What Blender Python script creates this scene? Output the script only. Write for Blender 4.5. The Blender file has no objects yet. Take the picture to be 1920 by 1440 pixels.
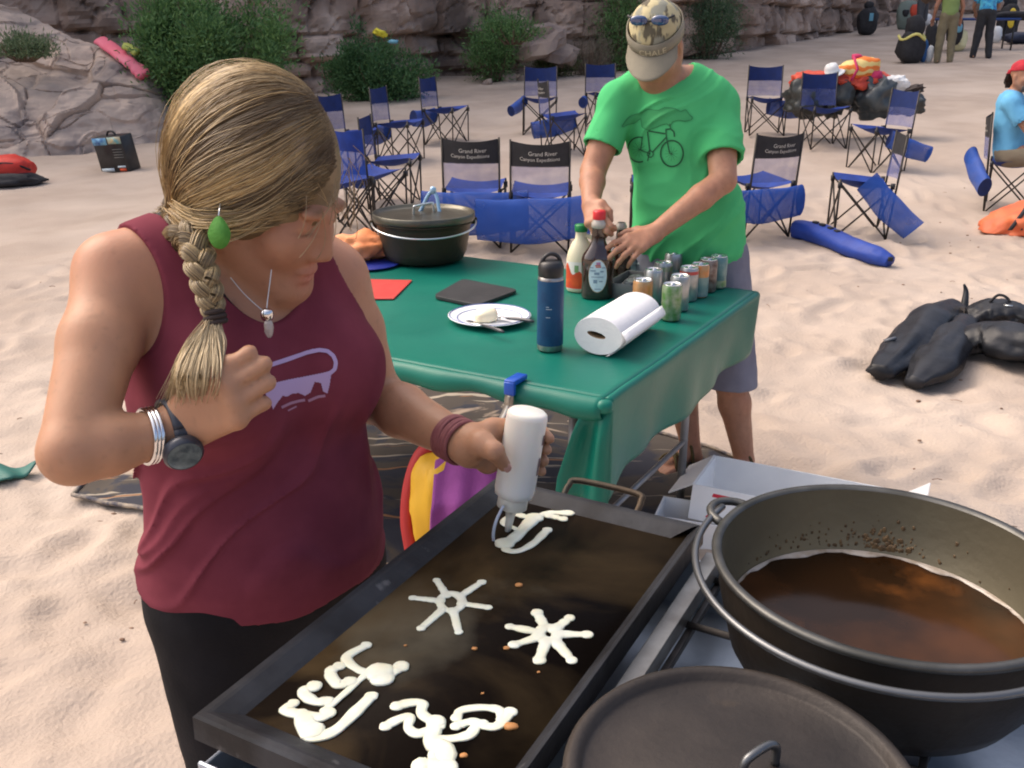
import bpy, math, random
import numpy as np
from mathutils import Vector, Matrix
from mathutils.bvhtree import BVHTree

random.seed(7)
RNG = np.random.default_rng(11)
SC = bpy.context.scene
COL = SC.collection

# ------------------------------------------------------------ camera, sky, sun, exposure
PITCH, FPX, CH = math.radians(20.0), 1780.0, 1.55
CAM = bpy.data.cameras.new('camera')
CAM.sensor_fit = 'HORIZONTAL'
CAM.sensor_width = 36.0
CAM.lens = 36.0 * FPX / 1920.0
CAM.clip_start, CAM.clip_end = 0.05, 400
camo = bpy.data.objects.new('camera', CAM)
camo.location = (0, 0, CH)
camo.rotation_euler = (math.pi / 2 - PITCH, 0, 0)
COL.objects.link(camo)
SC.camera = camo

SUN_EL, SUN_AZ = math.radians(48), math.radians(-62)     # azimuth from +Y towards +X
world = bpy.data.worlds.new('World')
SC.world = world
world.use_nodes = True
wn = world.node_tree
sky = wn.nodes.new('ShaderNodeTexSky')
sky.sky_type = 'NISHITA'
sky.sun_disc = False
sky.sun_elevation = SUN_EL
sky.sun_rotation = SUN_AZ
sky.dust_density = 7.0
sky.air_density = 0.7
sky.ozone_density = 0.2
wn.links.new(sky.outputs[0], wn.nodes['Background'].inputs[0])
wn.nodes['Background'].inputs[1].default_value = 0.15
sl = bpy.data.lights.new('sun', 'SUN')
sl.energy = 0.62
sl.angle = math.radians(150)
sl.color = (1.0, 0.88, 0.74)
sun = bpy.data.objects.new('sun', sl)
sd = Vector((math.sin(SUN_AZ) * math.cos(SUN_EL), math.cos(SUN_AZ) * math.cos(SUN_EL), math.sin(SUN_EL)))
sun.rotation_euler = sd.to_track_quat('Z', 'Y').to_euler()
COL.objects.link(sun)
SC.view_settings.view_transform = 'Standard'
SC.view_settings.look = 'None'
SC.view_settings.gamma = 1.0
SC.view_settings.use_curve_mapping = False
SC.view_settings.exposure = 0.99
SC.cycles.max_bounces = 8
SC.cycles.transparent_max_bounces = 12
SC.cycles.use_denoising = True
SC.cycles.filter_width = 2.0

# ------------------------------------------------------------ places: pixel of the photo + depth -> metres
CP, SP = math.cos(PITCH), math.sin(PITCH)
def ray(px, py):
    x, y = (px - 960) / FPX, (py - 720) / FPX
    return np.array([x, CP - y * SP, -(SP + y * CP)])
O = np.array([0, 0, CH])
def W(px, py, Z): return O + ray(px, py) * Z
def at_z(px, py, z):
    r = ray(px, py)
    return O + r * ((z - CH) / r[2])
def base_height(x, y):
    s = np.logaddexp(0, (np.asarray(y, float) - 7.5) / 0.8) * 0.8
    return 0.062 * s + 0.02 * np.asarray(x, float) * np.clip((np.asarray(y, float) - 6) / 5, 0, 1) * np.clip(1.3 - np.abs(x) / 60, 0, 1)
def G(px, py):
    r = ray(px, py)
    t = np.linspace(0.5, 70, 6000)
    p = O[None] + r[None] * t[:, None]
    i = np.argmax(p[:, 2] < base_height(p[:, 0], p[:, 1]))
    return p[i]
def gz(x, y): return float(base_height(x, y))
def on_ground(x, y): return np.array([x, y, gz(x, y)])

# ------------------------------------------------------------ numpy noise
_T = RNG.random(4096)
def _h(i, j, k): return _T[(i * 73 + j * 179 + k * 283 + (i * j) % 57 * 31 + (j * k) % 43 * 17) % 4096]
def vnoise(p, seed=0):
    p = np.asarray(p, float) + seed * 17.31
    f = np.floor(p).astype(int)
    t = p - f
    t = t * t * (3 - 2 * t)
    r = 0
    for a in (0, 1):
        for b in (0, 1):
            for c in (0, 1):
                w = np.where(a, t[..., 0], 1 - t[..., 0]) * np.where(b, t[..., 1], 1 - t[..., 1]) * np.where(c, t[..., 2], 1 - t[..., 2])
                r = r + w * _h(f[..., 0] + a, f[..., 1] + b, f[..., 2] + c)
    return r * 2 - 1
def fbm(p, oct=4, seed=0, gain=0.5):
    r, a = 0, 1.0
    p = np.asarray(p, float)
    for o in range(oct):
        r = r + a * vnoise(p * 2.03 ** o, seed + o * 3)
        a *= gain
    return r
def worley(p, seed=0):
    p = np.asarray(p, float)
    f = np.floor(p).astype(int)
    d1 = np.full(p.shape[:-1], 9.0)
    d2 = d1.copy()
    cid = np.zeros(p.shape[:-1])
    for a in (-1, 0, 1):
        for b in (-1, 0, 1):
            for c in (-1, 0, 1):
                i, j, k = f[..., 0] + a, f[..., 1] + b, f[..., 2] + c
                q = np.stack([i + _h(i + seed, j, k), j + _h(i, j + 7 + seed, k), k + _h(i, j, k + 13 + seed)], -1)
                d = np.linalg.norm(p - q, axis=-1)
                near = d < d1
                d2 = np.where(near, d1, np.minimum(d2, d))
                cid = np.where(near, _h(i + 5, j + 3, k + seed), cid)
                d1 = np.where(near, d, d1)
    return d1, d2, cid

# ------------------------------------------------------------ materials
MATS = {}
def new_mat(name):
    m = bpy.data.materials.new(name)
    m.use_nodes = True
    return m, m.node_tree, m.node_tree.nodes['Principled BSDF']
def mat(name, c1, rough=0.6, c2=None, scale=8.0, detail=4, lo=0.35, hi=0.65, metal=0.0, bump=0.0, bscale=60.0, sss=0.0, spec=0.5,
        stretch=(1, 1, 1), rough2=None, trans=0.0, alpha=1.0, coat=0.0, sheen=0.0, c3=None, scale3=3.0, emit=0, distort=0.0, lo3=0.45, hi3=0.7):
    if name in MATS: return MATS[name]
    m, t, b = new_mat(name)
    N, Lk = t.nodes.new, t.links.new
    tc = N('ShaderNodeTexCoord')
    mp = N('ShaderNodeMapping')
    mp.inputs['Scale'].default_value = stretch
    Lk(tc.outputs['Object'], mp.inputs[0])
    b.inputs['Base Color'].default_value = (*c1, 1)
    b.inputs['Roughness'].default_value = rough
    b.inputs['Metallic'].default_value = metal
    b.inputs['Specular IOR Level'].default_value = spec
    if sss:
        b.inputs['Subsurface Weight'].default_value = sss
        b.inputs['Subsurface Radius'].default_value = (1, 0.35, 0.2)
        b.inputs['Subsurface Scale'].default_value = 0.012
    b.inputs['Transmission Weight'].default_value = trans
    b.inputs['Coat Weight'].default_value = coat
    if sheen:
        b.inputs['Sheen Weight'].default_value = sheen
    if alpha < 1: b.inputs['Alpha'].default_value = alpha
    if c2 is not None:
        nz = N('ShaderNodeTexNoise')
        nz.inputs['Scale'].default_value = scale
        nz.inputs['Detail'].default_value = detail
        nz.inputs['Distortion'].default_value = distort
        Lk(mp.outputs[0], nz.inputs['Vector'])
        r = N('ShaderNodeMapRange')
        r.inputs['From Min'].default_value, r.inputs['From Max'].default_value = lo, hi
        Lk(nz.outputs[0], r.inputs[0])
        mx = N('ShaderNodeMix')
        mx.data_type = 'RGBA'
        mx.inputs[6].default_value = (*c1, 1)
        mx.inputs[7].default_value = (*c2, 1)
        Lk(r.outputs[0], mx.inputs[0])
        out = mx.outputs[2]
        if c3 is not None:
            n3 = N('ShaderNodeTexNoise')
            n3.inputs['Scale'].default_value = scale3
            n3.inputs['Detail'].default_value = 6
            Lk(mp.outputs[0], n3.inputs['Vector'])
            r3 = N('ShaderNodeMapRange')
            r3.inputs['From Min'].default_value, r3.inputs['From Max'].default_value = lo3, hi3
            Lk(n3.outputs[0], r3.inputs[0])
            m3 = N('ShaderNodeMix')
            m3.data_type = 'RGBA'
            m3.inputs[7].default_value = (*c3, 1)
            Lk(out, m3.inputs[6])
            Lk(r3.outputs[0], m3.inputs[0])
            out = m3.outputs[2]
        Lk(out, b.inputs['Base Color'])
        if rough2 is not None:
            rr = N('ShaderNodeMapRange')
            rr.inputs['To Min'].default_value, rr.inputs['To Max'].default_value = rough, rough2
            Lk(r.outputs[0], rr.inputs[0])
            Lk(rr.outputs[0], b.inputs['Roughness'])
    if bump:
        nb = N('ShaderNodeTexNoise')
        nb.inputs['Scale'].default_value = bscale
        nb.inputs['Detail'].default_value = 5
        Lk(mp.outputs[0], nb.inputs['Vector'])
        bp = N('ShaderNodeBump')
        bp.inputs['Strength'].default_value = bump
        bp.inputs['Distance'].default_value = 0.01
        Lk(nb.outputs[0], bp.inputs['Height'])
        Lk(bp.outputs[0], b.inputs['Normal'])
    MATS[name] = m
    return m
def attr_mat(name, rough=0.6, attr='Col', sss=0.0, bump=0.0, bscale=80, spec=0.5, noise=0.0, nscale=20, transl=0.0, aniso=0.0):
    if name in MATS: return MATS[name]
    m, t, b = new_mat(name)
    N, Lk = t.nodes.new, t.links.new
    a = N('ShaderNodeAttribute')
    a.attribute_name = attr
    out = a.outputs['Color']
    if noise:
        nz = N('ShaderNodeTexNoise'); nz.inputs['Scale'].default_value = nscale; nz.inputs['Detail'].default_value = 6
        tc = N('ShaderNodeTexCoord'); Lk(tc.outputs['Object'], nz.inputs['Vector'])
        r = N('ShaderNodeMapRange'); r.inputs['From Min'].default_value = 0.3; r.inputs['From Max'].default_value = 0.7
        r.inputs['To Min'].default_value = 1 - noise; r.inputs['To Max'].default_value = 1 + noise
        Lk(nz.outputs[0], r.inputs[0])
        v = N('ShaderNodeVectorMath'); v.operation = 'SCALE'
        Lk(out, v.inputs[0]); Lk(r.outputs[0], v.inputs['Scale'])
        out = v.outputs[0]
    Lk(out, b.inputs['Base Color'])
    b.inputs['Roughness'].default_value = rough
    b.inputs['Specular IOR Level'].default_value = spec
    b.inputs['Anisotropic'].default_value = aniso
    if sss:
        b.inputs['Subsurface Weight'].default_value = sss
        b.inputs['Subsurface Radius'].default_value = (1, 0.35, 0.2)
        b.inputs['Subsurface Scale'].default_value = 0.012
    if bump:
        nb = N('ShaderNodeTexNoise'); nb.inputs['Scale'].default_value = bscale; nb.inputs['Detail'].default_value = 5
        tc = N('ShaderNodeTexCoord'); Lk(tc.outputs['Object'], nb.inputs['Vector'])
        bp = N('ShaderNodeBump'); bp.inputs['Strength'].default_value = bump; bp.inputs['Distance'].default_value = 0.01
        Lk(nb.outputs[0], bp.inputs['Height']); Lk(bp.outputs[0], b.inputs['Normal'])
    if transl:
        tr = N('ShaderNodeBsdfTranslucent'); Lk(out, tr.inputs[0])
        ms = N('ShaderNodeMixShader'); ms.inputs[0].default_value = transl
        Lk(b.outputs[0], ms.inputs[1]); Lk(tr.outputs[0], ms.inputs[2])
        Lk(ms.outputs[0], t.nodes['Material Output'].inputs[0])
    MATS[name] = m
    return m
def mesh_fabric(name, c, see=0.45, rough=0.7):
    """woven net cloth: partly see-through"""
    if name in MATS: return MATS[name]
    m, t, b = new_mat(name)
    N, Lk = t.nodes.new, t.links.new
    b.inputs['Base Color'].default_value = (*c, 1); b.inputs['Roughness'].default_value = rough
    tp = N('ShaderNodeBsdfTransparent')
    ms = N('ShaderNodeMixShader')
    nz = N('ShaderNodeTexNoise'); nz.inputs['Scale'].default_value = 7
    tc = N('ShaderNodeTexCoord'); Lk(tc.outputs['Object'], nz.inputs['Vector'])
    r = N('ShaderNodeMapRange'); r.inputs['From Min'].default_value = 0.3; r.inputs['From Max'].default_value = 0.7
    r.inputs['To Min'].default_value = see - 0.12; r.inputs['To Max'].default_value = see + 0.12
    Lk(nz.outputs[0], r.inputs[0]); Lk(r.outputs[0], ms.inputs[0])
    Lk(b.outputs[0], ms.inputs[1]); Lk(tp.outputs[0], ms.inputs[2])
    Lk(ms.outputs[0], t.nodes['Material Output'].inputs[0])
    MATS[name] = m
    return m

# ------------------------------------------------------------ mesh building
def mesh_from(name, V, F, smooth=True, cols=None):
    V = np.asarray(V, float)
    me = bpy.data.meshes.new(name)
    if isinstance(F, np.ndarray) and F.ndim == 2:
        n, k = F.shape
        me.vertices.add(len(V)); me.vertices.foreach_set('co', V.astype(np.float32).ravel())
        me.loops.add(n * k); me.loops.foreach_set('vertex_index', F.astype(np.int32).ravel())
        me.polygons.add(n)
        me.polygons.foreach_set('loop_start', np.arange(0, n * k, k, dtype=np.int32))
        me.update(calc_edges=True)
        me.validate()
    else:
        me.from_pydata([tuple(v) for v in V], [], [tuple(int(i) for i in f) for f in F])
    me.polygons.foreach_set('use_smooth', [bool(smooth)] * len(me.polygons))
    if cols is not None:
        ca = me.color_attributes.new('Col', 'FLOAT_COLOR', 'POINT')
        c4 = np.ones((len(V), 4), np.float32); c4[:, :3] = cols
        ca.data.foreach_set('color', c4.ravel())
    me.update()
    return me
def tag(o, label=None, cat=None, group=None, kind=None):
    if label: o['label'] = label
    if cat: o['category'] = cat
    if group: o['group'] = group
    if kind: o['kind'] = kind
    return o
def thing(name, label, cat, loc=(0, 0, 0), rz=0.0, group=None):
    o = bpy.data.objects.new(name, None)
    o.empty_display_size = 0.1
    o.location = tuple(loc); o.rotation_euler = (0, 0, rz)
    COL.objects.link(o)
    return tag(o, label, cat, group)
def link(name, me, m, parent=None, local=False, auto=None, bevel=0.0, solid=0.0, sub=0):
    """link a mesh; with a parent the mesh is in world metres unless local=True"""
    o = bpy.data.objects.new(name, me)
    COL.objects.link(o)
    for mm in (m if isinstance(m, (list, tuple)) else [m]):
        if mm: me.materials.append(mm)
    if parent is not None:
        o.parent = parent
        if not local:
            p, top = parent, None
            M = Matrix.Identity(4)
            while p is not None:
                M = p.matrix_parent_inverse @ p.matrix_basis @ M if p.parent else p.matrix_basis @ M
                p = p.parent
            o.matrix_parent_inverse = M.inverted()
    if solid:
        s = o.modifiers.new('solid', 'SOLIDIFY'); s.thickness = solid; s.offset = 0
    if bevel:
        s = o.modifiers.new('bevel', 'BEVEL'); s.width = bevel; s.segments = 2; s.limit_method = 'ANGLE'
    if sub:
        s = o.modifiers.new('sub', 'SUBSURF'); s.levels = sub; s.render_levels = sub
    return o
class MB:
    """collects shapes into one mesh"""
    def __init__(s): s.V, s.F, s.n, s.mi = [], [], 0, []
    def add(s, V, F, mi=0):
        s.V.append(np.asarray(V, float))
        s.F += [tuple(i + s.n for i in f) for f in F]
        s.mi += [mi] * len(F)
        s.n += len(V)
        return s
    def box(s, c, size, R=None, mi=0):
        c = np.asarray(c, float); h = np.asarray(size, float) / 2
        v = np.array([[x, y, z] for x in (-1, 1) for y in (-1, 1) for z in (-1, 1)], float) * h
        if R is not None: v = v @ np.asarray(R, float).T
        return s.add(v + c, [(0, 1, 3, 2), (4, 6, 7, 5), (0, 4, 5, 1), (2, 3, 7, 6), (0, 2, 6, 4), (1, 5, 7, 3)], mi)
    def tube(s, pts, r, n=8, closed=False, mi=0, cap=True):
        P = np.asarray(pts, float); k = len(P)
        r = np.broadcast_to(np.asarray(r, float), (k,))
        T = np.gradient(P, axis=0) if not closed else np.roll(P, -1, 0) - np.roll(P, 1, 0)
        T /= np.linalg.norm(T, axis=1)[:, None] + 1e-12
        ref = np.array([0, 0, 1.0]) if abs(T[0][2]) < 0.9 else np.array([1.0, 0, 0])
        u = np.cross(T[0], ref); u /= np.linalg.norm(u)
        rings = []
        for i in range(k):
            u = u - T[i] * np.dot(u, T[i]); u /= np.linalg.norm(u) + 1e-12
            w = np.cross(T[i], u)
            a = np.arange(n) / n * 2 * math.pi
            rings.append(P[i] + r[i] * (np.cos(a)[:, None] * u + np.sin(a)[:, None] * w))
        F = []
        for i in range(k if closed else k - 1):
            j = (i + 1) % k
            for a in range(n):
                b = (a + 1) % n
                F.append((i * n + a, i * n + b, j * n + b, j * n + a))
        if cap and not closed:
            F.append(tuple(range(n))[::-1]); F.append(tuple((k - 1) * n + a for a in range(n)))
        return s.add(np.concatenate(rings), F, mi)
    def lathe(s, prof, n=32, c=(0, 0, 0), R=None, mi=0, sx=1.0, sy=1.0, cap=False):
        V, F = [], []
        for r, z in prof:
            for a in range(n):
                t = a / n * 2 * math.pi
                V.append((r * math.cos(t) * sx, r * math.sin(t) * sy, z))
        k = len(prof)
        for i in range(k - 1):
            for a in range(n):
                b = (a + 1) % n
                F.append((i * n + a, i * n + b, (i + 1) * n + b, (i + 1) * n + a))
        if cap and prof[0][0] > 1e-6: F.append(tuple(range(n))[::-1])
        if cap and prof[-1][0] > 1e-6: F.append(tuple((k - 1) * n + a for a in range(n)))
        V = np.array(V)
        if R is not None: V = V @ np.asarray(R, float).T
        return s.add(V + np.asarray(c, float), F, mi)
    def grid(s, P, mi=0, flip=False):
        P = np.asarray(P, float); a, b = P.shape[:2]
        F = []
        for i in range(a - 1):
            for j in range(b - 1):
                f = (i * b + j, i * b + j + 1, (i + 1) * b + j + 1, (i + 1) * b + j)
                F.append(f[::-1] if flip else f)
        return s.add(P.reshape(-1, 3), F, mi)
    def poly(s, pts, mi=0): return s.add(pts, [tuple(range(len(pts)))], mi)
    def mesh(s, name='mesh', smooth=True):
        me = mesh_from(name, np.concatenate(s.V), s.F, smooth)
        if any(s.mi): me.polygons.foreach_set('material_index', s.mi)
        return me
    def obj(s, name, m, parent=None, smooth=True, **k):
        o = link(name, s.mesh(name, smooth), m, parent, **k)
        return o
def auto_smooth(o, deg=40):
    o.data.set_sharp_from_angle(angle=math.radians(deg)) if hasattr(o.data, 'set_sharp_from_angle') else None
    return o
def rot_from(z, x=None):
    """rotation matrix whose columns are x, y, z with z given"""
    z = np.asarray(z, float); z = z / np.linalg.norm(z)
    x = np.array([1.0, 0, 0]) if x is None else np.asarray(x, float)
    if abs(np.dot(x, z)) > 0.95: x = np.array([0, 1.0, 0])
    x = x - z * np.dot(x, z); x /= np.linalg.norm(x)
    return np.stack([x, np.cross(z, x), z], 1)
def unit(v):
    v = np.asarray(v, float)
    return v / np.linalg.norm(v)
def smooth_path(pts, n=40, closed=False):
    """Catmull-Rom through the points"""
    P = np.asarray(pts, float)
    k = len(P)
    Q = np.concatenate([P[-1:], P, P[:2]]) if closed else np.concatenate([2 * P[:1] - P[1:2], P, 2 * P[-1:] - P[-2:-1]])
    segs = k if closed else k - 1
    t = np.linspace(0, segs, n, endpoint=not closed)
    i = np.minimum(t.astype(int), segs - 1); f = (t - i)[:, None]
    a, b, c, d = Q[i], Q[i + 1], Q[i + 2], Q[i + 3]
    return 0.5 * (2 * b + (c - a) * f + (2 * a - 5 * b + 4 * c - d) * f ** 2 + (3 * b - a - 3 * c + d) * f ** 3)
def strands(paths, rad, cols=None, name='strands'):
    """many thin three-sided hairs: paths (N,S,3)"""
    P = np.asarray(paths, float); n, S = P.shape[:2]
    T = np.gradient(P, axis=1); T /= np.linalg.norm(T, axis=2, keepdims=True) + 1e-12
    ref = np.array([0.3, 0.2, 0.93])
    u = np.cross(T, ref); u /= np.linalg.norm(u, axis=2, keepdims=True) + 1e-12
    w = np.cross(T, u)
    r = np.broadcast_to(np.asarray(rad, float), (n, S))[..., None]
    V = np.stack([P + r * (math.cos(a) * u + math.sin(a) * w) for a in (0, 2.094, 4.189)], 2).reshape(-1, 3)
    base = (np.arange(n)[:, None] * S + np.arange(S - 1)[None]).ravel() * 3
    F = np.concatenate([np.stack([base + a, base + (a + 1) % 3, base + 3 + (a + 1) % 3, base + 3 + a], 1) for a in range(3)])
    c = None if cols is None else np.repeat(np.asarray(cols, float).reshape(n, -1, 3).repeat(S if np.asarray(cols).ndim == 2 else 1, 1).reshape(-1, 3), 3, 0)
    return mesh_from(name, V, F, True, c)

# ------------------------------------------------------------ signed-distance modelling for bodies and cloth
class SDF:
    def __init__(s): s.p = []
    def copy(s):
        q = SDF(); q.p = list(s.p); return q
    def cone(s, a, b, ra, rb, k=0.02, flat=None, fs=1.0):
        a, b = np.asarray(a, float), np.asarray(b, float)
        c = (a + b) / 2; R = np.linalg.norm(b - a) / 2 + max(ra, rb) * max(1, 1)
        ba = b - a; bb = ba @ ba + 1e-12
        n = None if flat is None else unit(flat)
        def f(P):
            q = P - a
            if n is not None:
                d = q @ n; bn = ba @ n
                t = np.clip((q @ ba) / bb, 0, 1)
                v = q - t[:, None] * ba
                v = v + ((v @ n) * (1 / fs - 1))[:, None] * n
                return (np.sqrt((v * v).sum(1)) - (ra + (rb - ra) * t)) * min(1, fs) ** 0.5
            t = np.clip((q @ ba) / bb, 0, 1)
            v = q - t[:, None] * ba
            return np.sqrt((v * v).sum(1)) - (ra + (rb - ra) * t)
        s.p.append((f, c, R, k, 1)); return s
    def chain(s, pts, rad, k=0.02, flat=None, fs=1.0):
        for i in range(len(pts) - 1): s.cone(pts[i], pts[i + 1], rad[i], rad[i + 1], k, flat, fs)
        return s
    def ell(s, c, r, R=None, k=0.02, sub=False):
        c, r = np.asarray(c, float), np.asarray(r, float)
        A = np.eye(3) if R is None else np.asarray(R, float)
        def f(P):
            q = (P - c) @ A
            k0 = np.sqrt(((q / r) ** 2).sum(1)); k1 = np.sqrt(((q / r ** 2) ** 2).sum(1)) + 1e-9
            return k0 * (k0 - 1) / k1
        s.p.append((f, c, r.max(), k, -1 if sub else 1)); return s
    def ball(s, c, r, k=0.02, sub=False): return s.ell(c, (r, r, r), None, k, sub)
    def __call__(s, P, margin=0.07):
        d = np.full(len(P), 1.0)
        for f, c, R, k, sg in s.p:
            m = np.nonzero(((P - c) ** 2).sum(1) < (R + margin) ** 2)[0]
            if not len(m): continue
            x = f(P[m]); y = d[m]
            if sg > 0:
                h = np.maximum(k - np.abs(x - y), 0) / k
                d[m] = np.minimum(x, y) - h * h * k * 0.25
            else:
                x = -x
                h = np.maximum(k - np.abs(x - y), 0) / k
                d[m] = np.maximum(x, y) + h * h * k * 0.25
        return d
    def bounds(s, pad=0.03):
        lo = np.min([c - R for f, c, R, k, g in s.p if g > 0], 0) - pad
        hi = np.max([c + R for f, c, R, k, g in s.p if g > 0], 0) + pad
        return lo, hi
def extract(f, lo, hi, h, relax=2):
    """naive surface nets over a sparse grid -> verts, quads"""
    B = 8
    lo = np.asarray(lo, float)
    nb = np.ceil((np.asarray(hi) - lo) / (h * B)).astype(int) + 1
    n = nb * B
    ci = np.stack(np.meshgrid(*[np.arange(k) for k in nb], indexing='ij'), -1).reshape(-1, 3)
    cc = lo + (ci * B + (B - 1) / 2) * h
    dv = f(cc)
    act = np.abs(dv) < B * h * 1.25
    vol = np.where(dv < 0, -1.0, 1.0).reshape(nb)
    vol = vol.repeat(B, 0).repeat(B, 1).repeat(B, 2).astype(np.float32)
    off = np.stack(np.meshgrid(*[np.arange(B)] * 3, indexing='ij'), -1).reshape(-1, 3)
    ac = ci[act]
    for s in range(0, len(ac), 600):
        gi = (ac[s:s + 600, None] * B + off[None]).reshape(-1, 3)
        vol[gi[:, 0], gi[:, 1], gi[:, 2]] = f(lo + gi * h)
    sg = vol < 0
    cnt = np.zeros(n - 1, np.int8)
    corners = [(a, b, c) for a in (0, 1) for b in (0, 1) for c in (0, 1)]
    for a, b, c in corners: cnt += sg[a:n[0] - 1 + a, b:n[1] - 1 + b, c:n[2] - 1 + c]
    cells = np.argwhere((cnt > 0) & (cnt < 8))
    idx = np.full(n - 1, -1, np.int64)
    idx[cells[:, 0], cells[:, 1], cells[:, 2]] = np.arange(len(cells))
    val = {c: vol[cells[:, 0] + c[0], cells[:, 1] + c[1], cells[:, 2] + c[2]].astype(float) for c in corners}
    acc = np.zeros((len(cells), 3)); num = np.zeros(len(cells))
    for c in corners:
        for ax in range(3):
            if c[ax]: continue
            d = list(c); d[ax] = 1; d = tuple(d)
            v0, v1 = val[c], val[d]
            m = (v0 < 0) != (v1 < 0)
            t = np.where(m, v0 / np.where(m, v0 - v1, 1), 0)
            p = np.tile(np.array(c, float), (len(cells), 1)); p[:, ax] = t
            acc += p * m[:, None]; num += m
    V = lo + (cells + acc / np.maximum(num, 1)[:, None]) * h
    Q = []
    for ax in range(3):
        sl0 = [slice(1, -1)] * 3; sl1 = [slice(1, -1)] * 3
        sl0[ax] = slice(0, -1); sl1[ax] = slice(1, None)
        e = np.argwhere(sg[tuple(sl0)] != sg[tuple(sl1)])
        o = np.array([1, 1, 1]); o[ax] = 0
        e = e + o
        u, w = (ax + 1) % 3, (ax + 2) % 3
        eu = np.zeros(3, int); eu[u] = 1; ew = np.zeros(3, int); ew[w] = 1
        def g(q):
            return idx[q[:, 0], q[:, 1], q[:, 2]]
        ok = (e < (n - 1)).all(1); e = e[ok]
        q = np.stack([g(e), g(e - eu), g(e - eu - ew), g(e - ew)], 1)
        neg = sg[e[:, 0], e[:, 1], e[:, 2]]
        q[~neg] = q[~neg][:, ::-1]
        Q.append(q[(q >= 0).all(1)])
    F = np.concatenate(Q)
    E = np.concatenate([F[:, [0, 1]], F[:, [1, 2]], F[:, [2, 3]], F[:, [3, 0]]])
    deg = np.bincount(E.ravel(), minlength=len(V))[:, None]
    for it in range(relax):
        for lam in (0.55, -0.5):
            S = np.zeros_like(V)
            for k in range(3):
                S[:, k] = np.bincount(E[:, 0], V[E[:, 1], k], len(V)) + np.bincount(E[:, 1], V[E[:, 0], k], len(V))
            V = V + lam * (S / np.maximum(deg, 1) - V)
    return V, F
def sdf_mesh(name, f, lo, hi, h, relax=2, cols=None):
    V, F = extract(f, lo, hi, h, relax)
    return mesh_from(name, V, F, True, cols(V) if cols else None)
def bvh(me): 
    return BVHTree.FromPolygons([v.co.copy() for v in me.vertices], [tuple(p.vertices) for p in me.polygons])
def cast_pixels(tree, pix, lift=0.0015):
    """place drawing points on a built surface"""
    out = []; last = None
    for p in pix:
        r = Vector(ray(*p)).normalized()
        h, nn, i, d = tree.ray_cast(Vector(O), r)
        if h is None: h = last if last is not None else Vector(W(p[0], p[1], 1))
        else: h = h - r * lift; last = h
        out.append(np.array(h))
    return np.array(out)
def print_lines(tree, lines, width, lift=0.0015):
    """lines drawn on cloth: flat ribbons lying on the surface"""
    mb = MB()
    for ln in lines:
        pts, wd = (ln[0], ln[1]) if isinstance(ln, tuple) else (ln, width)
        P = np.asarray(pts, float)
        seg = np.linalg.norm(np.diff(P, axis=0), axis=1); t = np.concatenate([[0], np.cumsum(seg)])
        s = np.linspace(0, t[-1], max(2, int(t[-1] / 4) + 1))
        P = np.stack([np.interp(s, t, P[:, 0]), np.interp(s, t, P[:, 1])], 1)
        d = np.gradient(P, axis=0); d /= np.linalg.norm(d, axis=1)[:, None] + 1e-9
        nrm = np.stack([-d[:, 1], d[:, 0]], 1) * wd / 2
        mb.grid(np.stack([cast_pixels(tree, P - nrm, lift), cast_pixels(tree, P + nrm, lift)], 0))
    return mb
def print_area(tree, poly, step=5, lift=0.001):
    """filled drawing on cloth: small squares inside the outline"""
    P = np.asarray(poly, float)
    def inside(x, y):
        c = False; j = len(P) - 1
        for i in range(len(P)):
            if (P[i, 1] > y) != (P[j, 1] > y) and x < (P[j, 0] - P[i, 0]) * (y - P[i, 1]) / (P[j, 1] - P[i, 1]) + P[i, 0]: c = not c
            j = i
        return c
    mb = MB(); vi = {}; V = []; F = []
    x0, y0 = P.min(0); x1, y1 = P.max(0)
    def vid(a, b):
        if (a, b) not in vi:
            vi[(a, b)] = len(V); V.append((x0 + a * step, y0 + b * step))
        return vi[(a, b)]
    for a in range(int((x1 - x0) / step) + 1):
        for b in range(int((y1 - y0) / step) + 1):
            if inside(x0 + (a + .5) * step, y0 + (b + .5) * step):
                F.append((vid(a, b), vid(a + 1, b), vid(a + 1, b + 1), vid(a, b + 1)))
    mb.add(cast_pixels(tree, V, lift), F)
    return mb
def text_mesh(body, size, spacing=1.0):
    cu = bpy.data.curves.new('lettering', 'FONT')
    cu.body = body; cu.size = size; cu.align_x = 'CENTER'; cu.resolution_u = 2; cu.space_line = 0.8 * spacing
    o = bpy.data.objects.new('lettering', cu)
    COL.objects.link(o)
    dg = bpy.context.evaluated_depsgraph_get(); dg.update()
    me = bpy.data.meshes.new_from_object(o.evaluated_get(dg))
    bpy.data.objects.remove(o)
    return me
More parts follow.
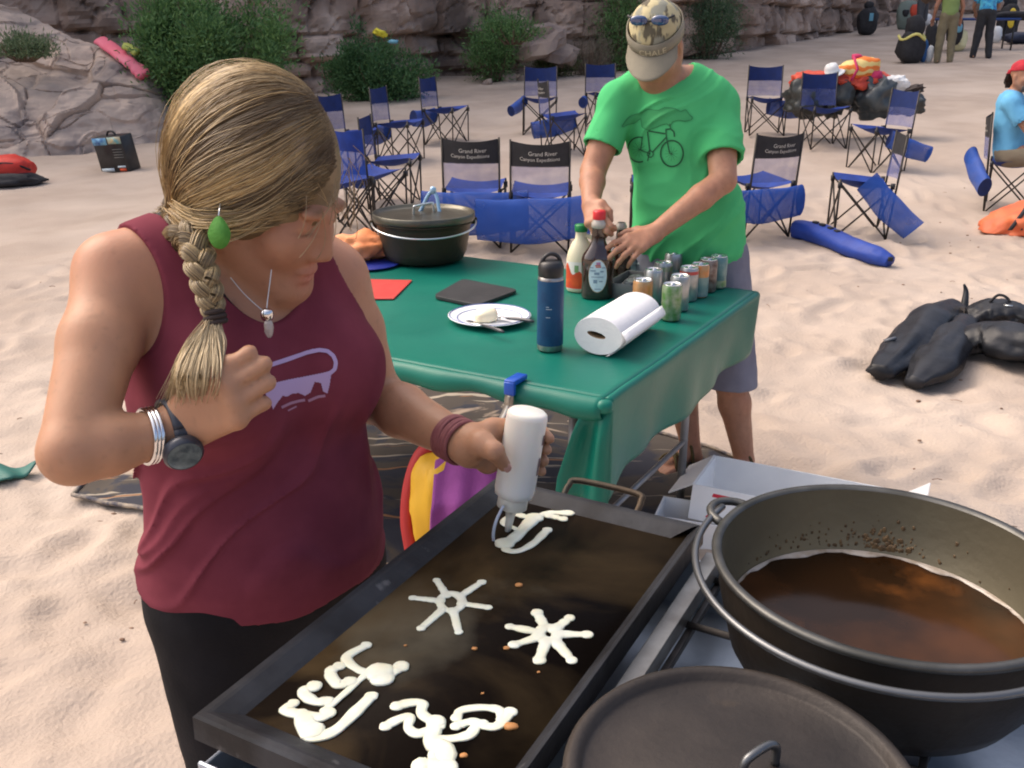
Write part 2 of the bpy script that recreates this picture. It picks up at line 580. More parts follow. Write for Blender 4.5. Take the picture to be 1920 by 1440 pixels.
def lump(c, r, R=None, amp=0.12, fr=3.0, seed=0, nu=28, nv=18, pinch=0.0, flat=None, fold=0.0):
    """cloth-like lump: displaced ellipsoid, optional pinched ends along local x, flattened bottom"""
    u = np.linspace(0, 2 * math.pi, nu, endpoint=False); v = np.linspace(0, math.pi, nv)
    uu, vv = np.meshgrid(u, v)
    d = np.stack([np.cos(vv), np.sin(vv) * np.cos(uu), np.sin(vv) * np.sin(uu)], -1)
    e = np.sign(d) * np.abs(d) ** 0.85
    n = fbm(d * fr, 3, seed)
    s = 1 + amp * n
    if fold: s = s + fold * np.sin(d[..., 0] * 9 + 3 * fbm(d * 2, 2, seed + 5))
    P = e * s[..., None] * np.asarray(r)
    if pinch:
        x = np.abs(d[..., 0])
        k = 1 - pinch * np.clip((x - 0.55) / 0.45, 0, 1) ** 1.5
        P[..., 1] *= k; P[..., 2] *= k
    if R is not None: P = P @ np.asarray(R, float).T
    P = P + np.asarray(c)
    if flat is not None:
        low = P[..., 2] < flat
        P[..., 2] = np.where(low, flat + (P[..., 2] - flat) * 0.12, P[..., 2])
    V = P.reshape(-1, 3); F = []
    for i in range(nv - 1):
        for j in range(nu):
            k = (j + 1) % nu
            F.append((i * nu + j, (i + 1) * nu + j, (i + 1) * nu + k, i * nu + k))
    return V, F
# ============================================================ the sand
def sand_height(X, Y):
    P = np.stack([X, Y, np.zeros_like(X)], -1)
    h = base_height(X, Y)
    fade = np.clip(1.2 - Y / 40, 0.25, 1)
    h = h + fade * (0.035 * fbm(P * 0.9, 3, 1) + 0.016 * fbm(P * 3.2, 3, 5))
    a = fbm(P * 5.5 + 0.6 * vnoise(P * 2)[..., None], 3, 9)
    near = np.clip(1.6 - Y / 7, 0.5, 1.5)
    h = h + fade * near * (0.016 * np.minimum(a, 0.15) + 0.009 * fbm(P * 11, 3, 31))
    return h
FEET = RNG.uniform([-3.5, 0.8], [5.5, 9.5], (900, 2))
def sand_mesh():
    xs = np.concatenate([np.linspace(-70, -12, 20), np.linspace(-11, -3.4, 60), np.arange(-3.3, 5.0, 0.028), np.linspace(5.1, 16, 70), np.linspace(17, 80, 22)])
    ys = np.concatenate([np.linspace(-40, -1, 16), np.linspace(-0.6, 0.9, 12), np.arange(1.0, 8.0, 0.026), np.linspace(8.1, 20, 150), np.linspace(20.3, 34, 70), np.linspace(36, 110, 24)])
    X, Y = np.meshgrid(xs, ys)
    H = sand_height(X, Y)
    for fx, fy in FEET:                                   # trodden hollows with a small pushed-up rim
        ang, ln, wd = RNG.uniform(0, 3.14), RNG.uniform(0.09, 0.17), RNG.uniform(0.05, 0.085)
        ix = np.nonzero(np.abs(xs - fx) < 0.5)[0]; iy = np.nonzero(np.abs(ys - fy) < 0.5)[0]
        if not len(ix) or not len(iy): continue
        s = np.ix_(iy, ix)
        dx, dy = X[s] - fx, Y[s] - fy
        u, v = dx * math.cos(ang) + dy * math.sin(ang), -dx * math.sin(ang) + dy * math.cos(ang)
        q = np.sqrt((u / ln) ** 2 + (v / wd) ** 2)
        H[s] += RNG.uniform(0.006, 0.02) * (-np.exp(-q ** 3 * 0.8) + 0.55 * np.exp(-((q - 1.45) / 0.45) ** 2))
    V = np.stack([X, Y, H], -1).reshape(-1, 3)
    a, b = X.shape
    i = (np.arange(a - 1)[:, None] * b + np.arange(b - 1)[None]).ravel()
    F = np.stack([i, i + 1, i + b + 1, i + b], 1)
    return mesh_from('sand', V, F)
m_sand = mat('sand', (0.455, 0.37, 0.305), 0.9, (0.385, 0.312, 0.256), 2.2, 6, 0.3, 0.7, bump=0.6, bscale=70, spec=0.2, c3=(0.52, 0.435, 0.365), scale3=0.8)
ground = link('ground', sand_mesh(), m_sand)
tag(ground, 'pale pink beach sand trodden into soft hollows', None, kind='structure')
# twigs, pebbles and crumbs lying on the sand
mb = MB()
for i in range(420):
    x, y = RNG.uniform(-3.2, 4.5), 1.3 + 8 * RNG.random() ** 1.3
    z = float(sand_height(np.array([x]), np.array([y]))[0])
    s = RNG.uniform(0.003, 0.009); a = RNG.uniform(0, 6.3)
    if RNG.random() < 0.35:
        l = RNG.uniform(0.015, 0.05)
        mb.tube([(x, y, z + .002), (x + l * math.cos(a) * .5, y + l * math.sin(a) * .5, z + .006), (x + l * math.cos(a), y + l * math.sin(a), z + .002)], 0.0016, 4)
    else:
        V, F = lump((x, y, z + s * 0.3), (s * 1.3, s, s * 0.6), None, 0.2, 2, i, 6, 5)
        mb.add(V, F)
tag(mb.obj('sand_litter', mat('litter', (0.16, 0.09, 0.055), 0.8, (0.3, 0.2, 0.14), 30), None), 'brown pebbles and twig bits strewn over the sand', 'litter', kind='stuff')

# ============================================================ the cliff behind the beach
m_rock = mat('cliff_rock', (0.40, 0.285, 0.22), 0.85, (0.14, 0.10, 0.078), 0.6, 9, 0.42, 0.62, bump=0.8, bscale=9, c3=(0.56, 0.43, 0.345), scale3=1.1, lo3=0.5, hi3=0.68, stretch=(1, 1, 1.0))
def make_cliff():
    base = [(-30, 9.5), (-12, 14.2)] + [G(*p)[:2] for p in ((560, 178), (850, 146), (1060, 134), (1290, 112), (1545, 68), (1700, 40))] + [(24, 46), (60, 70)]
    L = smooth_path([(x, y, 0) for x, y in base], 1200)
    seg = np.concatenate([[0], np.cumsum(np.linalg.norm(np.diff(L, axis=0), axis=1))])
    u = np.concatenate([np.arange(0, seg[-1] * .2, .25), np.arange(seg[-1] * .2, seg[-1] * 0.66, 0.06), np.arange(seg[-1] * 0.66, seg[-1], 0.4)])
    P = np.stack([np.interp(u, seg, L[:, k]) for k in range(3)], 1)
    T = np.gradient(P, axis=0); T /= np.linalg.norm(T, axis=1)[:, None]
    Nn = np.stack([T[:, 1], -T[:, 0], T[:, 2] * 0], 1)       # towards the beach
    v = np.concatenate([np.linspace(-0.8, 4.2, 84), np.linspace(4.4, 14, 34)])
    U, Vv = np.meshgrid(u, v, indexing='ij')
    # uneven ledges, each broken into blocks of its own depth
    q = np.stack([U, Vv, U * 0], -1)
    tilt = Vv + 0.05 * U + 0.16 * fbm(q * 0.35, 3, 2)
    edges = np.cumsum(np.random.default_rng(5).uniform(0.16, 0.75, 60)) - 3
    lay = np.searchsorted(edges, tilt)
    dlay = np.minimum(np.abs(tilt - edges[np.clip(lay, 0, 59)]), np.abs(tilt - edges[np.clip(lay - 1, 0, 59)]))
    r = np.random.default_rng(3)
    wl = r.uniform(0.35, 1.5, 70); ol = r.uniform(-0.22, 0.3, 70); oo = r.uniform(0, 9, 70)
    bu = (U + 0.12 * fbm(q * 1.7, 2, 7)) / wl[lay] + oo[lay]
    bi = np.floor(bu).astype(int); fb = np.minimum(bu - bi, 1 - bu + bi) * wl[lay]
    off = _T[(bi * 37 + lay * 101) % 4096]
    dep = ol[lay] + 0.38 * (off - 0.5)
    crack = np.clip(1 - np.minimum(dlay, fb) / 0.05, 0, 1)
    d1, d2, cid = worley(q * np.array([1.6, 2.4, 1]), 3)
    dep = dep - 0.16 * crack + 0.16 * fbm(q * 1.1, 4, 4) + 0.10 * (cid - 0.5) - 0.06 * np.clip(1 - (d2 - d1) / 0.12, 0, 1)
    lean = -0.10 * np.maximum(Vv, 0) - 0.02 * np.maximum(Vv, 0) ** 1.2
    XY = P[:, None, :] + Nn[:, None, :] * (dep + lean)[..., None]
    Z = base_height(P[:, 0], P[:, 1])[:, None] + Vv
    XY[..., 2] = Z
    V = XY.reshape(-1, 3); a, b = U.shape
    i = (np.arange(a - 1)[:, None] * b + np.arange(b - 1)[None]).ravel()
    F = np.stack([i, i + b, i + b + 1, i + 1], 1)
    return mesh_from('cliff', V, F, False)
tag(link('cliff', make_cliff(), m_rock), 'dark brown layered canyon cliff behind the beach', kind='structure')

# ============================================================ sloping pale outcrop at the left
m_out = mat('outcrop_rock', (0.54, 0.425, 0.345), 0.9, (0.40, 0.32, 0.27), 2.4, 9, 0.38, 0.62, bump=0.6, bscale=14, c3=(0.24, 0.20, 0.185), scale3=1.5, lo3=0.55, hi3=0.70)
def make_outcrop():
    B = smooth_path([on_ground(-11, 8.5), on_ground(-8, 10.0), G(0, 306), G(170, 288), G(325, 262), G(372, 235), G(390, 215)], 280)
    R = smooth_path([(-12, 14.5, 3.6), (-9.6, 14.5, 2.7), W(0, 12, 14), W(110, 50, 13.8), W(200, 92, 13.5), W(290, 160, 13.3), W(380, 212, 13.4)], 280)
    K = R + np.array([0, 3.0, -3.0])
    t = np.concatenate([np.linspace(0, 1, 280), np.linspace(1.03, 2, 20)])
    P = np.zeros((280, len(t), 3))
    for j, x in enumerate(t):
        if x <= 1:
            bow = math.sin(x * math.pi) * 0.28
            P[:, j] = B * (1 - x) + R * x + np.array([0.0, -0.35, 0.8]) * bow
            P[:, j, 2] -= 0.35 * (1 - x) ** 8
        else: P[:, j] = R * (2 - x) + K * (x - 1)
    n = np.array([0.25, -0.7, 0.66])
    q = P * np.array([1.0, 0.8, 1.5]) + 0.35 * np.stack([fbm(P * 1.1, 2, 3), fbm(P * 1.1, 2, 8), fbm(P * 1.1, 2, 12)], -1)
    d1, d2, c1 = worley(q * np.array([.9, .9, 1.1]), 1)
    e1, e2, c2 = worley(q * np.array([2.0, 2.0, 2.8]), 4)
    dep = 0.20 * (c1 - 0.5) * np.clip((d2 - d1) / .06, 0, 1) - 0.06 * np.clip(1 - (d2 - d1) / 0.022, 0, 1) * (fbm(P * 1.1, 2, 26) > -.15) + 0.06 * (c2 - 0.5) * np.clip((e2 - e1) / .06, 0, 1) - 0.03 * np.clip(1 - (e2 - e1) / 0.03, 0, 1) * (fbm(P * 0.8, 2, 6) > -0.1)
    dep = dep + 0.09 * fbm(P * 1.3, 5, 5) + 0.03 * fbm(P * np.array([2, 2, 9]), 3, 15)
    P = P + n * dep[..., None]
    V = P.reshape(-1, 3); a, b = P.shape[:2]
    i = (np.arange(a - 1)[:, None] * b + np.arange(b - 1)[None]).ravel()
    return mesh_from('outcrop', V, np.stack([i, i + b, i + b + 1, i + 1], 1), False)
OUT_ME = make_outcrop()
tag(link('rock_outcrop', OUT_ME, m_out), 'pale cracked rock slab sloping down to the sand', kind='structure')

# loose rocks at the cliff foot
m_boulder = mat('boulder', (0.36, 0.28, 0.23), 0.9, (0.22, 0.17, 0.15), 3, 6, bump=0.5, bscale=25)
ROCKS = [((610, 150), .42, 'tall pale rock jammed between the two biggest bushes'), ((600, 120), .5, 'high pale rock block above the gap between the big bushes'),
         ((955, 152), .14, 'flat low rock on sand right of the second bush'), ((985, 150), .16, 'low rock beside the narrow bush, partly in sand'),
         ((915, 158), .11, 'small stone on the sand in front of the cliff'), ((1005, 92), .55, 'jagged pale rubble block behind the narrow bushes'),
         ((1040, 105), .42, 'pale broken rock under the grass tuft by the cliff'), ((1075, 120), .3, 'pale rock left of the grey dry shrub'),
         ((1480, 78), .22, 'pale flat rock at the cliff foot right of the man'), ((1515, 72), .28, 'larger pale rock slab at the cliff foot, rightmost of its row'),
         ((1450, 84), .16, 'small rock at cliff foot, leftmost of three pale ones')]
for (px, py), s, lab in ROCKS:
    p = G(px, max(py, 118)) if py < 200 else G(px, py)
    if py < 118 and px < 1300: p = W(px, py, 15.5 + (px - 600) / 120)
    elif py < 118: p = G(px, py)
    r = np.random.default_rng(int(px))
    V, F = lump(p + np.array([0, 0, s * 0.2]), (s, s * 0.8, s * 0.62), rot_from((r.normal(0, .3), r.normal(0, .3), 1)), 0.35, 1.7, px, 14, 10)
    tag(link('rock', mesh_from('rock', V, F, False), m_boulder), lab, 'rock', 'loose rocks at the foot of the cliff')

# ============================================================ bushes: stems and many narrow leaves
m_leaf = attr_mat('leaf', 0.55, transl=0.25, spec=0.3)
m_stem = mat('stem', (0.13, 0.09, 0.06), 0.8)
def leaf_mesh(pts, dirs, ln, wd, cols, seed):
    r = np.random.default_rng(seed); n = len(pts)
    d = dirs / (np.linalg.norm(dirs, axis=1)[:, None] + 1e-9)
    s = np.cross(d, r.normal(size=(n, 3))); s /= np.linalg.norm(s, axis=1)[:, None]
    nn = np.cross(d, s)
    l, w = ln[:, None], wd[:, None]
    V = np.stack([pts, pts + d * l * .45 + s * w + nn * w * .4, pts + d * l, pts + d * l * .45 - s * w + nn * w * .4], 1).reshape(-1, 3)
    F = (np.arange(n)[:, None] * 4 + np.arange(4)[None])
    return mesh_from('foliage', V, F, True, np.repeat(cols, 4, 0))
def bush(label, foot, size, nleaf, c_lo, c_hi, seed, leaf=(0.07, 0.010), droop=0.0, cat='bush', name='bush', group='bushes along the foot of the cliff', upright=0.6):
    r = np.random.default_rng(seed)
    t = thing(name, label, cat, foot, 0, group)
    nst = 26
    st = MB(); tips = []
    for i in range(nst):
        a = r.uniform(0, 6.283); q = math.sqrt(r.random())
        tip = np.array(foot) + np.array([math.cos(a) * q * size[0], math.sin(a) * q * size[1], size[2] * (1 - 0.55 * q * q) * r.uniform(.7, 1.05)])
        b0 = np.array(foot) + np.array([math.cos(a) * q * size[0] * .3, math.sin(a) * q * size[1] * .3, -0.05])
        mid = (b0 + tip) / 2 + np.array([math.cos(a) * .1, math.sin(a) * .1, size[2] * .1])
        path = smooth_path([b0, mid, tip], 9)
        st.tube(path, np.linspace(0.014, 0.004, 9), 5)
        tips.append(path)
    st.obj('stems', m_stem, t)
    tips = np.array(tips)
    ncl = 150
    si = r.integers(0, nst, ncl); fr = r.uniform(0.22, 1.05, ncl)
    idx = np.minimum((fr * 8).astype(int), 8)
    cen = tips[si, idx] + r.normal(0, 0.10, (ncl, 3)) * np.array([size[0], size[1], size[2]])
    crad = r.uniform(0.10, 0.24, ncl) * (size[2] ** 0.5)
    tone = r.uniform(0, 1, ncl)
    ci = r.integers(0, ncl, nleaf)
    off = r.normal(0, 0.55, (nleaf, 3)) * crad[ci][:, None]
    P = cen[ci] + off
    P[:, 2] = np.maximum(P[:, 2], foot[2] + 0.03)
    D = off / crad[ci][:, None] * 0.7 + r.normal(0, .45, (nleaf, 3)) + np.array([0, 0, upright - droop])
    tt = np.clip(tone[ci] * 0.6 + r.uniform(0, 0.5, nleaf), 0, 1)[:, None]
    cols = np.asarray(c_lo) * (1 - tt) + np.asarray(c_hi) * tt
    link('foliage', leaf_mesh(P, D, leaf[0] * r.uniform(.6, 1.4, nleaf), leaf[1] * r.uniform(.7, 1.3, nleaf), cols, seed), m_leaf, t)
    return t
GD, GL = (0.045, 0.125, 0.045), (0.17, 0.31, 0.105)
p = W(405, 195, 13.6); p[2] = gz(p[0], p[1])
bush('largest dense green bush, behind the woman\'s head beside the pale rock slab', p, (1.35, 0.9, 2.15), 30000, GD, GL, 21, (0.075, 0.013))
p = G(712, 186)
bush('round dark green bush with yellow cloth hung on it', p, (0.9, 0.7, 1.1), 17000, (0.034, 0.10, 0.042), (0.12, 0.24, 0.09), 22, (0.07, 0.012))
p = G(925, 152)
bush('narrow upright green bush against the dark cliff left of the man', p, (0.5, 0.4, 1.35), 8000, GD, GL, 23)
p = G(1165, 132)
bush('tall green bush half hidden behind the man\'s cap', p, (0.62, 0.5, 2.0), 9000, GD, GL, 24)
p = G(1325, 112)
bush('grey green bush standing right of the man\'s cap', p, (0.7, 0.5, 1.7), 11000, (0.045, 0.10, 0.05), (0.14, 0.22, 0.115), 25)
p = G(1040, 143)
bush('thin yellow green shrub below the pale rubble', p, (0.45, 0.3, 0.5), 2500, (0.05, 0.09, 0.03), (0.16, 0.2, 0.08), 26)
p = G(1100, 140)
bush('dry grey shrub of bare twigs left of the man\'s shoulder', p, (0.45, 0.3, 0.85), 2500, (0.14, 0.12, 0.09), (0.28, 0.24, 0.18), 27, (0.10, 0.004))
p = W(48, 108, 12.35)
bush('small pale green plant growing from a crack in the rock slab', p, (0.36, 0.25, 0.30), 3500, (0.09, 0.14, 0.07), (0.2, 0.27, 0.14), 28, (0.06, 0.007), name='plant', cat='plant', group=None)
p = W(960, 78, 17.2)
bush('low dark green shrub on the rubble above the narrow bush', p, (0.5, 0.3, 0.5), 2500, GD, GL, 29)
# ============================================================ printed ground cloth under the table
def cloth_mat():
    m, t, b = new_mat('ground_cloth')
    N, Lk = t.nodes.new, t.links.new
    tc = N('ShaderNodeTexCoord')
    def noise(scale, st, dist=0.0, det=5):
        mp = N('ShaderNodeMapping'); mp.inputs['Scale'].default_value = st; mp.inputs['Rotation'].default_value = (0, 0, 0.85)
        Lk(tc.outputs['Object'], mp.inputs[0])
        n = N('ShaderNodeTexNoise'); n.inputs['Scale'].default_value = scale; n.inputs['Detail'].default_value = det; n.inputs['Distortion'].default_value = dist
        Lk(mp.outputs[0], n.inputs['Vector']); return n.outputs[0]
    def step(x, a, c):
        r = N('ShaderNodeMapRange'); r.inputs['From Min'].default_value = a; r.inputs['From Max'].default_value = c
        Lk(x, r.inputs[0]); return r.outputs[0]
    def mix(f, a, c):
        x = N('ShaderNodeMix'); x.data_type = 'RGBA'
        Lk(f, x.inputs[0])
        for s, v in ((6, a), (7, c)):
            if isinstance(v, tuple): x.inputs[s].default_value = (*v, 1)
            else: Lk(v, x.inputs[s])
        return x.outputs[2]
    c = mix(step(noise(3.0, (1, 1, 1), 1.5), .45, .52), (0.022, 0.024, 0.038), (0.06, 0.048, 0.038))
    c = mix(step(noise(5.0, (.28, 5, 1), 0.3), .62, .64), c, (0.36, 0.31, 0.24))
    c = mix(step(noise(4.2, (.3, 4.4, 1), 0.5, 2), .66, .68), c, (0.25, 0.12, 0.05))
    c = mix(step(noise(1.7, (1, 1.7, 1), 2.0), .60, .66), c, (0.40, 0.31, 0.23))
    Lk(c, b.inputs['Base Color']); b.inputs['Roughness'].default_value = 0.85
    return m
def quad_sheet(A, B, C, D, n, m, dz=0.012):
    s = np.linspace(0, 1, n)[:, None, None]; r = np.linspace(0, 1, m)[None, :, None]
    P = (1 - s) * ((1 - r) * A + r * B) + s * ((1 - r) * D + r * C)
    X, Y = P[..., 0], P[..., 1]
    hmax = np.max([sand_height(X + a, Y + b) for a in (-.05, 0, .05) for b in (-.05, 0, .05)], 0)
    P = np.stack([X, Y, hmax + dz + 0.008 * fbm(P * 4, 3, 3)], -1)
    return P
A = np.array([-1.58, 3.07, 0]); B = np.array([-1.42, 5.25, 0]); C = np.array([0.9, 3.32, 0]); D = np.array([0.28, 2.2, 0])
gc = thing('ground_cloth', 'dark printed ground cloth spread on sand beneath the green table', 'ground cloth', (0, 3.2, 0.03))
P = quad_sheet(A, B, C, D, 70, 60)
MB().grid(P).obj('cloth', cloth_mat(), gc)
edge = np.concatenate([P[:, 0], P[-1, :][:0]])
hm = MB()
for e in (P[0, :], P[:, 0], P[:, -1]):
    hm.tube(e + np.array([0, 0, .004]), 0.008, 6)
hm.obj('hem', mat('hem', (0.36, 0.30, 0.23), 0.8, (0.06, 0.06, 0.08), 30), gc)

# ============================================================ folding table and its green vinyl cover
TZ = 0.74
tF = np.array([0.223, 2.12, TZ]); tR = np.array([0.83, 3.14, TZ])
tu = unit((-0.882, 0.471, 0)); tv = unit(tR - tF); TL, TW = 1.83, float(np.linalg.norm(tR - tF))
def TP(a, b, z=0.0): return tF + tu * a + tv * b + np.array([0, 0, z])
Rt = np.stack([tu, tv, [0, 0, 1]], 1)
steel = mat('grey_steel', (0.33, 0.34, 0.35), 0.45, (0.25, 0.25, 0.26), 12, metal=0.6)
ft = thing('folding_table', 'long folding table with grey steel legs under green cover', 'table', TP(TL / 2, TW / 2, -TZ))
MB().box(TP(TL / 2, TW / 2, -0.028), (TL - .03, TW - .03, 0.035), Rt).obj('tabletop', mat('table_white', (.6, .6, .58), .5), ft, bevel=0.006)
for a, b in ((0.14, 0.12), (0.14, TW - 0.22), (TL - .14, 0.12), (TL - .14, TW - .12)):
    mb = MB().tube([TP(a, b, -0.046), TP(a, b, -TZ - 0.02)], 0.014, 10)
    mb.obj('leg', steel, ft)
for a in (0.14, TL - .14):
    MB().tube([TP(a, 0.13, -0.5), TP(a, TW - 0.2, -0.5)], 0.009, 8).obj('brace', steel, ft)
vinyl = mat('green_vinyl', (0.003, 0.150, 0.105), 0.38, (0.004, 0.128, 0.095), 3.5, 6, bump=0.12, bscale=14, c3=(0.012, 0.19, 0.135), scale3=1.4, lo3=0.55, hi3=0.8, spec=0.32)
def make_tablecloth():
    mb = MB()
    na, nb_ = 92, 60
    a = np.linspace(0, TL, na); b = np.linspace(0, TW, nb_)
    Aa, Bb = np.meshgrid(a, b, indexing='ij')
    wz = 0.0022 * fbm(np.stack([Aa * 5, Bb * 5, Aa * 0], -1), 3, 4)
    top = tF + tu * Aa[..., None] + tv * Bb[..., None]; top[..., 2] += wz + 0.002
    mb.grid(top, flip=False)
    def skirt(edge, outv, drops, prof_r=0.014, seed=0, wob=0.012, nd=16):
        n = len(edge); P = np.zeros((n, nd + 5, 3))
        along = np.concatenate([[0], np.cumsum(np.linalg.norm(np.diff(edge, axis=0), axis=1))])
        for j in range(5):
            t = j / 4 * math.pi / 2
            P[:, j] = edge + outv * prof_r * math.sin(t) - np.array([0, 0, prof_r * (1 - math.cos(t))])
        for j in range(nd):
            f = (j + 1) / nd
            w = wob * f * (np.sin(along * 11 + seed) + 0.6 * np.sin(along * 23 + 1 + seed)) - 0.015 * f
            P[:, 5 + j] = edge + outv * (prof_r + w)[:, None] - np.stack([0 * along, 0 * along, prof_r + (drops - prof_r) * f], 1)
        return P
    eR = top[0, :]                                             # right side, F -> R
    s = np.linspace(0, 1, nb_)
    dR = 0.225 + 0.05 * np.clip(1 - s / 0.12, 0, 1) ** 1.0 + 0.012 * np.sin(s * 5)
    dR = dR * (1 - 0.12 * np.clip((s - .97) / .03, 0, 1) ** 2)
    mb.grid(skirt(eR, -tu, dR, seed=1), flip=True)
    eB = top[:, -1]
    mb.grid(skirt(eB, tv, 0.2 + 0.02 * np.sin(a * 4), seed=3), flip=True)
    eL = top[-1, :]
    mb.grid(skirt(eL, tu, 0.2 + 0 * s, seed=5), flip=False)
    # the front edge: rolled over and tucked under
    eF = top[:, 0]; n = na; P = np.zeros((n, 15, 3))
    for j in range(15):
        t = j / 14 * math.pi * 1.1
        r = 0.026 + 0.003 * np.sin(a * 14) + 0.003 * np.sin(a * 31)
        P[:, j] = eF - tv * (r * np.sin(t))[:, None] * (1.0) + np.stack([0 * a, 0 * a, -r + r * np.cos(t)], 1) - np.array([0, 0, 0.004 * j / 14])
    mb.grid(P, flip=False)
    # the ear of cloth hanging at the near corner
    h = np.linspace(0, 1, 22); w = np.linspace(0, 1, 12)
    E = np.zeros((22, 12, 3))
    for i, f in enumerate(h):
        wid = 0.065 + 0.075 * f - 0.05 * max(0, f - .8)
        for j, g in enumerate(w):
            fold = 0.020 * math.sin(g * 7.5) * min(1, f * 3)
            off = -0.006 - fold * 0.9 - .012 * g
            E[i, j] = tF - tu * 0.020 + tu * (wid * g + 0.0 * f) + tv * (off * min(1, f * 4 + .2)) + np.array([0, 0, -0.012 - (0.285 - 0.03 * g) * f])
    mb.grid(E)
    V, F = lump(tF + np.array([0, 0, -.017]) - tv * .004, (.021, .021, .018), None, .03, 2, 4, 14, 10); mb.add(V, F)
    return mb
tc_o = make_tablecloth().obj('tablecloth', vinyl, None, solid=0.0016)
tag(tc_o, 'shiny green vinyl tablecloth draped over the folding table', 'tablecloth')

# clamp on the near table edge
ck = at_z(977, 712, TZ + .004)
cl = thing('spring_clamp', 'steel spring clamp with blue tip on the near table edge', 'clamp', ck)
cs = mat('worn_steel', (0.45, 0.43, 0.40), 0.35, (0.3, 0.27, 0.23), 30, metal=0.85)
Rc = Rt
mb = MB()
mb.box(ck - tv * 0.026 + np.array([0, 0, 0.009]), (0.030, 0.066, 0.014), Rc)
mb.box(ck - tv * 0.055 + np.array([0, 0, -0.006]), (0.029, 0.012, 0.034), Rc)
mb.obj('plastic_tip', mat('blue_plastic', (0.005, 0.07, 0.42), 0.35), cl, bevel=0.003)
for s in (-1, 1):
    p0 = ck - tv * 0.056 + np.array([0, 0, -0.02])
    mb = MB(); mb.grid(np.stack([smooth_path([p0 + tu * e, p0 + tu * e - tv * .006 - np.array([0, 0, .03]), p0 + tu * (e + s * .012) - tv * (.012 + .012 * s) - np.array([0, 0, .075])], 8) for e in (-0.011, 0.011)]))
    mb.obj('jaw', cs, cl, solid=0.003)
MB().tube([p0 + tu * .018 - np.array([0, 0, .035]), p0 - tu * .018 - np.array([0, 0, .035])], 0.007, 12).obj('pivot', cs, cl)

# ============================================================ things on the green table
iron = mat('cast_iron', (0.030, 0.027, 0.022), 0.45, (0.065, 0.058, 0.045), 5, 6, metal=0.4, spec=.25, bump=0.15, bscale=60, c3=(0.075, 0.05, 0.03), scale3=4, rough2=0.6)
iron_lid = mat('lid_iron', (0.13, 0.125, 0.10), 0.38, (0.085, 0.08, 0.065), 6, 6, metal=0.75, bump=0.12, bscale=50)
wire = mat('bright_wire', (0.62, 0.66, 0.68), 0.28, metal=0.9)
TT = TZ + 0.005
pc = at_z(797, 487, TT)
po = thing('dutch_oven', 'large lidded dutch oven with pale wire bail on the green table', 'pot', pc)
MB().lathe([(0.0, .004), (.13, .004), (.148, .012), (.162, .04), (.178, .135), (.184, .15), (.19, .152), (.19, .157), (.182, .158)], 56, pc).obj('body', iron, po)
MB().lathe([(.184, .159), (.194, .160), (.1955, .166), (.1955, .184), (.192, .187), (.187, .184), (.184, .176), (.16, .172), (.05, .18), (0, .181)], 56, pc).obj('lid', iron_lid, po)
lp = smooth_path([pc + np.array(q) for q in ((-.035, -.03, .178), (-.034, -.03, .205), (-.025, -.028, .212), (.028, .028, .214), (.035, .03, .207), (.036, .03, .178))], 26)
MB().tube(lp, .0045, 8).obj('lid_loop', wire, po)
a = np.linspace(math.radians(-172), math.radians(12), 44)
bail = np.stack([np.cos(a) * .198, np.sin(a) * .205, .148 - .028 * np.sin((a + 3.0) / 3.2 * math.pi)], 1) + pc
MB().tube(bail, .0036, 8).obj('bail', wire, po)
for s in (math.radians(-172), math.radians(12)):
    MB().box(pc + np.array([math.cos(s) * .192, math.sin(s) * .192, .145]), (.028, .016, .026), rot_from((0, 0, 1), (math.cos(s), math.sin(s), 0))).obj('ear', iron, po, bevel=.004)
# tongs standing behind the pot
tp = W(812, 357, 3.66)
tg = thing('tongs', 'pale blue metal tongs standing open behind the dutch oven lid', 'tongs', at_z(812, 452, TT))
tb = [W(783, 405, 3.66), W(826, 405, 3.66)]
mb = MB()
for q, sgn in zip(tb, (-1, 1)):
    e = q + (q - tp) * 1.9; e[2] = max(e[2], TT + .004)
    mb = MB(); d = unit(e - tp); sd_ = unit(np.cross(d, (0, 1, 0))) * .0062
    path = smooth_path([tp, tp + d * .03 + np.array([sgn * .006, 0, 0]), q, e], 14)
    mb.grid(np.stack([path - sd_, path + sd_ + np.array([0, .006, 0])]))
    mb.obj('arm', mat('pale_metal', (.38, .56, .72), .3, metal=.5), tg, solid=.004)
V, F = lump(tp, (.013, .009, .016), None, .05, 2, 1, 10, 8)
link('hinge', mesh_from('hinge', V, F), MATS['pale_metal'], tg)

red_board = mat('red_plastic', (0.56, 0.035, 0.03), 0.5, (0.5, .05, .04), 20, bump=.05)
def board(name, label, corners, th, m, rnd=0.0, z0=TT):
    C = [at_z(px, py, z0) for px, py in corners]
    c = np.mean(C, 0)
    if rnd:
        pts = []
        for i in range(len(C)):
            p0, p1, p2 = C[i - 1], C[i], C[(i + 1) % len(C)]
            a_ = p1 + unit(p0 - p1) * rnd; b_ = p1 + unit(p2 - p1) * rnd
            for f in np.linspace(0, 1, 6): pts.append((1 - f) ** 2 * a_ + 2 * f * (1 - f) * p1 + f * f * b_)
        C = pts
    n = len(C); C = np.array(C)
    mb = MB().add(np.concatenate([C, C + np.array([0, 0, th])]), [tuple(range(n))[::-1], tuple(range(n, 2 * n))] + [(i, (i + 1) % n, n + (i + 1) % n, n + i) for i in range(n)])
    o = mb.obj(name, m, None, smooth=False, bevel=min(.002, th / 3))
    return tag(o, label, 'cutting board')
board('cutting_board', 'thin red plastic cutting board lying flat near the dutch oven', [(640, 562), (738, 562), (773, 527), (640, 524)], .004, red_board)
board('cutting_board', 'thick black rounded board lying between plate and dutch oven', [(812, 560), (895, 578), (973, 549), (868, 528)], .012, mat('black_board', (.018, .019, .021), .5, (.03, .03, .032), 14, bump=.1), .03)

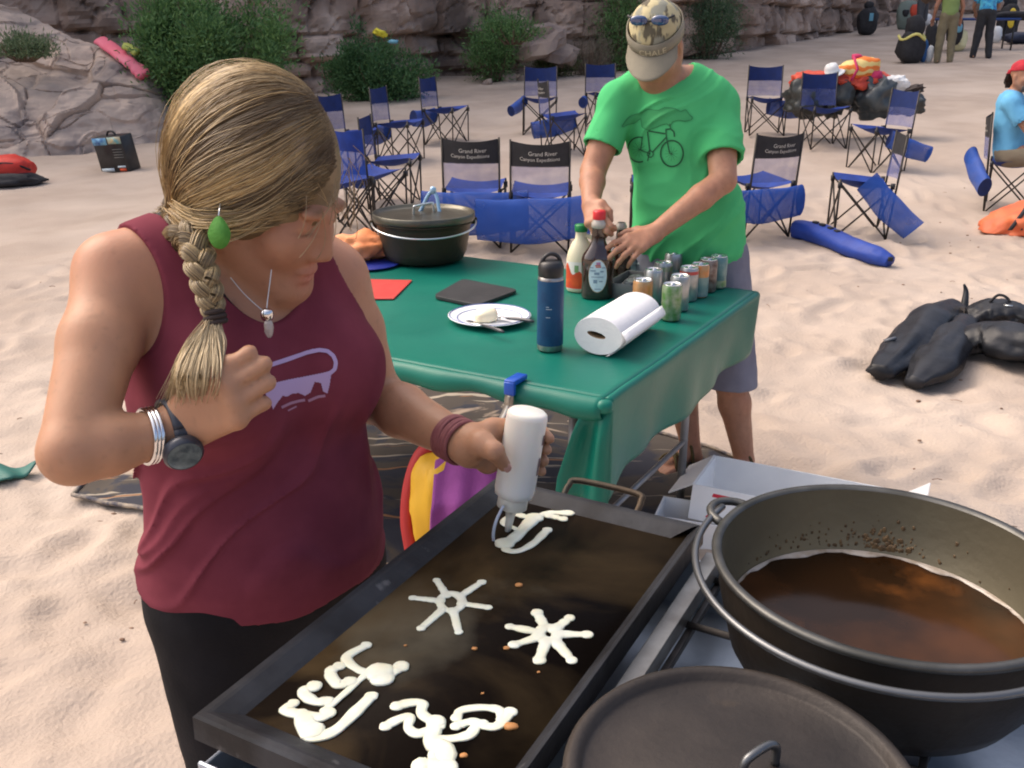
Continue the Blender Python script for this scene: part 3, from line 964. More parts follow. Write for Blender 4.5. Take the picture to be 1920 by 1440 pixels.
# plate with butter and two knives
pp = at_z(918, 600, TT)
white = mat('white_enamel', (.80, .82, .84), .25, spec=.6)
pl = thing('plate', 'white enamel plate with thin blue rim lines', 'plate', pp)
pr = [(0, .003), (.085, .003), (.1, .006), (.123, .0155), (.126, .016), (.1265, .0175), (.123, .0185), (.099, .0095), (.085, .0066), (0, .006)]
MB().lathe(pr, 64, pp).obj('dish', white, pl)
for r, z, w in ((.122, .0187, .0013), (.098, .0098, .0012)):
    a = np.linspace(0, 2 * math.pi, 72, endpoint=False)
    MB().tube(np.stack([np.cos(a) * r, np.sin(a) * r, a * 0 + z], 1) + pp, w, 6, closed=True).obj('rim_line', mat('blue_line', (.05, .10, .33), .4), pl)
bq = at_z(912, 601, TT + .007)
V, F = lump(bq + np.array([0, 0, .016]), (.036, .03, .022), None, .12, 1.6, 3, 24, 16, flat=bq[2])
tag(link('butter', mesh_from('butter', V, F), mat('butter', (.83, .76, .55), .4, sss=.1)), 'pale lump of butter on the white plate', 'butter')
def knife(label, p0, p1, frac):
    a_, b_ = np.asarray(p0), np.asarray(p1)
    t = thing('knife', label, 'knife', a_)
    d = unit(b_ - a_); s = unit(np.cross(d, (0, 0, 1)))
    m_ = a_ + (b_ - a_) * frac
    mb = MB(); path = np.linspace(a_, m_, 10); wd = .008 * np.sin(np.linspace(.5, 2.6, 10)) + .002
    mb.grid(np.stack([path - s * wd[:, None], path + s * wd[:, None]])); mb.obj('blade', mat('blade_steel', (.55, .56, .58), .22, metal=.95), t, solid=.0016)
    MB().tube(smooth_path([m_, (m_ + b_) / 2 + np.array([0, 0, .002]), b_], 8), [.0035, .0045, .005, .005, .0052, .0056, .0056, .003], 8).obj('handle', mat('dark_handle', (.05, .05, .06), .35), t)
knife('knife with dark handle lying to the right of the butter', at_z(935, 595, TT + .016), at_z(1001, 603, TT + .026), .25)
knife('knife in front of butter with its blade on the plate', at_z(876, 601, TT + .018), at_z(945, 623, TT + .026), .42)

# steel water bottle
wb = at_z(1031, 654, TT)
bt = thing('water_bottle', 'tall blue steel water bottle with black loop lid', 'bottle', wb)
MB().lathe([(0, 0), (.033, 0), (.0355, .003), (.0355, .017)], 40, wb).obj('base', mat('brushed_steel', (.42, .42, .41), .35, (.3, .28, .26), 60, metal=.9), bt)
MB().lathe([(.0362, .017), (.0362, .192), (.035, .197)], 40, wb).obj('body', mat('blue_powdercoat', (.005, .045, .12), .5, (.007, .06, .145), 40, bump=.1, bscale=300, spec=.3), bt)
MB().lathe([(.035, .197), (.0345, .204), (.032, .206)], 40, wb).obj('collar', MATS['brushed_steel'], bt)
blk = mat('black_plastic', (.012, .012, .014), .42, (.02, .02, .022), 50)
MB().lathe([(.0335, .206), (.0345, .209), (.0345, .232), (.031, .243), (.02, .249), (0, .25)], 40, wb).obj('lid', blk, bt)
a = np.linspace(0, math.pi, 18)
MB().tube(np.stack([np.cos(a) * .026, np.cos(a) * .006, .236 + .030 * np.sin(a)], 1) + wb, .0055, 8).obj('lid_loop', blk, bt)
mk = MB()
for z, w in ((.098, .012), (.121, .016), (.127, .008)):
    th = np.linspace(-1.95, -1.95 + w / .036, 6)
    mk.grid(np.stack([np.stack([np.cos(th) * .0366, np.sin(th) * .0366, th * 0 + z + e], 1) + wb for e in (0, .002)]))
mk.obj('scuff', mat('scuff', (.35, .42, .5), .5), bt)

# paper towel roll lying on its side
e0 = at_z(1120, 666, TT); e1 = at_z(1232, 588, TT)
ax = unit(e1 - e0); ln = 0.30; side = np.cross((0, 0, 1), ax)
pt = thing('paper_towel_roll', 'white paper towel roll lying squashed on the near table corner', 'paper roll', e0)
def roll_ring(r, ry, s, n=44, cz=.0545):
    r, ry = r * 1.05, ry * .98
    a = np.linspace(0, 2 * math.pi, n, endpoint=False)
    return e0 + ax * s + side * (np.cos(a) * r)[:, None] + np.stack([a * 0, a * 0, cz + np.sin(a) * ry], 1)
paper = mat('paper', (.82, .82, .82), .85, (.77, .77, .78), 25, bump=.15, bscale=160)
mb = MB(); st = [roll_ring(.0655, .0525, -.002), roll_ring(.0675, .0545, .004), roll_ring(.068, .055, .1), roll_ring(.067, .0545, .2), roll_ring(.067, .054, ln - .004), roll_ring(.065, .052, ln)]
V = np.concatenate(st); F = []
for i in range(5):
    for j in range(44): F.append((i * 44 + j, i * 44 + (j + 1) % 44, (i + 1) * 44 + (j + 1) % 44, (i + 1) * 44 + j))
mb.add(V, F)
def slit(s, sc=1.0, n=44):
    a = np.linspace(0, 2 * math.pi, n, endpoint=False)
    return e0 + ax * s + side * (np.cos(a) * .027 * sc + .004)[:, None] + np.stack([a * 0, a * 0, .057 + np.sin(a) * .0085 * sc + .004 * np.cos(a)], 1)
for s0, sgn in ((-.002, 1), (ln, -1)):
    o_, i_ = (st[0] if sgn > 0 else st[-1]), slit(s0)
    mb.add(np.concatenate([o_, i_]), [(j, (j + 1) % 44, 44 + (j + 1) % 44, 44 + j) for j in range(44)])
mb.obj('roll', paper, pt)
mb = MB(); mb.grid(np.stack([np.concatenate([slit(s), slit(s)[:1]]) for s in np.linspace(-.002, ln, 6)])); mb.obj('cardboard_core', mat('cardboard', (.38, .26, .15), .85), pt)
a = np.linspace(2.75, 4.3, 14)
fl = np.stack([np.stack([e0 + ax * (s - .012 * math.sin(k * .5)) + side * math.cos(t) * (.0725 + .02 * max(0, (t - 3.4)) * 0 + .016 * math.exp(-((t - 3.1) / .3) ** 2)) + np.array([0, 0, max(.002, .0545 + math.sin(t) * .0555)]) for k, t in enumerate(a)]) for s in np.linspace(-.008, ln, 8)])
mb = MB().grid(fl); mb.obj('loose_sheet', paper, pt, solid=.0006)

# milk-white jug with green cap
jb = at_z(1087, 545, TT)
jg = thing('syrup_jug', 'cream plastic jug with green cap and orange label', 'jug', jb)
MB().lathe([(0, .002), (.036, 0), (.041, .006), (.042, .05), (.042, .1), (.038, .125), (.027, .152), (.018, .165), (.0165, .18), (.0165, .19)], 36, jb, sy=.8).obj('body', mat('cream_plastic', (.74, .68, .48), .38, sss=.05), jg)
MB().lathe([(.0185, .188), (.0195, .19), (.0195, .206), (.018, .209), (0, .2095)], 28, jb).obj('cap', mat('green_cap', (.005, .20, .05), .4), jg)
MB().tube(smooth_path([jb + np.array(q) for q in ((.013, -.004, .176), (.034, -.008, .168), (.040, -.008, .15), (.036, -.006, .125))], 16), .007, 8).obj('handle', MATS['cream_plastic'], jg)
def label_patch(base, r, z0, z1, a0, a1, m, parent, name='label', sy=1.0, jag=None, n=20):
    th = np.linspace(a0, a1, n)
    top = z1 + (jag(np.linspace(0, 1, n)) if jag else 0 * th)
    P = np.stack([np.stack([np.cos(th) * r, np.sin(th) * r * sy, th * 0 + z0], 1) + base, np.stack([np.cos(th) * r, np.sin(th) * r * sy, top], 1) + base])
    return MB().grid(P).obj(name, m, parent)
label_patch(jb, .0425, .012, .098, -3.0, .2, mat('white_label', (.78, .76, .70), .45), jg, 'label', .8)
label_patch(jb, .0430, .014, .07, -3.0, -.4, mat('orange_label', (.72, .10, .02), .45, (.60, .06, .02), 40), jg, 'label_picture', .8, lambda s: .012 * np.sin(s * 16) + .012 * np.sin(s * 7 + 1))
label_patch(jb, .0434, .066, .088, -2.05, -1.75, mat('leaf_green', (.2, .35, .15), .5), jg, 'label_leaf', .8)

# dark syrup bottle with oval label
sb = at_z(1119, 558, TT)
def syrup(base, label, full=True, scale=1.0, cap=True):
    t = thing('syrup_bottle', label, 'bottle', base)
    prof = [(0, .002), (.04, 0), (.045, .006), (.0455, .02), (.044, .05), (.046, .09), (.047, .118), (.043, .132), (.026, .158), (.020, .172), (.0185, .2), (.0185, .212)]
    MB().lathe([(r * scale, z * scale) for r, z in prof], 40, base, sy=.72).obj('body', mat('dark_syrup', (.022, .008, .005), .12, (.035, .012, .006), 10, spec=.7, coat=.6), t)
    MB().lathe([(r * scale, z * scale) for r, z in ((.0188, .211), (.0215, .214), (.0215, .226), (.017, .232), (.016, .238))], 30, base).obj('neck', mat('clear_neck', (.42, .38, .33), .2, spec=.7), t)
    if cap:
        MB().lathe([(r * scale, z * scale) for r, z in ((.0172, .236), (.018, .238), (.018, .258), (.016, .262), (0, .2625))], 28, base).obj('cap', mat('red_cap', (.62, .02, .03), .35), t)
    return t
sy = syrup(sb, 'dark brown syrup bottle with white oval label and red cap')
SY_PARTS = True
def oval(base, a_, b_, cz, m, name, parent, out=.0008, cx=-1.62):
    mb = MB(); pts = [(0, 0)] + [(math.cos(t) * q, math.sin(t) * q) for q in (.5, 1) for t in np.linspace(0, 2 * math.pi, 28, endpoint=False)]
    V = []
    for x, y in pts:
        z = cz + y * b_
        r = np.interp(z, [.02, .05, .09, .118, .132], [.0455, .044, .046, .047, .043])
        th = cx + x * a_ / r
        V.append(base + np.array([math.cos(th) * (r + out), math.sin(th) * (r * .72 + out), z]))
    F = [(0, 1 + j, 1 + (j + 1) % 28) for j in range(28)] + [(1 + j, 29 + j, 29 + (j + 1) % 28, 1 + (j + 1) % 28) for j in range(28)]
    return mb.add(V, F).obj(name, m, parent)
oval(sb, .0275, .050, .074, mat('gold_line', (.45, .33, .2), .4), 'label_border', sy, .0006)
oval(sb, .0258, .0475, .074, mat('pale_label', (.66, .76, .80), .45, (.55, .66, .72), 90), 'label', sy, .0012)
def oval_bits(items, m, name, out=.0018):
    mb = MB()
    for x0, x1, z0, z1 in items:
        th = np.linspace(-1.62 + x0 / .0455, -1.62 + x1 / .0455, 6); P = []
        for z in (z0, z1):
            r = np.interp(z, [.02, .05, .09, .118, .132], [.0455, .044, .046, .047, .043])
            P.append(np.stack([np.cos(th) * (r + out), np.sin(th) * (r * .72 + out), th * 0 + z], 1) + sb)
        mb.grid(np.stack(P))
    mb.obj(name, m, sy)
oval_bits([(-.006, .008, .1, .103), (-.008, .007, .1045, .1075)], MATS['orange_label'], 'label_logo')
oval_bits([(-.005, .006, .108, .116)], mat('mauve', (.45, .2, .35), .5), 'label_logo')
oval_bits([(-.022, -.012, .098, .1005), (.010, .02, .098, .1005), (-.021, -.006, .088, .092), (-.01, .004, .078, .085), (.006, .016, .086, .09), (-.018, .016, .070, .0725), (-.012, -.001, .052, .063), (.004, .014, .056, .060), (-.008, .01, .0335, .036)], mat('label_print', (.22, .30, .40), .5), 'label_print')
sb2 = at_z(1161, 528, TT)
syrup(sb2, 'dark bottle behind the labelled syrup bottle, neck held by the man', scale=.88, cap=False)

sy.scale = (1.16, 1.16, 1.10); jg.scale = (1.12, 1.12, 1.08)
# grey tub with packets, clear bag, cans
tb0 = at_z(1186, 548, TT)
tub = thing('plastic_tub', 'open grey plastic tub beside the drink cans', 'tub', tb0)
gp = mat('grey_plastic', (.16, .17, .17), .3, (.12, .13, .13), 20, spec=.5)
def open_box(mb, c, size, R, th=.004, h=None):
    w, d, hh = size
    R = np.asarray(R)
    def q(x, y, z): return c + R @ np.array([x, y, z])
    mb.box(q(0, 0, th / 2), (w, d, th), R)
    for s in (-1, 1):
        mb.box(q(s * (w / 2 - th / 2), 0, hh / 2 + th / 2), (th, d, hh - th), R)
        mb.box(q(0, s * (d / 2 - th / 2), hh / 2 + th / 2), (w - 2 * th, th, hh - th), R)
Rb = rot_from((0, 0, 1), unit(e1 - e0))
mb = MB(); open_box(mb, tb0, (.2, .115, .05), Rb); mb.obj('tub_body', gp, tub, bevel=.001)
pk = thing('packets', 'crumpled clear and grey packets lying in the plastic tub', 'packet', tb0 + np.array([0, 0, .006]))
for i in range(5):
    c = tb0 + Rb @ np.array([-.07 + .035 * i, RNG.uniform(-.02, .02), .028])
    V, F = lump(c, (.03, .022, .014), rot_from((RNG.normal(0, .4), RNG.normal(0, .4), 1)), .3, 2.4, 40 + i, 14, 10)
    link('packet', mesh_from('packet', V, F, False), mat('packet_film', (.20, .23, .24), .15, (.07, .08, .08), 30, spec=.8), pk)
bgc = at_z(1205, 512, TT)
V, F = lump(bgc + np.array([0, 0, .045]), (.075, .05, .05), rot_from((0.1, 0, 1), (1, .5, 0)), .35, 2.2, 77, 26, 18, flat=TT, fold=.06)
tag(link('clear_bag', mesh_from('clear_bag', V, F, False), mat('clear_film', (.62, .68, .68), .18, (.42, .48, .5), 18, spec=.8, trans=.25)), 'crumpled clear plastic bag between the tub and the man', 'bag')
cupc = at_z(1195, 497, TT)
cu = MB().lathe([(.026, 0), (.03, .002), (.036, .085), (.0345, .085), (.029, .004), (0, .003)], 28, cupc).obj('cup', mat('clear_cup', (.7, .74, .74), .1, spec=.8, trans=.6))
tag(cu, 'clear plastic cup standing by the man\'s left hand', 'cup')
can_top = mat('can_top', (.72, .74, .76), .25, metal=.9)
def can(px, py, lab, c, band=None, r=.0305, h=.112):
    b = at_z(px, py, TT)
    t = thing('drink_can', lab, 'can', b, 0, 'drink cans grouped on the green table')
    MB().lathe([(0, .004), (r-.0065, .003), (r-.0055, 0), (r-.003, .002), (r, .007), (r, h - .010), (r-.003, h - .002)], 30, b).obj('body', c, t)
    MB().lathe([(r-.0029, h - .0025), (r-.0023, h), (r-.0033, h + .0005), (r-.0043, h - .003), (.012, h - .0035), (0, h - .0035)], 30, b).obj('rim', can_top, t)
    MB().tube([b + np.array([-.004, -.003, h - .0018]), b + np.array([.009, .006, h - .0012])], .003, 6).obj('pull_tab', can_top, t)
    if band:
        for z0, z1, m in band: label_patch(b, r + .0004, z0, z1, -math.pi, math.pi, m, t, 'printed_band', n=28)
    return t
def cm(n, c, c2, metal=.5, sc=30): return mat(n, c, .32, c2, sc, metal=metal)
silver = cm('can_silver', (.45, .47, .48), (.30, .32, .33), .8)
orange = cm('can_orange', (.55, .20, .05), (.45, .28, .14), .3)
green = cm('can_green', (.10, .24, .06), (.30, .36, .26), .3, 50)
red = cm('can_red', (.45, .03, .04), (.4, .1, .08), .3)
teal = cm('can_teal', (.10, .22, .24), (.22, .32, .32), .4)
brown = cm('can_brown', (.10, .06, .05), (.28, .24, .22), .4, 60)
CANS = [((1257, 599), 'green printed drink can nearest the paper towel roll', green, None),
        ((1203, 590), 'orange drink can at the near left end of the group', orange, None),
        ((1223, 568), 'plain silver drink can behind the orange can at the left end', silver, None),
        ((1272, 581), 'tall plain grey can right of the green printed can', silver, None),
        ((1241, 553), 'green topped silver can, third along the row by the tub', silver, [(.085, .1, green)]),
        ((1289, 563), 'silver drink can with a red rim band', silver, [(.09, .101, red)]),
        ((1260, 534), 'silver can behind the red banded can', silver, [(.02, .06, teal)]),
        ((1309, 556), 'orange topped can with teal lower half', orange, [(.006, .07, teal)]),
        ((1281, 520), 'silver can second from the far end beside the man', silver, [(.03, .07, red)]),
        ((1325, 546), 'dark brown printed can right of the orange topped can', brown, None),
        ((1300, 510), 'silver can farthest back beside the man\'s shorts', silver, None),
        ((1344, 539), 'green bottomed can at the far right end', teal, [(.006, .03, green)])]
for (px, py), lab, m, band in CANS: can(px, py, lab, m, band)

# orange cloth on a blue dish at the far left of the table
oc = at_z(678, 488, TT)
V, F = lump(oc + np.array([0, 0, .05]), (.10, .075, .055), None, .28, 2.2, 12, 36, 24, flat=TT + .008, fold=.05)
tag(link('orange_cloth', mesh_from('orange_cloth', V, F), mat('orange_cloth', (.78, .26, .09), .7, (.72, .33, .16), 9)), 'crumpled orange cloth left of the dutch oven', 'cloth')
d = MB().lathe([(0, .002), (.115, .002), (.125, .008), (.121, .009), (0, .006)], 36, at_z(690, 496, TT)).obj('blue_plate', mat('blue_dish', (.01, .025, .23), .4))
tag(d, 'flat blue plate beneath the orange cloth', 'plate')
rc = G(598, 440)
V, F = lump(rc + np.array([0, 0, .03]), (.07, .06, .06), None, .1, 2, 5, 16, 12, flat=rc[2] + .002)
tag(link('red_lid', mesh_from('red_lid', V, F), MATS['red_cap']), 'small red tub on the sand beyond the table, by the woman\'s nose', 'tub')

# ============================================================ stove, griddle and pots in front
GZ = 0.905
g1, g2, g3 = at_z(360, 1340, GZ), at_z(930, 893, GZ), at_z(1332, 968, GZ)
gu = unit(g2 - g1); gv = unit(np.cross(gu, (0, 0, 1))); GL_, GW = float(np.linalg.norm(g2 - g1)), float((g3 - g2) @ gv)
Rg = np.stack([gu, gv, [0, 0, 1]], 1)
def GP(a, b, z=0.0): return np.array([g1[0], g1[1], 0]) + gu * a + gv * b + np.array([0, 0, GZ + z])
griddle = thing('griddle', 'long black steel griddle with raised rim, streaked with brown seasoning', 'griddle', GP(GL_ / 2, GW / 2, -.05))
seas = mat('seasoned_steel', (0.007, 0.0045, 0.003), 0.42, (0.085, 0.056, 0.026), 4.2, 9, .47, .72, metal=0.0, spec=.035, bump=0.08, bscale=40, rough2=.5, c3=(0.13, 0.115, 0.082), scale3=3.2, lo3=.57, hi3=.78, distort=.6)
rimm = mat('rim_steel', (0.014, 0.014, 0.016), 0.55, (0.034, 0.036, 0.042), 14, 6, metal=0.2, spec=.25, bump=.1, bscale=70, c3=(.10, .10, .105), scale3=22, lo3=.66, hi3=.72)
MB().box(GP(GL_ / 2, GW / 2, -.0165), (GL_ - .03, GW - .03, .008), Rg).obj('plate', seas, griddle)
def rim_side(p0, p1, inward, name='rim', kw=1.0):
    mb = MB(); prof = [(.036, -.0125), (.030, -.009), (.014, -.001), (.010, 0), (.003, 0), (0, -.003), (-.001, -.030), (.004, -.032), (.008, -.030), (.012, -.018), (.036, -.020)]
    prof = [(o * kw, z) for o, z in prof]
    d = unit(p1 - p0); L = np.linalg.norm(p1 - p0)
    rows = []
    for o, z in prof:
        rows.append(np.stack([p0 + d * max(o, 0) + inward * o + np.array([0, 0, z]), p1 - d * max(o, 0) + inward * o + np.array([0, 0, z])]))
    mb.grid(np.stack(rows)); return mb.obj(name, rimm, griddle, smooth=False)
c00, c10, c11, c01 = GP(0, 0), GP(GL_, 0), GP(GL_, GW), GP(0, GW)
rim_side(c00, c10, gv); rim_side(c10, c11, -gu); rim_side(c11, c01, -gv, kw=.5); rim_side(c01, c00, gu)
hb = [W(1092, 888, 1), ]
h0, h1 = GP(GL_ + .002, GW * .34, -.012), GP(GL_ + .002, GW * .69, -.012)
hp = smooth_path([h0, h0 + gu * .022 + np.array([0, 0, .012]), h0 + gu * .034 + gv * .012 + np.array([0, 0, .018]), h1 + gu * .034 - gv * .012 + np.array([0, 0, .018]), h1 + gu * .022 + np.array([0, 0, .012]), h1], 36)
MB().tube(hp, .005, 8).obj('handle', iron, griddle)
# batter drawings
batter = mat('batter', (.82, .82, .68), .4, (.78, .75, .56), 30, sss=.15, bump=.1, bscale=70)
SZ = GZ - .0123
def blob_line(mb, pix, w, taper=(1, 1), blob=1.25):
    w = w * 1.08
    P = np.array([at_z(a_, b_, SZ) for a_, b_ in pix]); n = max(8, len(P) * 6)
    P = smooth_path(P, n) if len(P) > 1 else P
    t = np.linspace(0, 1, n)
    blob = 1 + (blob - 1) * .5
    rad = w * (1 + .16 * fbm(np.stack([t * 9, t * 0 + pix[0][0], t * 0 + w * 300], 1), 2, 3)) * (taper[0] + (taper[1] - taper[0]) * t)
    P = P + np.array([0, 0, .003])
    s = MB().tube(P, rad, 9); V = np.concatenate(s.V)
    for e in (0, n - 1):
        VV, FF = lump(P[e], (rad[e] * blob, rad[e] * blob, rad[e] * blob), None, .08, 2, int(pix[0][0]) % 50, 12, 8)
        s.add(VV, FF)
    V = np.concatenate(s.V); V[:, 2] = SZ + np.maximum((V[:, 2] - SZ) * .27, 0.0002)
    mb.add(V, s.F)
def batter_thing(label, lines):
    mb = MB()
    for ln in lines: blob_line(mb, *ln)
    tag(mb.obj('pancake_batter', batter), label, 'batter', 'batter drawings frying on the griddle')
def star(c, ends, ring, w):
    L = [([c, e], w * .72, (1.0, 1.0), 1.45) for e in ends]
    L = [([(c[0] + (e[0] - c[0]) * .3, c[1] + (e[1] - c[1]) * .3), e], w * .75, (1.1, .9), 1.35) for e in ends]
    a_ = np.linspace(0, 2 * math.pi, 13)
    L.append(([(c[0] + math.cos(t) * ring, c[1] + math.sin(t) * ring * .75) for t in a_], w * .85, (1, 1), 1.0))
    return L
batter_thing('six-armed batter wheel with open centre, nearest the woman', star((846, 1130), [(819, 1089), (903, 1093), (915, 1140), (860, 1186), (790, 1179), (774, 1122)], 21, .0066))
batter_thing('seven-armed batter star with a nearly closed centre', star((1029, 1190), [(1007, 1150), (1068, 1160), (1101, 1191), (1072, 1239), (1011, 1239), (964, 1210), (956, 1176)], 17, .0082))
batter_thing('row of batter scrolls joined by a line, at near left of griddle',
             [([(687, 1211), (650, 1234), (671, 1256), (698, 1264)], .0058), ([(698, 1264), (721, 1269), (752, 1251)], .0075), ([(712, 1262), (716, 1272)], .013),
              ([(690, 1262), (650, 1298), (609, 1333)], .0040), ([(636, 1250), (619, 1262), (634, 1284), (656, 1279)], .0066), ([(589, 1288), (569, 1299), (589, 1316), (614, 1316)], .0066),
              ([(550, 1320), (537, 1333), (562, 1341), (600, 1346), (615, 1338)], .0068), ([(563, 1340), (570, 1365), (586, 1383), (627, 1372), (671, 1332), (696, 1307)], .0068), ([(572, 1352), (585, 1372)], .010)])
batter_thing('running figure in batter, with trailing wavy limbs, at griddle front',
             [([(723, 1363), (748, 1350), (768, 1346), (766, 1366), (784, 1377), (812, 1367)], .0055), ([(745, 1325), (770, 1319), (792, 1320), (792, 1340), (824, 1362)], .0058),
              ([(818, 1355), (810, 1390), (833, 1408), (838, 1440)], .0095), ([(815, 1388), (850, 1386), (880, 1379), (897, 1362), (931, 1363), (957, 1336)], .0058),
              ([(856, 1347), (866, 1333), (905, 1328), (936, 1333), (941, 1350)], .0052), ([(855, 1363), (880, 1355), (905, 1358)], .0055), ([(790, 1436), (815, 1436), (840, 1440)], .0085), ([(812, 1415), (812, 1430)], .005), ([(838, 1436), (856, 1460)], .008)])
batter_thing('unfinished batter drawing below the squeeze bottle nozzle',
             [([(1066, 963), (1030, 963), (1002, 972)], .0066), ([(1056, 974), (1030, 968)], .0062), ([(1002, 972), (966, 1008), (946, 1020)], .010),
              ([(944, 1018), (950, 1032), (972, 1034), (1000, 1020), (1026, 995)], .0058), ([(964, 963), (985, 970), (1002, 970)], .006), ([(962, 962), (943, 981), (968, 993)], .0044)])
cr = MB()
for px, py, s in ((973, 1097, .005), (890, 1216, .0035), (950, 1215, .004), (958, 1362, .007), (870, 1416, .004), (1010, 1260, .002), (905, 1300, .002), (760, 1210, .002)):
    V, F = lump(at_z(px, py, SZ + .001), (s, s * .8, s * .4), None, .2, 2, px, 10, 7); cr.add(V, F)
tag(cr.obj('batter_crumbs', mat('crumb', (.45, .20, .06), .6)), 'browned batter crumbs scattered on the griddle', 'crumbs', kind='stuff')

# the stove under griddle and pots
blue_steel = mat('stove_steel', (.42, .48, .56), .35, (.32, .38, .46), 7, 6, metal=.55, bump=.06, c3=(.12, .13, .15), scale3=3.5, lo3=.58, hi3=.75)
dark_iron = mat('grate_iron', (.035, .033, .033), .5, (.09, .08, .075), 22, metal=.5, bump=.1)
SW = 1.12
stove = thing('camp_stove', 'blue grey steel camp stove with iron grates under griddle and pots', 'stove', GP(GL_ / 2, SW / 2, -GZ))
def bx(a, b, z, size, name, m, bev=.003): return MB().box(GP(a, b, z - GZ), size, Rg).obj(name, m, stove, bevel=bev, smooth=False)
bx(GL_ / 2, SW / 2, .765, (GL_, SW - .004, .006), 'tray', blue_steel, 0)
bx(.0, SW / 2 + .0, .805, (.006, SW, .085), 'front_panel', blue_steel)
bx(GL_, SW / 2, .805, (.006, SW, .085), 'back_panel', blue_steel)
bx(GL_ / 2, .004, .803, (GL_ - .008, .005, .078), 'side_panel', blue_steel)
bx(GL_ / 2, SW, .803, (GL_ - .008, .005, .078), 'side_panel', blue_steel)
for b in (.12, .38, .66, .93):
    kb = GP(-.006, b, .805 - GZ)
    MB().lathe([(0, 0), (.016, 0), (.016, .012), (.012, .02), (0, .02)], 18, kb, rot_from(-gu)).obj('knob', blk, stove)
for i, b in enumerate(np.linspace(.37, SW - .02, 6)):
    bx(GL_ / 2, b, .832, (GL_ - .012, .009, .012), 'grate_bar', dark_iron, .002)
for a_ in (.06, .2, .34, .48, .6):
    MB().tube([GP(a_, .36, .843 - GZ), GP(a_, SW - .012, .843 - GZ)], .0048, 8).obj('grate_rod', dark_iron, stove)
for a_, b in ((.02, .02), (GL_ - .02, .02), (.02, SW - .02), (GL_ - .02, SW - .02)):
    MB().tube([GP(a_, b, .764 - GZ), GP(a_, b, -GZ - .03)], .016, 10).obj('leg', steel, stove)
for a_, b in ((.17, .56), (.47, .62), (.17, .9), (.45, .93)):
    MB().lathe([(.0, .769), (.05, .769), (.05, .79), (.035, .8), (0, .8)], 24, GP(a_, b, -GZ)).obj('burner', dark_iron, stove)
bx(GL_ / 2, GW + .02, .857, (GL_ - .02, .022, .026), 'griddle_rest', mat('dull_steel', (.30, .30, .29), .4, (.16, .15, .14), 16, metal=.7), .001)

# open pot of oil
rcn = at_z(1668, 1056, .99); PR = .186
pb = np.array([rcn[0], rcn[1], .848])
pot = thing('cooking_pot', 'big open black pot half full of brown frying oil', 'pot', pb)
potin = mat('pot_inside', (.23, .205, .14), .45, (.15, .13, .09), 3, 5, metal=.7, bump=.06, bscale=80)
MB().lathe([(0, 0), (.13, 0), (.15, .008), (.162, .03), (.178, .10), (.181, .136)], 72, pb).obj('wall', mat('black_iron', (.014, .011, .009), .5, (.04, .031, .023), 6, 6, metal=.2, spec=.18, bump=.12, bscale=80, c3=(.06, .04, .025), scale3=5, lo3=.62), pot)
MB().lathe([(.181, .136), (.1875, .138), (.189, .142), (.187, .1455), (.180, .1455), (.1775, .142)], 96, pb).obj('rim', mat('rim_iron', (.11, .11, .105), .45, (.06, .06, .055), 20, metal=.75), pot)
MB().lathe([(.1775, .1425), (.175, .10), (.158, .03), (.14, .01), (0, .008)], 72, pb).obj('inside', potin, pot)
def oil_mat():
    m = mat('frying_oil', (.014, .006, .002), .10, (.060, .022, .006), 7, 5, .42, .70, spec=.12, c3=(.13, .045, .010), scale3=9, lo3=.60, hi3=.78)
    return m
def oil_r(z): return float(np.interp(z, [.03, .10, .1425], [.158, .175, .1775])) - .0008
MB().lathe([(0, .058), (.06, .058), (oil_r(.058) - .003, .058), (oil_r(.0585), .0592)], 64, pb).obj('oil', oil_mat(), pot)
fo = MB(); r0 = oil_r(.059)
def foam_arc(a0, a1, wmax, seed):
    n = 46; th = np.linspace(a0, a1, n); w = wmax * np.clip(fbm(np.stack([th * 4, th * 0 + seed, th * 0], 1), 3, 2), 0, 1) * np.sin(np.linspace(0.02, 3.12, n)) ** .5 + .0008
    fo.grid(np.stack([np.stack([np.cos(th) * r0 * .999, np.sin(th) * r0 * .999, th * 0 + .0613], 1) + pb, np.stack([np.cos(th) * (r0 - w), np.sin(th) * (r0 - w), th * 0 + .0603], 1) + pb, np.stack([np.cos(th) * (r0 - w - .001), np.sin(th) * (r0 - w - .001), th * 0 + .0586], 1) + pb]))
foam_arc(.2, 3.0, .018, 1); foam_arc(-1.45, -1.0, .02, 5); foam_arc(-.35, .2, .006, 7)
fo.obj('foam', mat('foam', (.36, .32, .28), .35, (.22, .17, .12), 60, spec=.6), pot)
ch = MB(); rr = np.random.default_rng(4)
for i in range(150):
    th = rr.normal(1.35, .42) if i % 3 else rr.normal(1.2, .08); z = .066 + abs(rr.normal(0, .014)); r = np.interp(z, [.03, .10, .1425], [.158, .175, .1775]) - .0006
    s = rr.uniform(.0005, .0018) if i % 9 else .0032 * (1 - (z - .064) * 9)
    V, F = lump((0, 0, 0), (.0004, s * 1.1, s * 1.7), None, .45, 2, i, 8, 6)
    ca, sa = math.cos(th), math.sin(th)
    V = V @ np.array([[ca, sa, 0], [-sa, ca, 0], [0, 0, 1]]) + pb + np.array([ca * r, sa * r, z]); ch.add(V, F)
tag(ch.obj('burnt_spots', mat('char', (.075, .045, .022), .6, (.16, .10, .045), 60), pot), kind='stuff')
e_back, e_front = math.radians(138), math.radians(-42)
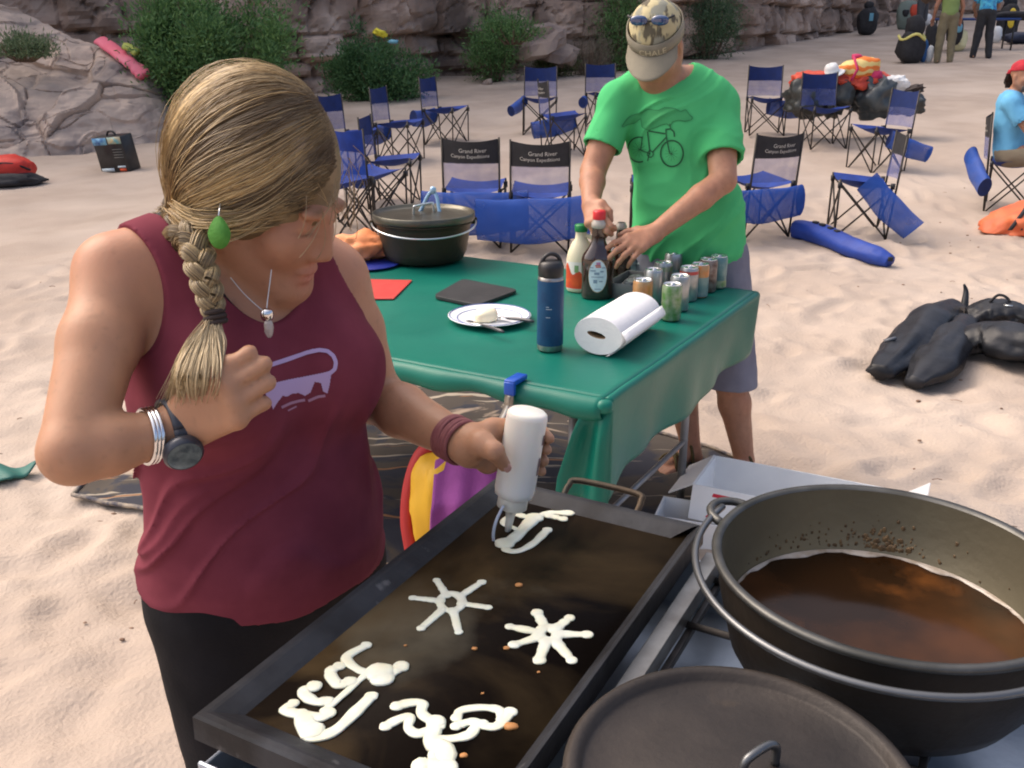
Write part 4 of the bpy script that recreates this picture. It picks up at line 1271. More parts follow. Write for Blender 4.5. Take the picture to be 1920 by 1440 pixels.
for e in (e_back, e_front):
    c_ = pb + np.array([math.cos(e) * .2, math.sin(e) * .2, .135])
    a_ = np.linspace(-1.57, 1.57, 14)
    rd = np.array([math.cos(e), math.sin(e), 0]); tn = np.array([-math.sin(e), math.cos(e), 0])
    MB().tube([c_ - rd * .014 + rd * .03 * math.cos(t) + tn * .03 * math.sin(t) + np.array([0, 0, .004 * math.cos(t)]) for t in a_], .0055, 8).obj('ear', MATS['rim_iron'], pot)
a_ = np.linspace(0, 1, 50)
th = e_back + (math.radians(318) - e_back) * a_
rb = .204 + .004 * np.sin(a_ * math.pi)
MB().tube(np.stack([np.cos(th) * rb, np.sin(th) * rb, .140 - .014 * np.sin(a_ * math.pi) ** .8], 1) + pb, .0042, 10).obj('bail', mat('bail_wire', (.15, .155, .16), .38, metal=.85), pot)

pot.scale = (1.05, 1.05, 1.0)
# covered pot at the front
lc = at_z(1388, 1452, .955)
lb = np.array([lc[0], lc[1], .848])
fp = thing('covered_pot', 'black cast iron pot with flat rimmed lid, nearest the camera', 'pot', lb)
lidm = mat('worn_lid', (.022, .019, .018), .48, (.048, .040, .035), 7, 6, metal=.25, spec=.25, bump=.10, bscale=120, c3=(.10, .07, .042), scale3=6, lo3=.60, hi3=.74)
MB().lathe([(0, 0), (.11, 0), (.125, .01), (.138, .05), (.142, .088)], 64, lb).obj('body', MATS['black_iron'], fp)
MB().lathe([(.136, .089), (.150, .090), (.153, .094), (.153, .103), (.150, .1075), (.1455, .1085), (.140, .106), (.137, .1005), (.134, .098), (.10, .0985), (.04, .1005), (0, .101)], 96, lb).obj('lid', lidm, fp)
hl = at_z(1424, 1438, .955)
MB().tube(smooth_path([hl + np.array(q) for q in ((-.017, -.010, -.006), (-.016, -.009, .012), (-.008, -.005, .018), (.008, .006, .018), (.016, .010, .012), (.017, .011, -.006))], 22), .0042, 8).obj('lid_loop', MATS['bail_wire'], fp)

# ============================================================ open white boxes on the sand beyond the pot
wbx = mat('white_card', (.84, .84, .83), .6, (.78, .78, .78), 9, bump=.05)
def carton(label, pix, size, ang, flap=True, mark=True):
    c = G(*pix); c[2] = float(sand_height(np.array([c[0]]), np.array([c[1]]))[0]) + .012
    R = rot_from((0, 0, 1), (math.cos(ang), math.sin(ang), 0))
    t = thing('carton', label, 'box', c)
    w, d, h = size
    mb = MB(); open_box(mb, c, size, R, .006); mb.obj('box_body', wbx, t, smooth=False)
    def q(x, y, z): return c + R @ np.array([x, y, z])
    if flap:
        FP = {}
        for nm, s_, out, dn in (('r', 1, .06, -.05), ('l', -1, .085, .055)):
            FP[nm] = [q(s_ * w / 2, -d / 2, h), q(s_ * w / 2, d / 2, h), q(s_ * (w / 2 + out), d / 2 - .01, h - dn), q(s_ * (w / 2 + out), -d / 2 + .01, h - dn)]
        FP['f'] = [q(-w / 2, -d / 2, h), q(w / 2, -d / 2, h), q(w / 2 - .01, -d / 2 - .07, h - .09), q(-w / 2 + .01, -d / 2 - .07, h - .09)]
        for P in FP.values(): MB().poly(P).obj('flap', wbx, t, smooth=False, solid=.004)
    if mark:
        me = text_mesh('7', .13)
        co = np.array([v.co[:] for v in me.vertices])
        A_, B_, C_, D_ = FP['f']; ex = unit(B_ - A_); ey = unit(A_ - D_); nn_ = np.cross(ex, ey)
        V = np.array([A_ + ex * (.075 + x + y * .25) - ey * .102 + ey * y * .95 + nn_ * .0035 for x, y, z in co])
        m2 = mesh_from('mark', V, [tuple(p_.vertices) for p_ in me.polygons], False)
        link('printed_mark', m2, mat('red_print', (.60, .015, .04), .5), t)
    return t
carton('large white card box lying open behind the oil pot, long side out', (1490, 1000), (.64, .26, .15), -.47, True, (-.19, .05, 'side'))
carton('small white box in front of larger one by the griddle corner', (1300, 1015), (.24, .15, .10), -.35, False, None)

# yellow and red bag with a purple towel behind the griddle
bgp = G(868, 1090); bgp[2] += .02
bg = thing('tote_bag', 'yellow and red bag standing behind the griddle', 'bag', bgp)
V, F = lump(bgp + np.array([-.02, 0, .22]), (.135, .12, .22), None, .12, 2, 31, 30, 22, flat=bgp[2], fold=.03)
link('bag_body', mesh_from('bag_body', V, F), mat('yellow_fabric', (.72, .42, .02), .6, (.66, .36, .02), 6), bg)
MB().tube(smooth_path([bgp + np.array(q) for q in ((-.15, -.03, .10), (-.16, -.02, .2), (-.148, -.01, .31), (-.115, 0, .40), (-.06, .02, .44))], 24), .02, 8).obj('red_trim', mat('red_fabric', (.45, .03, .03), .6), bg)
n = 30; s, r = np.meshgrid(np.linspace(-1, 1, n), np.linspace(0, 1, n), indexing='ij')
X = bgp[0] + .035 + s * (.10 + .02 * r); fold = .014 * np.sin(s * 8 + r * 2) * (.3 + r)
P = np.stack([X, bgp[1] - .03 - .13 * np.minimum(r * 2.2, 1) + fold, bgp[2] + .435 - .30 * np.maximum(r - .12, 0) - .02 * s ** 2 + .01 * s], -1)
tag(MB().grid(P).obj('towel', mat('purple_cloth', (.27, .06, .27), .85, (.22, .045, .22), 14, bump=.15, bscale=120), None, solid=.006), 'purple towel draped over the yellow and red bag', 'towel')
# ============================================================ people
m_skin = attr_mat('skin', 0.52, sss=0.18, bump=0.05, bscale=240, spec=0.4)
def skin_cols(base, red, seed=0, extra=None):
    base, red = np.array(base), np.array(red)
    def f(V):
        n = np.clip(0.5 + 0.5 * fbm(V * 9, 3, seed), 0, 1)[:, None]
        c = base * (1 - 0.35 * n) + red * 0.35 * n
        c = c * (1 + 0.06 * fbm(V * 60, 2, seed + 3)[:, None]) * (1 - .16 * np.clip(vnoise(V * 170, seed + 6) - .45, 0, 1)[:, None] * 2.2)
        return extra(V, c) if extra else c
    return f
def frame(F, tilt=0.0):
    """right, forward, up axes of a head or body from a level heading and a downward tilt (radians)"""
    F = unit([F[0], F[1], 0]); z = np.array([0, 0, 1.0])
    R = np.cross(F, z)
    Ft = F * math.cos(tilt) - z * math.sin(tilt)
    U = np.cross(R, Ft)
    return R, Ft, U
def head_sdf(S, C, ax, s=1.0, male=False, ears=True):
    R, F, U = ax
    A = np.stack([R, F, U], 1)
    def q(r, f, u): return C + s * (R * r + F * f + U * u)
    def e(c, r, k=.02, sub=False): S.ell(q(*c), np.array(r) * s, A, k * s, sub)
    e((0, -.012, .03), (.073, .093, .085), .03)
    e((0, .034, -.035), (.057, .060, .072), .03)
    w = .058 if male else .052
    for g in (-1, 1):
        S.cone(q(g * w, .0, -.055), q(g * .018, .068, -.098), .022 * s, .017 * s, .025 * s)
        e((g * .036, .062, -.032), (.024, .024, .026), .02)
        e((g * .031, .084, .000), (.015, .012, .011), .01, True)
        e((g * .031, .0745, -.004), (.0135, .0125, .0115), .004)
        e((g * .028, .083, .017), (.022, .010, .008), .012)
        if ears: e((g * .0735, -.006, -.018), (.009, .019, .031), .008)
        S.ball(q(g * .0105, .098 if male else .095, -.041), (.009 if male else .0075) * s, .008 * s)
    e((0, .074, -.102), (.022, .017, .018), .02)
    nw = .0115 if male else .0095
    S.cone(q(0, .088, .006), q(0, .109 if male else .104, -.035), .0085 * s, nw * s, .012 * s)
    e((0, .0885, -.067), (.023, .0085, .006), .006)
    e((0, .087, -.078), (.020, .0085, .0065), .006)
    e((0, .0965, -.0725), (.024, .006, .0016), .004, True)
    return q
FL = [(.046, .026, .020), (.050, .030, .022), (.046, .028, .021), (.036, .021, .018)]
def hand_sdf(S, wrist, d, n, curls, thumb, size=1.0, sside=None, spread=.06, wr=.024):
    d = unit(d); n = np.asarray(n, float); n = unit(n - d * (n @ d))
    s = np.cross(n, d)
    if sside is not None and s @ np.asarray(sside) < 0: s = -s
    wrist = np.asarray(wrist, float)
    kd, ks = [.088, .092, .087, .078], [.029, .010, -.010, -.028]
    for i in range(4):
        kn = wrist + size * (d * kd[i] + s * ks[i])
        S.cone(wrist + s * ks[i] * .5 * size, kn, wr * .62 * size, .0125 * size, .016 * size)
        S.ball(kn + n * .003 * size, .0115 * size, .008 * size)
        p = kn; a = 0
        dd = unit(d + s * (ks[i] / .03) * spread)
        r = [.0105, .0095, .0086, .0072]
        if i == 3: r = [x * .86 for x in r]
        c = curls[i] if isinstance(curls[0], (tuple, list)) else curls
        for j in range(3):
            a += math.radians(c[j])
            e = p + size * FL[i][j] * (dd * math.cos(a) - n * math.sin(a))
            S.cone(p, e, r[j] * size, r[j + 1] * size, .004 * size)
            p = e
    if thumb is not None:
        T = [wrist + size * (d * t[0] + s * t[1] + n * t[2]) for t in thumb]
        S.cone(wrist + s * .012 * size + d * .012 * size, T[0], .016 * size, .0155 * size, .014 * size)
        S.cone(T[0], T[1], .0145 * size, .0118 * size, .006 * size); S.cone(T[1], T[2], .0118 * size, .0088 * size, .005 * size)
    return s
def smin(a, b, k):
    h = np.maximum(k - np.abs(a - b), 0) / k
    return np.minimum(a, b) - h * h * k * .25

# ------------------------------------------------------------ the woman at the griddle
wF = unit((.70, -.71, 0)); wL = np.array([-wF[1], wF[0], 0.0]); Zv = np.array([0, 0, 1.0])
Pv = W(508, 1060, 1.40); Nk = W(425, 452, 1.215)
spine = Nk - Pv
def T(l, f, u):                                   # torso coordinates: left, forward, fraction up the spine
    return Pv + wL * l + wF * f + spine * u
S0 = SDF()                                         # trunk, bare
AxT = np.stack([wL, wF, Zv], 1)
S0.ell(T(0, -.005, .02), (.162, .122, .15), AxT, .05)
S0.ell(T(0, .016, .26), (.156, .116, .14), AxT, .06)
S0.ell(T(0, .005, .48), (.146, .104, .12), AxT, .06)
S0.ell(T(0, .0, .70), (.150, .108, .15), AxT, .05)
S0.ell(T(0, -.012, .88), (.148, .080, .09), AxT, .05)
for g in (-1, 1): S0.ell(T(g * .074, .088, .655), (.072, .066, .072), AxT, .05)
for g in (-1, 1): S0.ell(T(g * .07, -.055, -.02), (.08, .06, .10), AxT, .05)
shR, elR, wrR = W(216, 520, 1.14), W(136, 848, 1.03), W(330, 806, 1.095)
shL, elL, wrL = W(622, 530, 1.315), W(700, 742, 1.45), W(878, 836, 1.30)
for sh, l in ((shR, -.06), (shL, .06)):
    S0.cone(T(l, -.015, .98), sh + np.array([0, 0, .010]), .042, .040, .05)
S0.cone(T(0, -.02, .90), Nk + np.array([.012, -.004, .05]), .052, .050, .03)
body = S0.copy()
def arm(S, sh, el, wr, r=(.060, .053, .045, .044, .036, .0265), k=.012):
    S.cone(sh, sh * .6 + el * .4, r[0], r[1] + .003, .03)
    S.cone(sh * .6 + el * .4, el, r[1] + .003, r[2], k)
    m = el * .68 + wr * .32
    S.cone(el, m, r[2] - .002, r[3] - .001, k); S.cone(m, wr, r[3] - .001, r[5], k)
arm(body, shR, elR, wrR, (.042, .0405, .035, .0345, .030, .0235))
arm(body, shL, elL, wrL, (.048, .046, .041, .040, .034, .0255))
hC = W(498, 356, 1.160)
hax = frame((.94, -.33), math.radians(25)); hR, hF, hU = hax
body.cone(Nk + np.array([.01, 0, .0]), hC - hU * .05 - hF * .02, .050, .050, .03)
hq = head_sdf(body, hC, hax, .98, ears=False)
# right fist at the end of the braid
kn = W(432, 742, 1.055)
dR = unit(kn - wrR); nR = unit(O - kn)
fist_s = hand_sdf(body, wrR + dR * .012, dR, nR, [(38, 96, 70), (40, 98, 70), (42, 98, 68), (44, 96, 66)], [(.042, .036, -.008), (.074, .044, -.010), (.103, .036, -.014)], .93, sside=(0, 0, 1), wr=.030)
# left hand closed round the squeeze bottle
bA, bB = W(990, 770, 1.300), W(963, 930, 1.335)
bax = unit(bA - bB); be1 = unit(np.cross(np.cross(bax, (1, 0, 0)), bax)); be2 = np.cross(bax, be1)
if be2[1] < 0: be2 = -be2
BR = .0285
def BC(phi, h, r): 
    ph = math.radians(phi)
    return bB + bax * h + (be1 * math.cos(ph) + be2 * math.sin(ph)) * r
for i, h in enumerate((.096, .078, .060, .043)):
    pts = [BC(172 - i * 2, h - .004, BR + .016), BC(108, h, BR + .0105), BC(52, h - .002, BR + .009), BC(8 + i * 5, h - .006, BR + .0085)]
    rr_ = [.0115, .0098, .0088, .0074]
    body.chain(pts, rr_, .006)
    body.cone(wrL + np.array([.008, .004, .0]) + bax * (h - .07) * .5, pts[0], .016, .0125, .016)
th = [W(903, 832, 1.27), W(927, 846, 1.252), W(945, 872, 1.272)]
body.cone(wrL, th[0], .022, .018, .016); body.cone(th[0], th[1], .0165, .0128, .008); body.cone(th[1], th[2], .0128, .0092, .006)
# legs
hips = [T(-.088, 0, -.06), T(.088, 0, -.06)]
foot = [on_ground(*(T(-.10, .02, 0)[:2])), on_ground(*(T(.10, .02, 0)[:2]))]
knee = []
for hp_, ft_ in zip(hips, foot):
    k_ = hp_ * .46 + ft_ * .54 + wF * .03; knee.append(k_)
def legs_sdf(S, hips, knee, foot, F, r=(.092, .062, .056, .036)):
    for hp_, kn_, ft_ in zip(hips, knee, foot):
        an = ft_ + np.array([0, 0, .085])
        S.cone(hp_, kn_, r[0], r[1], .03)
        m = kn_ * .68 + an * .32 - F * .012
        S.cone(kn_, m, r[1] - .004, r[2], .02); S.cone(m, an, r[2], r[3], .02)
def feet_sdf(S, foot, F, s=1.0, k=.015):
    for ft_ in foot:
        S.cone(ft_ + Zv * .06 - F * .0, ft_ + Zv * .03 - F * .04, .036 * s, .03 * s, k)
        S.cone(ft_ + Zv * .055, ft_ + Zv * .03 + F * .11 * s, .036 * s, .030 * s, k)
        S.cone(ft_ + Zv * .03 + F * .11 * s, ft_ + Zv * .022 + F * .17 * s, .033 * s, .021 * s, k)
legs_sdf(body, hips, knee, foot, wF); feet_sdf(body, foot, wF)
woman = thing('person', 'woman in a maroon tank top with a long blonde braid, squeezing batter onto griddle', 'person', on_ground(*Pv[:2]))
lo, hi = body.bounds(.02)
def w_extra(V, c):
    f = np.exp(-((V - hq(.03, .06, -.03)) ** 2).sum(1) / .09 ** 2)[:, None]
    c = c * (1 - .4 * f) + np.array([.36, .135, .085]) * .4 * f  # reddened face, darkened too: its shade is put into the skin colour
    for sp_ in (shR, shL):
        f2 = .30 * np.exp(-((V - sp_ - np.array([0, 0, .03])) ** 2).sum(1) / .08 ** 2)[:, None]
        c = c * (1 - f2) + np.array([.50, .18, .115]) * f2
    lipd = np.exp(-(((V - hq(0, .09, -.072)) / .018) ** 2).sum(1))[:, None]
    c = c * (1 - .6 * lipd) + np.array([.45, .13, .11]) * .6 * lipd
    for g in (-1, 1):                                   # brows and lashes
        b_ = V - hq(g * .03, .09, .022); lr, lu = b_ @ hR, b_ @ hU; lf = b_ @ hF
        m = np.exp(-(lr / .018) ** 2 - (lu / .0035) ** 2 - (lf / .03) ** 2)[:, None]
        c = c * (1 - .6 * m) + np.array([.12, .07, .03]) * .6 * m
        b_ = V - hq(g * .031, .085, -.012); lr, lu, lf = b_ @ hR, b_ @ hU, b_ @ hF
        m = np.exp(-(lr / .014) ** 2 - (lu / .002) ** 2 - (lf / .02) ** 2)[:, None]
        c = c * (1 - .7 * m) + np.array([.05, .025, .015]) * .7 * m
    return c
link('body', sdf_mesh('body', body, lo, hi, .0038, 2, skin_cols((.43, .235, .138), (.45, .20, .115), 1, w_extra)), m_skin, woman)

def loc_t(V):
    q = V - Pv
    u = (q @ Zv) / spine[2]
    q = q - u[:, None] * spine
    return q @ wL, q @ wF, Pv[2] + u * spine[2]
zs = Nk[2]
def folds(V, amp, seed=0, dirv=None):
    l, f, u = loc_t(V)
    q = np.stack([l * 3.2 + u * 3.0, f * 4, u * 8 - l * 6], 1)
    a = fbm(q, 3, seed); r = 1 - np.abs(fbm(q * .9 + 4, 2, seed + 4)) * 2
    q2 = np.stack([(l * .8 + u * .6) * 3.0, (u * .8 - l * .6) * 15 + 1.5 * fbm(np.stack([l * 4, u * 4, f * 4], 1), 2, 8), f * 3], 1)
    r2 = np.clip(1 - np.abs(fbm(q2, 2, seed + 9)) * 2.6, 0, 1) ** 1.5
    low = np.clip((zs - .16 - u) / .08, 0, 1) * np.clip((u - Pv[2] + .01) / .10, .2, 1)
    return amp * (a * .4 + np.clip(r, 0, 1) ** 2 * .5 + low * (r2 - .3) * .9)
def tank_f(P):
    d = S0(P) - .007 
    m = d < .05
    q = P[m]; l, f, u = loc_t(q)
    dd = d[m] - folds(q, .0090, 3) * np.clip((zs - .12 - u) / .1, .15, 1) - .006 * np.clip((Pv[2] + .16 - u) / .16, 0, 1)
    hem = (Pv[2] + .006 - .016 * np.clip(f / .1, -1, 1) + .004 * np.sin(l * 40)) - u
    dd = np.maximum(dd, hem)
    nk = 1 - np.sqrt(((l + .004) / .076) ** 2 + ((u - (zs + .055)) / np.where(f > 0, .142, .12)) ** 2)
    dd = np.maximum(dd, nk * .07)
    for g in (-1, 1):
        ah = 1 - np.sqrt(((l - g * .196) / .083) ** 2 + ((u - (zs - .012)) / .122) ** 2)
        dd = np.maximum(dd, ah * .06)
        dd = np.maximum(dd, (np.abs(l) - .196))
    dd = np.maximum(dd, u - (zs + .075))
    d[m] = dd
    return d
tlo = np.array([Pv[0] - .3, Pv[1] - .3, Pv[2] - .09]); thi = np.array([Pv[0] + .3, Pv[1] + .3, zs + .12])
maroon = mat('maroon_jersey', (.190, .040, .060), .9, (.155, .031, .048), 18, 5, bump=.05, bscale=420, spec=.12)
tank_me = sdf_mesh('tank_top', tank_f, tlo, thi, .0034, 2)
link('tank_top', tank_me, maroon, woman)
def bra_f(P):
    d = S0(P) - .0042
    m = d < .05
    q = P[m]; l, f, u = loc_t(q)
    dd = np.maximum(d[m], (Pv[2] + .3) - u)
    dd = np.maximum(dd, (1 - np.sqrt(((l + .004) / .066) ** 2 + ((u - (zs + .06)) / .158) ** 2)) * .065)
    for g in (-1, 1):
        dd = np.maximum(dd, (1 - np.sqrt(((l - g * .196) / .104) ** 2 + ((u - (zs - .012)) / .132) ** 2)) * .06)
        dd = np.maximum(dd, np.abs(l) - .185)
    dd = np.maximum(dd, u - (zs + .07))
    d[m] = dd
    return d
link('bra_straps', sdf_mesh('bra_straps', bra_f, tlo, thi, .0036, 2), mat('black_jersey', (.010, .010, .012), .8), woman)
Sp = SDF(); Sp.p = list(S0.p[:2]) + list(S0.p[7:9])
legs_sdf(Sp, hips, knee, foot, wF)
def pants_f(P):
    d = Sp(P) - .0045 + .0015 * fbm(P * 22, 2, 3)
    d = np.maximum(d, P[:, 2] - (Pv[2] + .05)); return np.maximum(d, (gz(Pv[0], Pv[1]) + .16) - P[:, 2])
plo, phi_ = Sp.bounds(.02)
link('leggings', sdf_mesh('leggings', pants_f, plo, phi_, .0055, 2), mat('black_leggings', (.006, .006, .008), .8, (.010, .010, .013), 9, bump=.1, bscale=200, spec=.15), woman)

# hair: a cap under thousands of swept strands
m_hair = attr_mat('hair', .40, spec=.55, aniso=.5)
hE = np.array([.087, .110, .126]); hEc = hq(0, -.020, .014)
HA = np.stack([hR, hF, hU], 1)
def hcap(P):
    q = (P - hEc) @ HA
    k0 = np.sqrt(((q / (hE - .004)) ** 2).sum(1)); k1 = np.sqrt(((q / (hE - .004) ** 2) ** 2).sum(1)) + 1e-9
    d = k0 * (k0 - 1) / k1
    pass
    r, f, u = ((P - hC) @ HA).T
    uc = np.interp(f, [-.12, -.055, -.02, .02, .06, .1], [-.115, -.105, -.080, -.050, -.016, .006])
    return np.maximum(d, uc - u)
hair_base = sdf_mesh('hair', hcap, hC - .17, hC + .17, .0045, 2, lambda V: np.tile([.20, .135, .065], (len(V), 1)) * (1 + .3 * fbm(V * 30, 2)[:, None]))
hair_o = link('hair', hair_base, m_hair, woman)
def to_dir(p):
    q = (np.asarray(p) - hEc) @ HA / hE
    return q / np.linalg.norm(q)
rg = np.random.default_rng(5)
nape = W(336, 420, 1.185)
nd_ = to_dir(nape)
paths, cols = [], []
N = 13000
for i in range(N):
    t = rg.random() if i % 5 else rg.uniform(.8, 1)
    # roots: from the right temple along the hairline to the parting, then back over the crown
    if t < .42:
        x = t / .42; root = hq(.073 - .063 * x, .048 + .040 * x - .02 * x * x, -.004 + .082 * x)
    else:
        x = (t - .42) / .58; root = hq(.010 - .045 * x, .068 - .19 * x, .085 + .05 * math.sin(min(1, x * 1.3) * 2.6) - .05 * max(0, x - .75) * 4)
    a = to_dir(root + rg.normal(0, .004, 3))
    b = unit(nd_ + rg.normal(0, .05 + .16 * max(0, t - .75), 3) + (HA.T @ np.array([0, 0, 0])))
    om = math.acos(np.clip(a @ b, -1, 1)); s = np.linspace(0, 1, 16)
    d = (np.sin((1 - s) * om)[:, None] * a + np.sin(s * om)[:, None] * b) / math.sin(om)
    sag = np.sin(s * math.pi)
    # the lowest locks swing down over ear and temple before turning back
    low = np.clip(1 - t / .45, 0, 1)
    d = d + sag[:, None] * (np.array([.10, 0, -.20 * low + .02]) + .006 * np.array([0, 0, math.sin(t * 55)]) + rg.normal(0, .025, 3))
    d /= np.linalg.norm(d, axis=1)[:, None]
    clump = fbm(np.array([[t * 16, 3, 0]]), 2, 8)[0]
    rr = 1 + (.006 * clump + rg.uniform(-.022, .024)) * np.minimum(sag * 2, 1) + .006 * np.sin(s * 5 + rg.normal(0, 1))
    p = hEc + (d * hE * rr[:, None]) @ HA.T
    w = np.clip((s - .84) / .16, 0, 1)[:, None] ** 1.5
    p = p * (1 - w) + (nape + rg.normal(0, .010, 3)) * w
    if t < .60:                                        # low locks fold over the ear
        root = hEc + (a * hE) @ HA.T + (HA @ a) * .002
        o = rg.normal(0, .002, 3); hu = hU * .085 * t + rg.normal(0, .004) * hU
        lk = smooth_path([root + o, hq(.082, .022, -.026) + hu + o * 1.5, hq(.086, -.026, -.050) + hu + o * 2, hq(.070, -.066, -.056) + hu * .8 + o * 2, nape + rg.normal(0, .009, 3)], 16)
        wl = (1 - t / .60) ** .7; p = p * (1 - wl) + lk * wl
    paths.append(p)
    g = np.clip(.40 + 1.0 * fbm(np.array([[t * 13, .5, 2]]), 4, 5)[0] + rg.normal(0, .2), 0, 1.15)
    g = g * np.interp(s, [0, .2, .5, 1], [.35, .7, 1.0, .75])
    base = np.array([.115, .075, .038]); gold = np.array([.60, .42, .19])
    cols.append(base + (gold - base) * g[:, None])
N = len(paths)
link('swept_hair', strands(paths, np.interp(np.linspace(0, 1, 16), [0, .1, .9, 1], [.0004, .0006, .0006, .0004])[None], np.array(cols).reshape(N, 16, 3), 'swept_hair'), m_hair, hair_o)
main_paths = paths
# loose wisps round the forehead
paths, cols = [], []
for i in range(26):
    r0 = hq(rg.uniform(-.05, .06), .085 + rg.normal(0, .006), .06 + rg.normal(0, .02))
    dv = hF * rg.uniform(.0, .025) - hU * rg.uniform(.02, .08) + hR * rg.normal(0, .03)
    s = np.linspace(0, 1, 16)[:, None]
    paths.append(r0 + dv * s + hF * .014 * np.sin(s * 2.6) * rg.uniform(.2, 1)); cols.append(np.tile([.30, .21, .11], (16, 1)))
link('loose_wisps', strands(paths, .0005, np.array(cols), 'loose_wisps'), m_hair, hair_o)

# stray hairs lifting off the crown
stray, cols = [], []
for i in rg.integers(0, N, 260):
    p = main_paths[i]; o = (p - hEc) / np.linalg.norm(p - hEc, axis=1)[:, None]
    sl_ = np.sin(np.linspace(0, math.pi, 16))[:, None]
    stray.append(p + o * sl_ * rg.uniform(.002, .008) + hU * sl_ * rg.normal(0, .006) + hF * sl_ * rg.normal(0, .006))
    cols.append(np.tile(np.array([.36, .26, .13]) * rg.uniform(.6, 1.3), (16, 1)))
paths = stray
link('stray_hairs', strands(paths, .0004, np.array(cols), 'stray_hairs'), m_hair, hair_o)
# braid over the shoulder
tie = W(403, 594, 1.075)
bp = smooth_path([nape + np.array([.0, .02, .01]), W(338, 428, 1.14), W(362, 455, 1.095), W(380, 510, 1.075), W(395, 562, 1.072), tie], 90)
TT_ = np.gradient(bp, axis=0); TT_ /= np.linalg.norm(TT_, axis=1)[:, None]
vw = bp - O; vw /= np.linalg.norm(vw, axis=1)[:, None]
bs = np.cross(TT_, vw); bs /= np.linalg.norm(bs, axis=1)[:, None]; bn = np.cross(bs, TT_)
tpar = np.linspace(0, 1, 90)
amp = np.interp(tpar, [0, .15, .6, .93, 1], [.0125, .0125, .0100, .0072, .0045])
paths, cols = [], []
for k in range(3):
    ph = 2 * math.pi * (tpar ** .93) * 3.0 + k * 2 * math.pi / 3
    cen = bp + bs * (amp * np.sin(ph))[:, None] + bn * (amp * .55 * np.sin(2 * ph))[:, None]
    r0 = np.interp(tpar, [0, .2, .7, .94, 1], [.0125, .0105, .0082, .0060, .0045])
    tt = np.gradient(cen, axis=0); tt /= np.linalg.norm(tt, axis=1)[:, None]
    u = np.cross(tt, vw); u /= np.linalg.norm(u, axis=1)[:, None]; v_ = np.cross(tt, u)
    for j in range(240):
        a0, rr = rg.uniform(0, 6.283), math.sqrt(rg.uniform(.35, 1.1))
        a = a0 + 5.0 * tpar * rg.uniform(.5, 1)
        paths.append(cen + (u * np.cos(a)[:, None] + v_ * np.sin(a)[:, None] * .85) * (r0 * rr)[:, None])
        g = np.clip(rg.normal(.42, .2), 0, 1)
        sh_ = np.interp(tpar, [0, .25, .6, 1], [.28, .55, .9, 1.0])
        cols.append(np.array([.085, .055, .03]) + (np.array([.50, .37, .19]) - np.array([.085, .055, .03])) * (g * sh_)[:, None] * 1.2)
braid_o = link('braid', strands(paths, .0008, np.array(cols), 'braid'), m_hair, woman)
bc = MB(); bc.tube(bp, amp * .75, 8); bc.obj('braid_core', mat('hair_core', (.07, .045, .025), .6), braid_o)
# coil at the nape where the braid starts
paths, cols = [], []
for j in range(700):
    a0 = rg.uniform(0, 6.283); s = np.linspace(0, 1, 18)
    c0 = hq(-.02, -.095, -.03); c1 = nape + np.array([.0, .0, -.002]); c2 = W(356, 440, 1.125)
    path = smooth_path([c0, c1, c2], 18)
    rad = .022 * np.interp(s, [0, .4, 1], [.9, 1.0, .6]) * math.sqrt(rg.uniform(.3, 1))
    uu = np.array([.3, -.2, .9]); ww = np.array([-.5, -.8, .1])
    paths.append(path + (uu * np.cos(a0 + 2 * s)[:, None] + ww * np.sin(a0 + 2 * s)[:, None]) * rad[:, None])
    g = np.clip(rg.normal(.3, .2), 0, 1); cols.append(np.tile(np.array([.085, .058, .032]) + np.array([.3, .22, .1]) * g, (18, 1)))
link('nape_coil', strands(paths, .0009, np.array(cols), 'nape_coil'), m_hair, hair_o)
V, F = lump((hq(-.0, -.085, -.04) + nape) / 2, (.034, .024, .022), None, .05, 2, 3, 16, 12)
link('nape_core', mesh_from('nape_core', V, F), MATS['hair_core'], hair_o)
# tail below the tie, gathered in the fist
paths, cols = [], []
endc = W(366, 752, 1.05)
for j in range(2200):
    s = np.linspace(0, 1, 20)
    o1 = rg.normal(0, 1, 2); e = W(372 + 14 * o1[0], 745 + 8 * o1[1], 1.06)
    m_ = W(385 + 26 * np.clip(o1[0], -1.7, 1.5) - 10, 690 + 8 * o1[1], 1.06 - .012 * o1[1])
    if rg.random() < .35: e = W(352 + 22 * o1[0], 770 + 14 * o1[1], 1.09)
    st_ = tie + rg.normal(0, .003, 3)
    mid1 = st_ + (m_ - st_) * .45 + (W(385 + 18 * o1[0], 640, 1.06) - (st_ + (m_ - st_) * .45)) * .5
    paths.append(smooth_path([st_, mid1, m_, e], 20))
    g = np.clip(rg.normal(.6, .25), 0, 1.1); cols.append(np.tile(np.array([.34, .26, .15]) + np.array([.26, .21, .13]) * g, (20, 1)))
link('braid_tail', strands(paths, np.interp(np.linspace(0, 1, 20), [0, .5, 1], [.0006, .0006, .0003])[None], np.array(cols), 'braid_tail'), m_hair, braid_o)
d = TT_[-1]; a = np.linspace(0, 2 * math.pi, 22, endpoint=False); R_ = rot_from(d)
for k in range(3):
    MB().tube(tie - d * .006 * (k - 1) + (np.stack([np.cos(a) * .0105, np.sin(a) * .0095, a * 0], 1) @ R_.T), .0033, 8, closed=True).obj('hair_tie', mat('hair_tie', (.03, .018, .015), .8), braid_o)
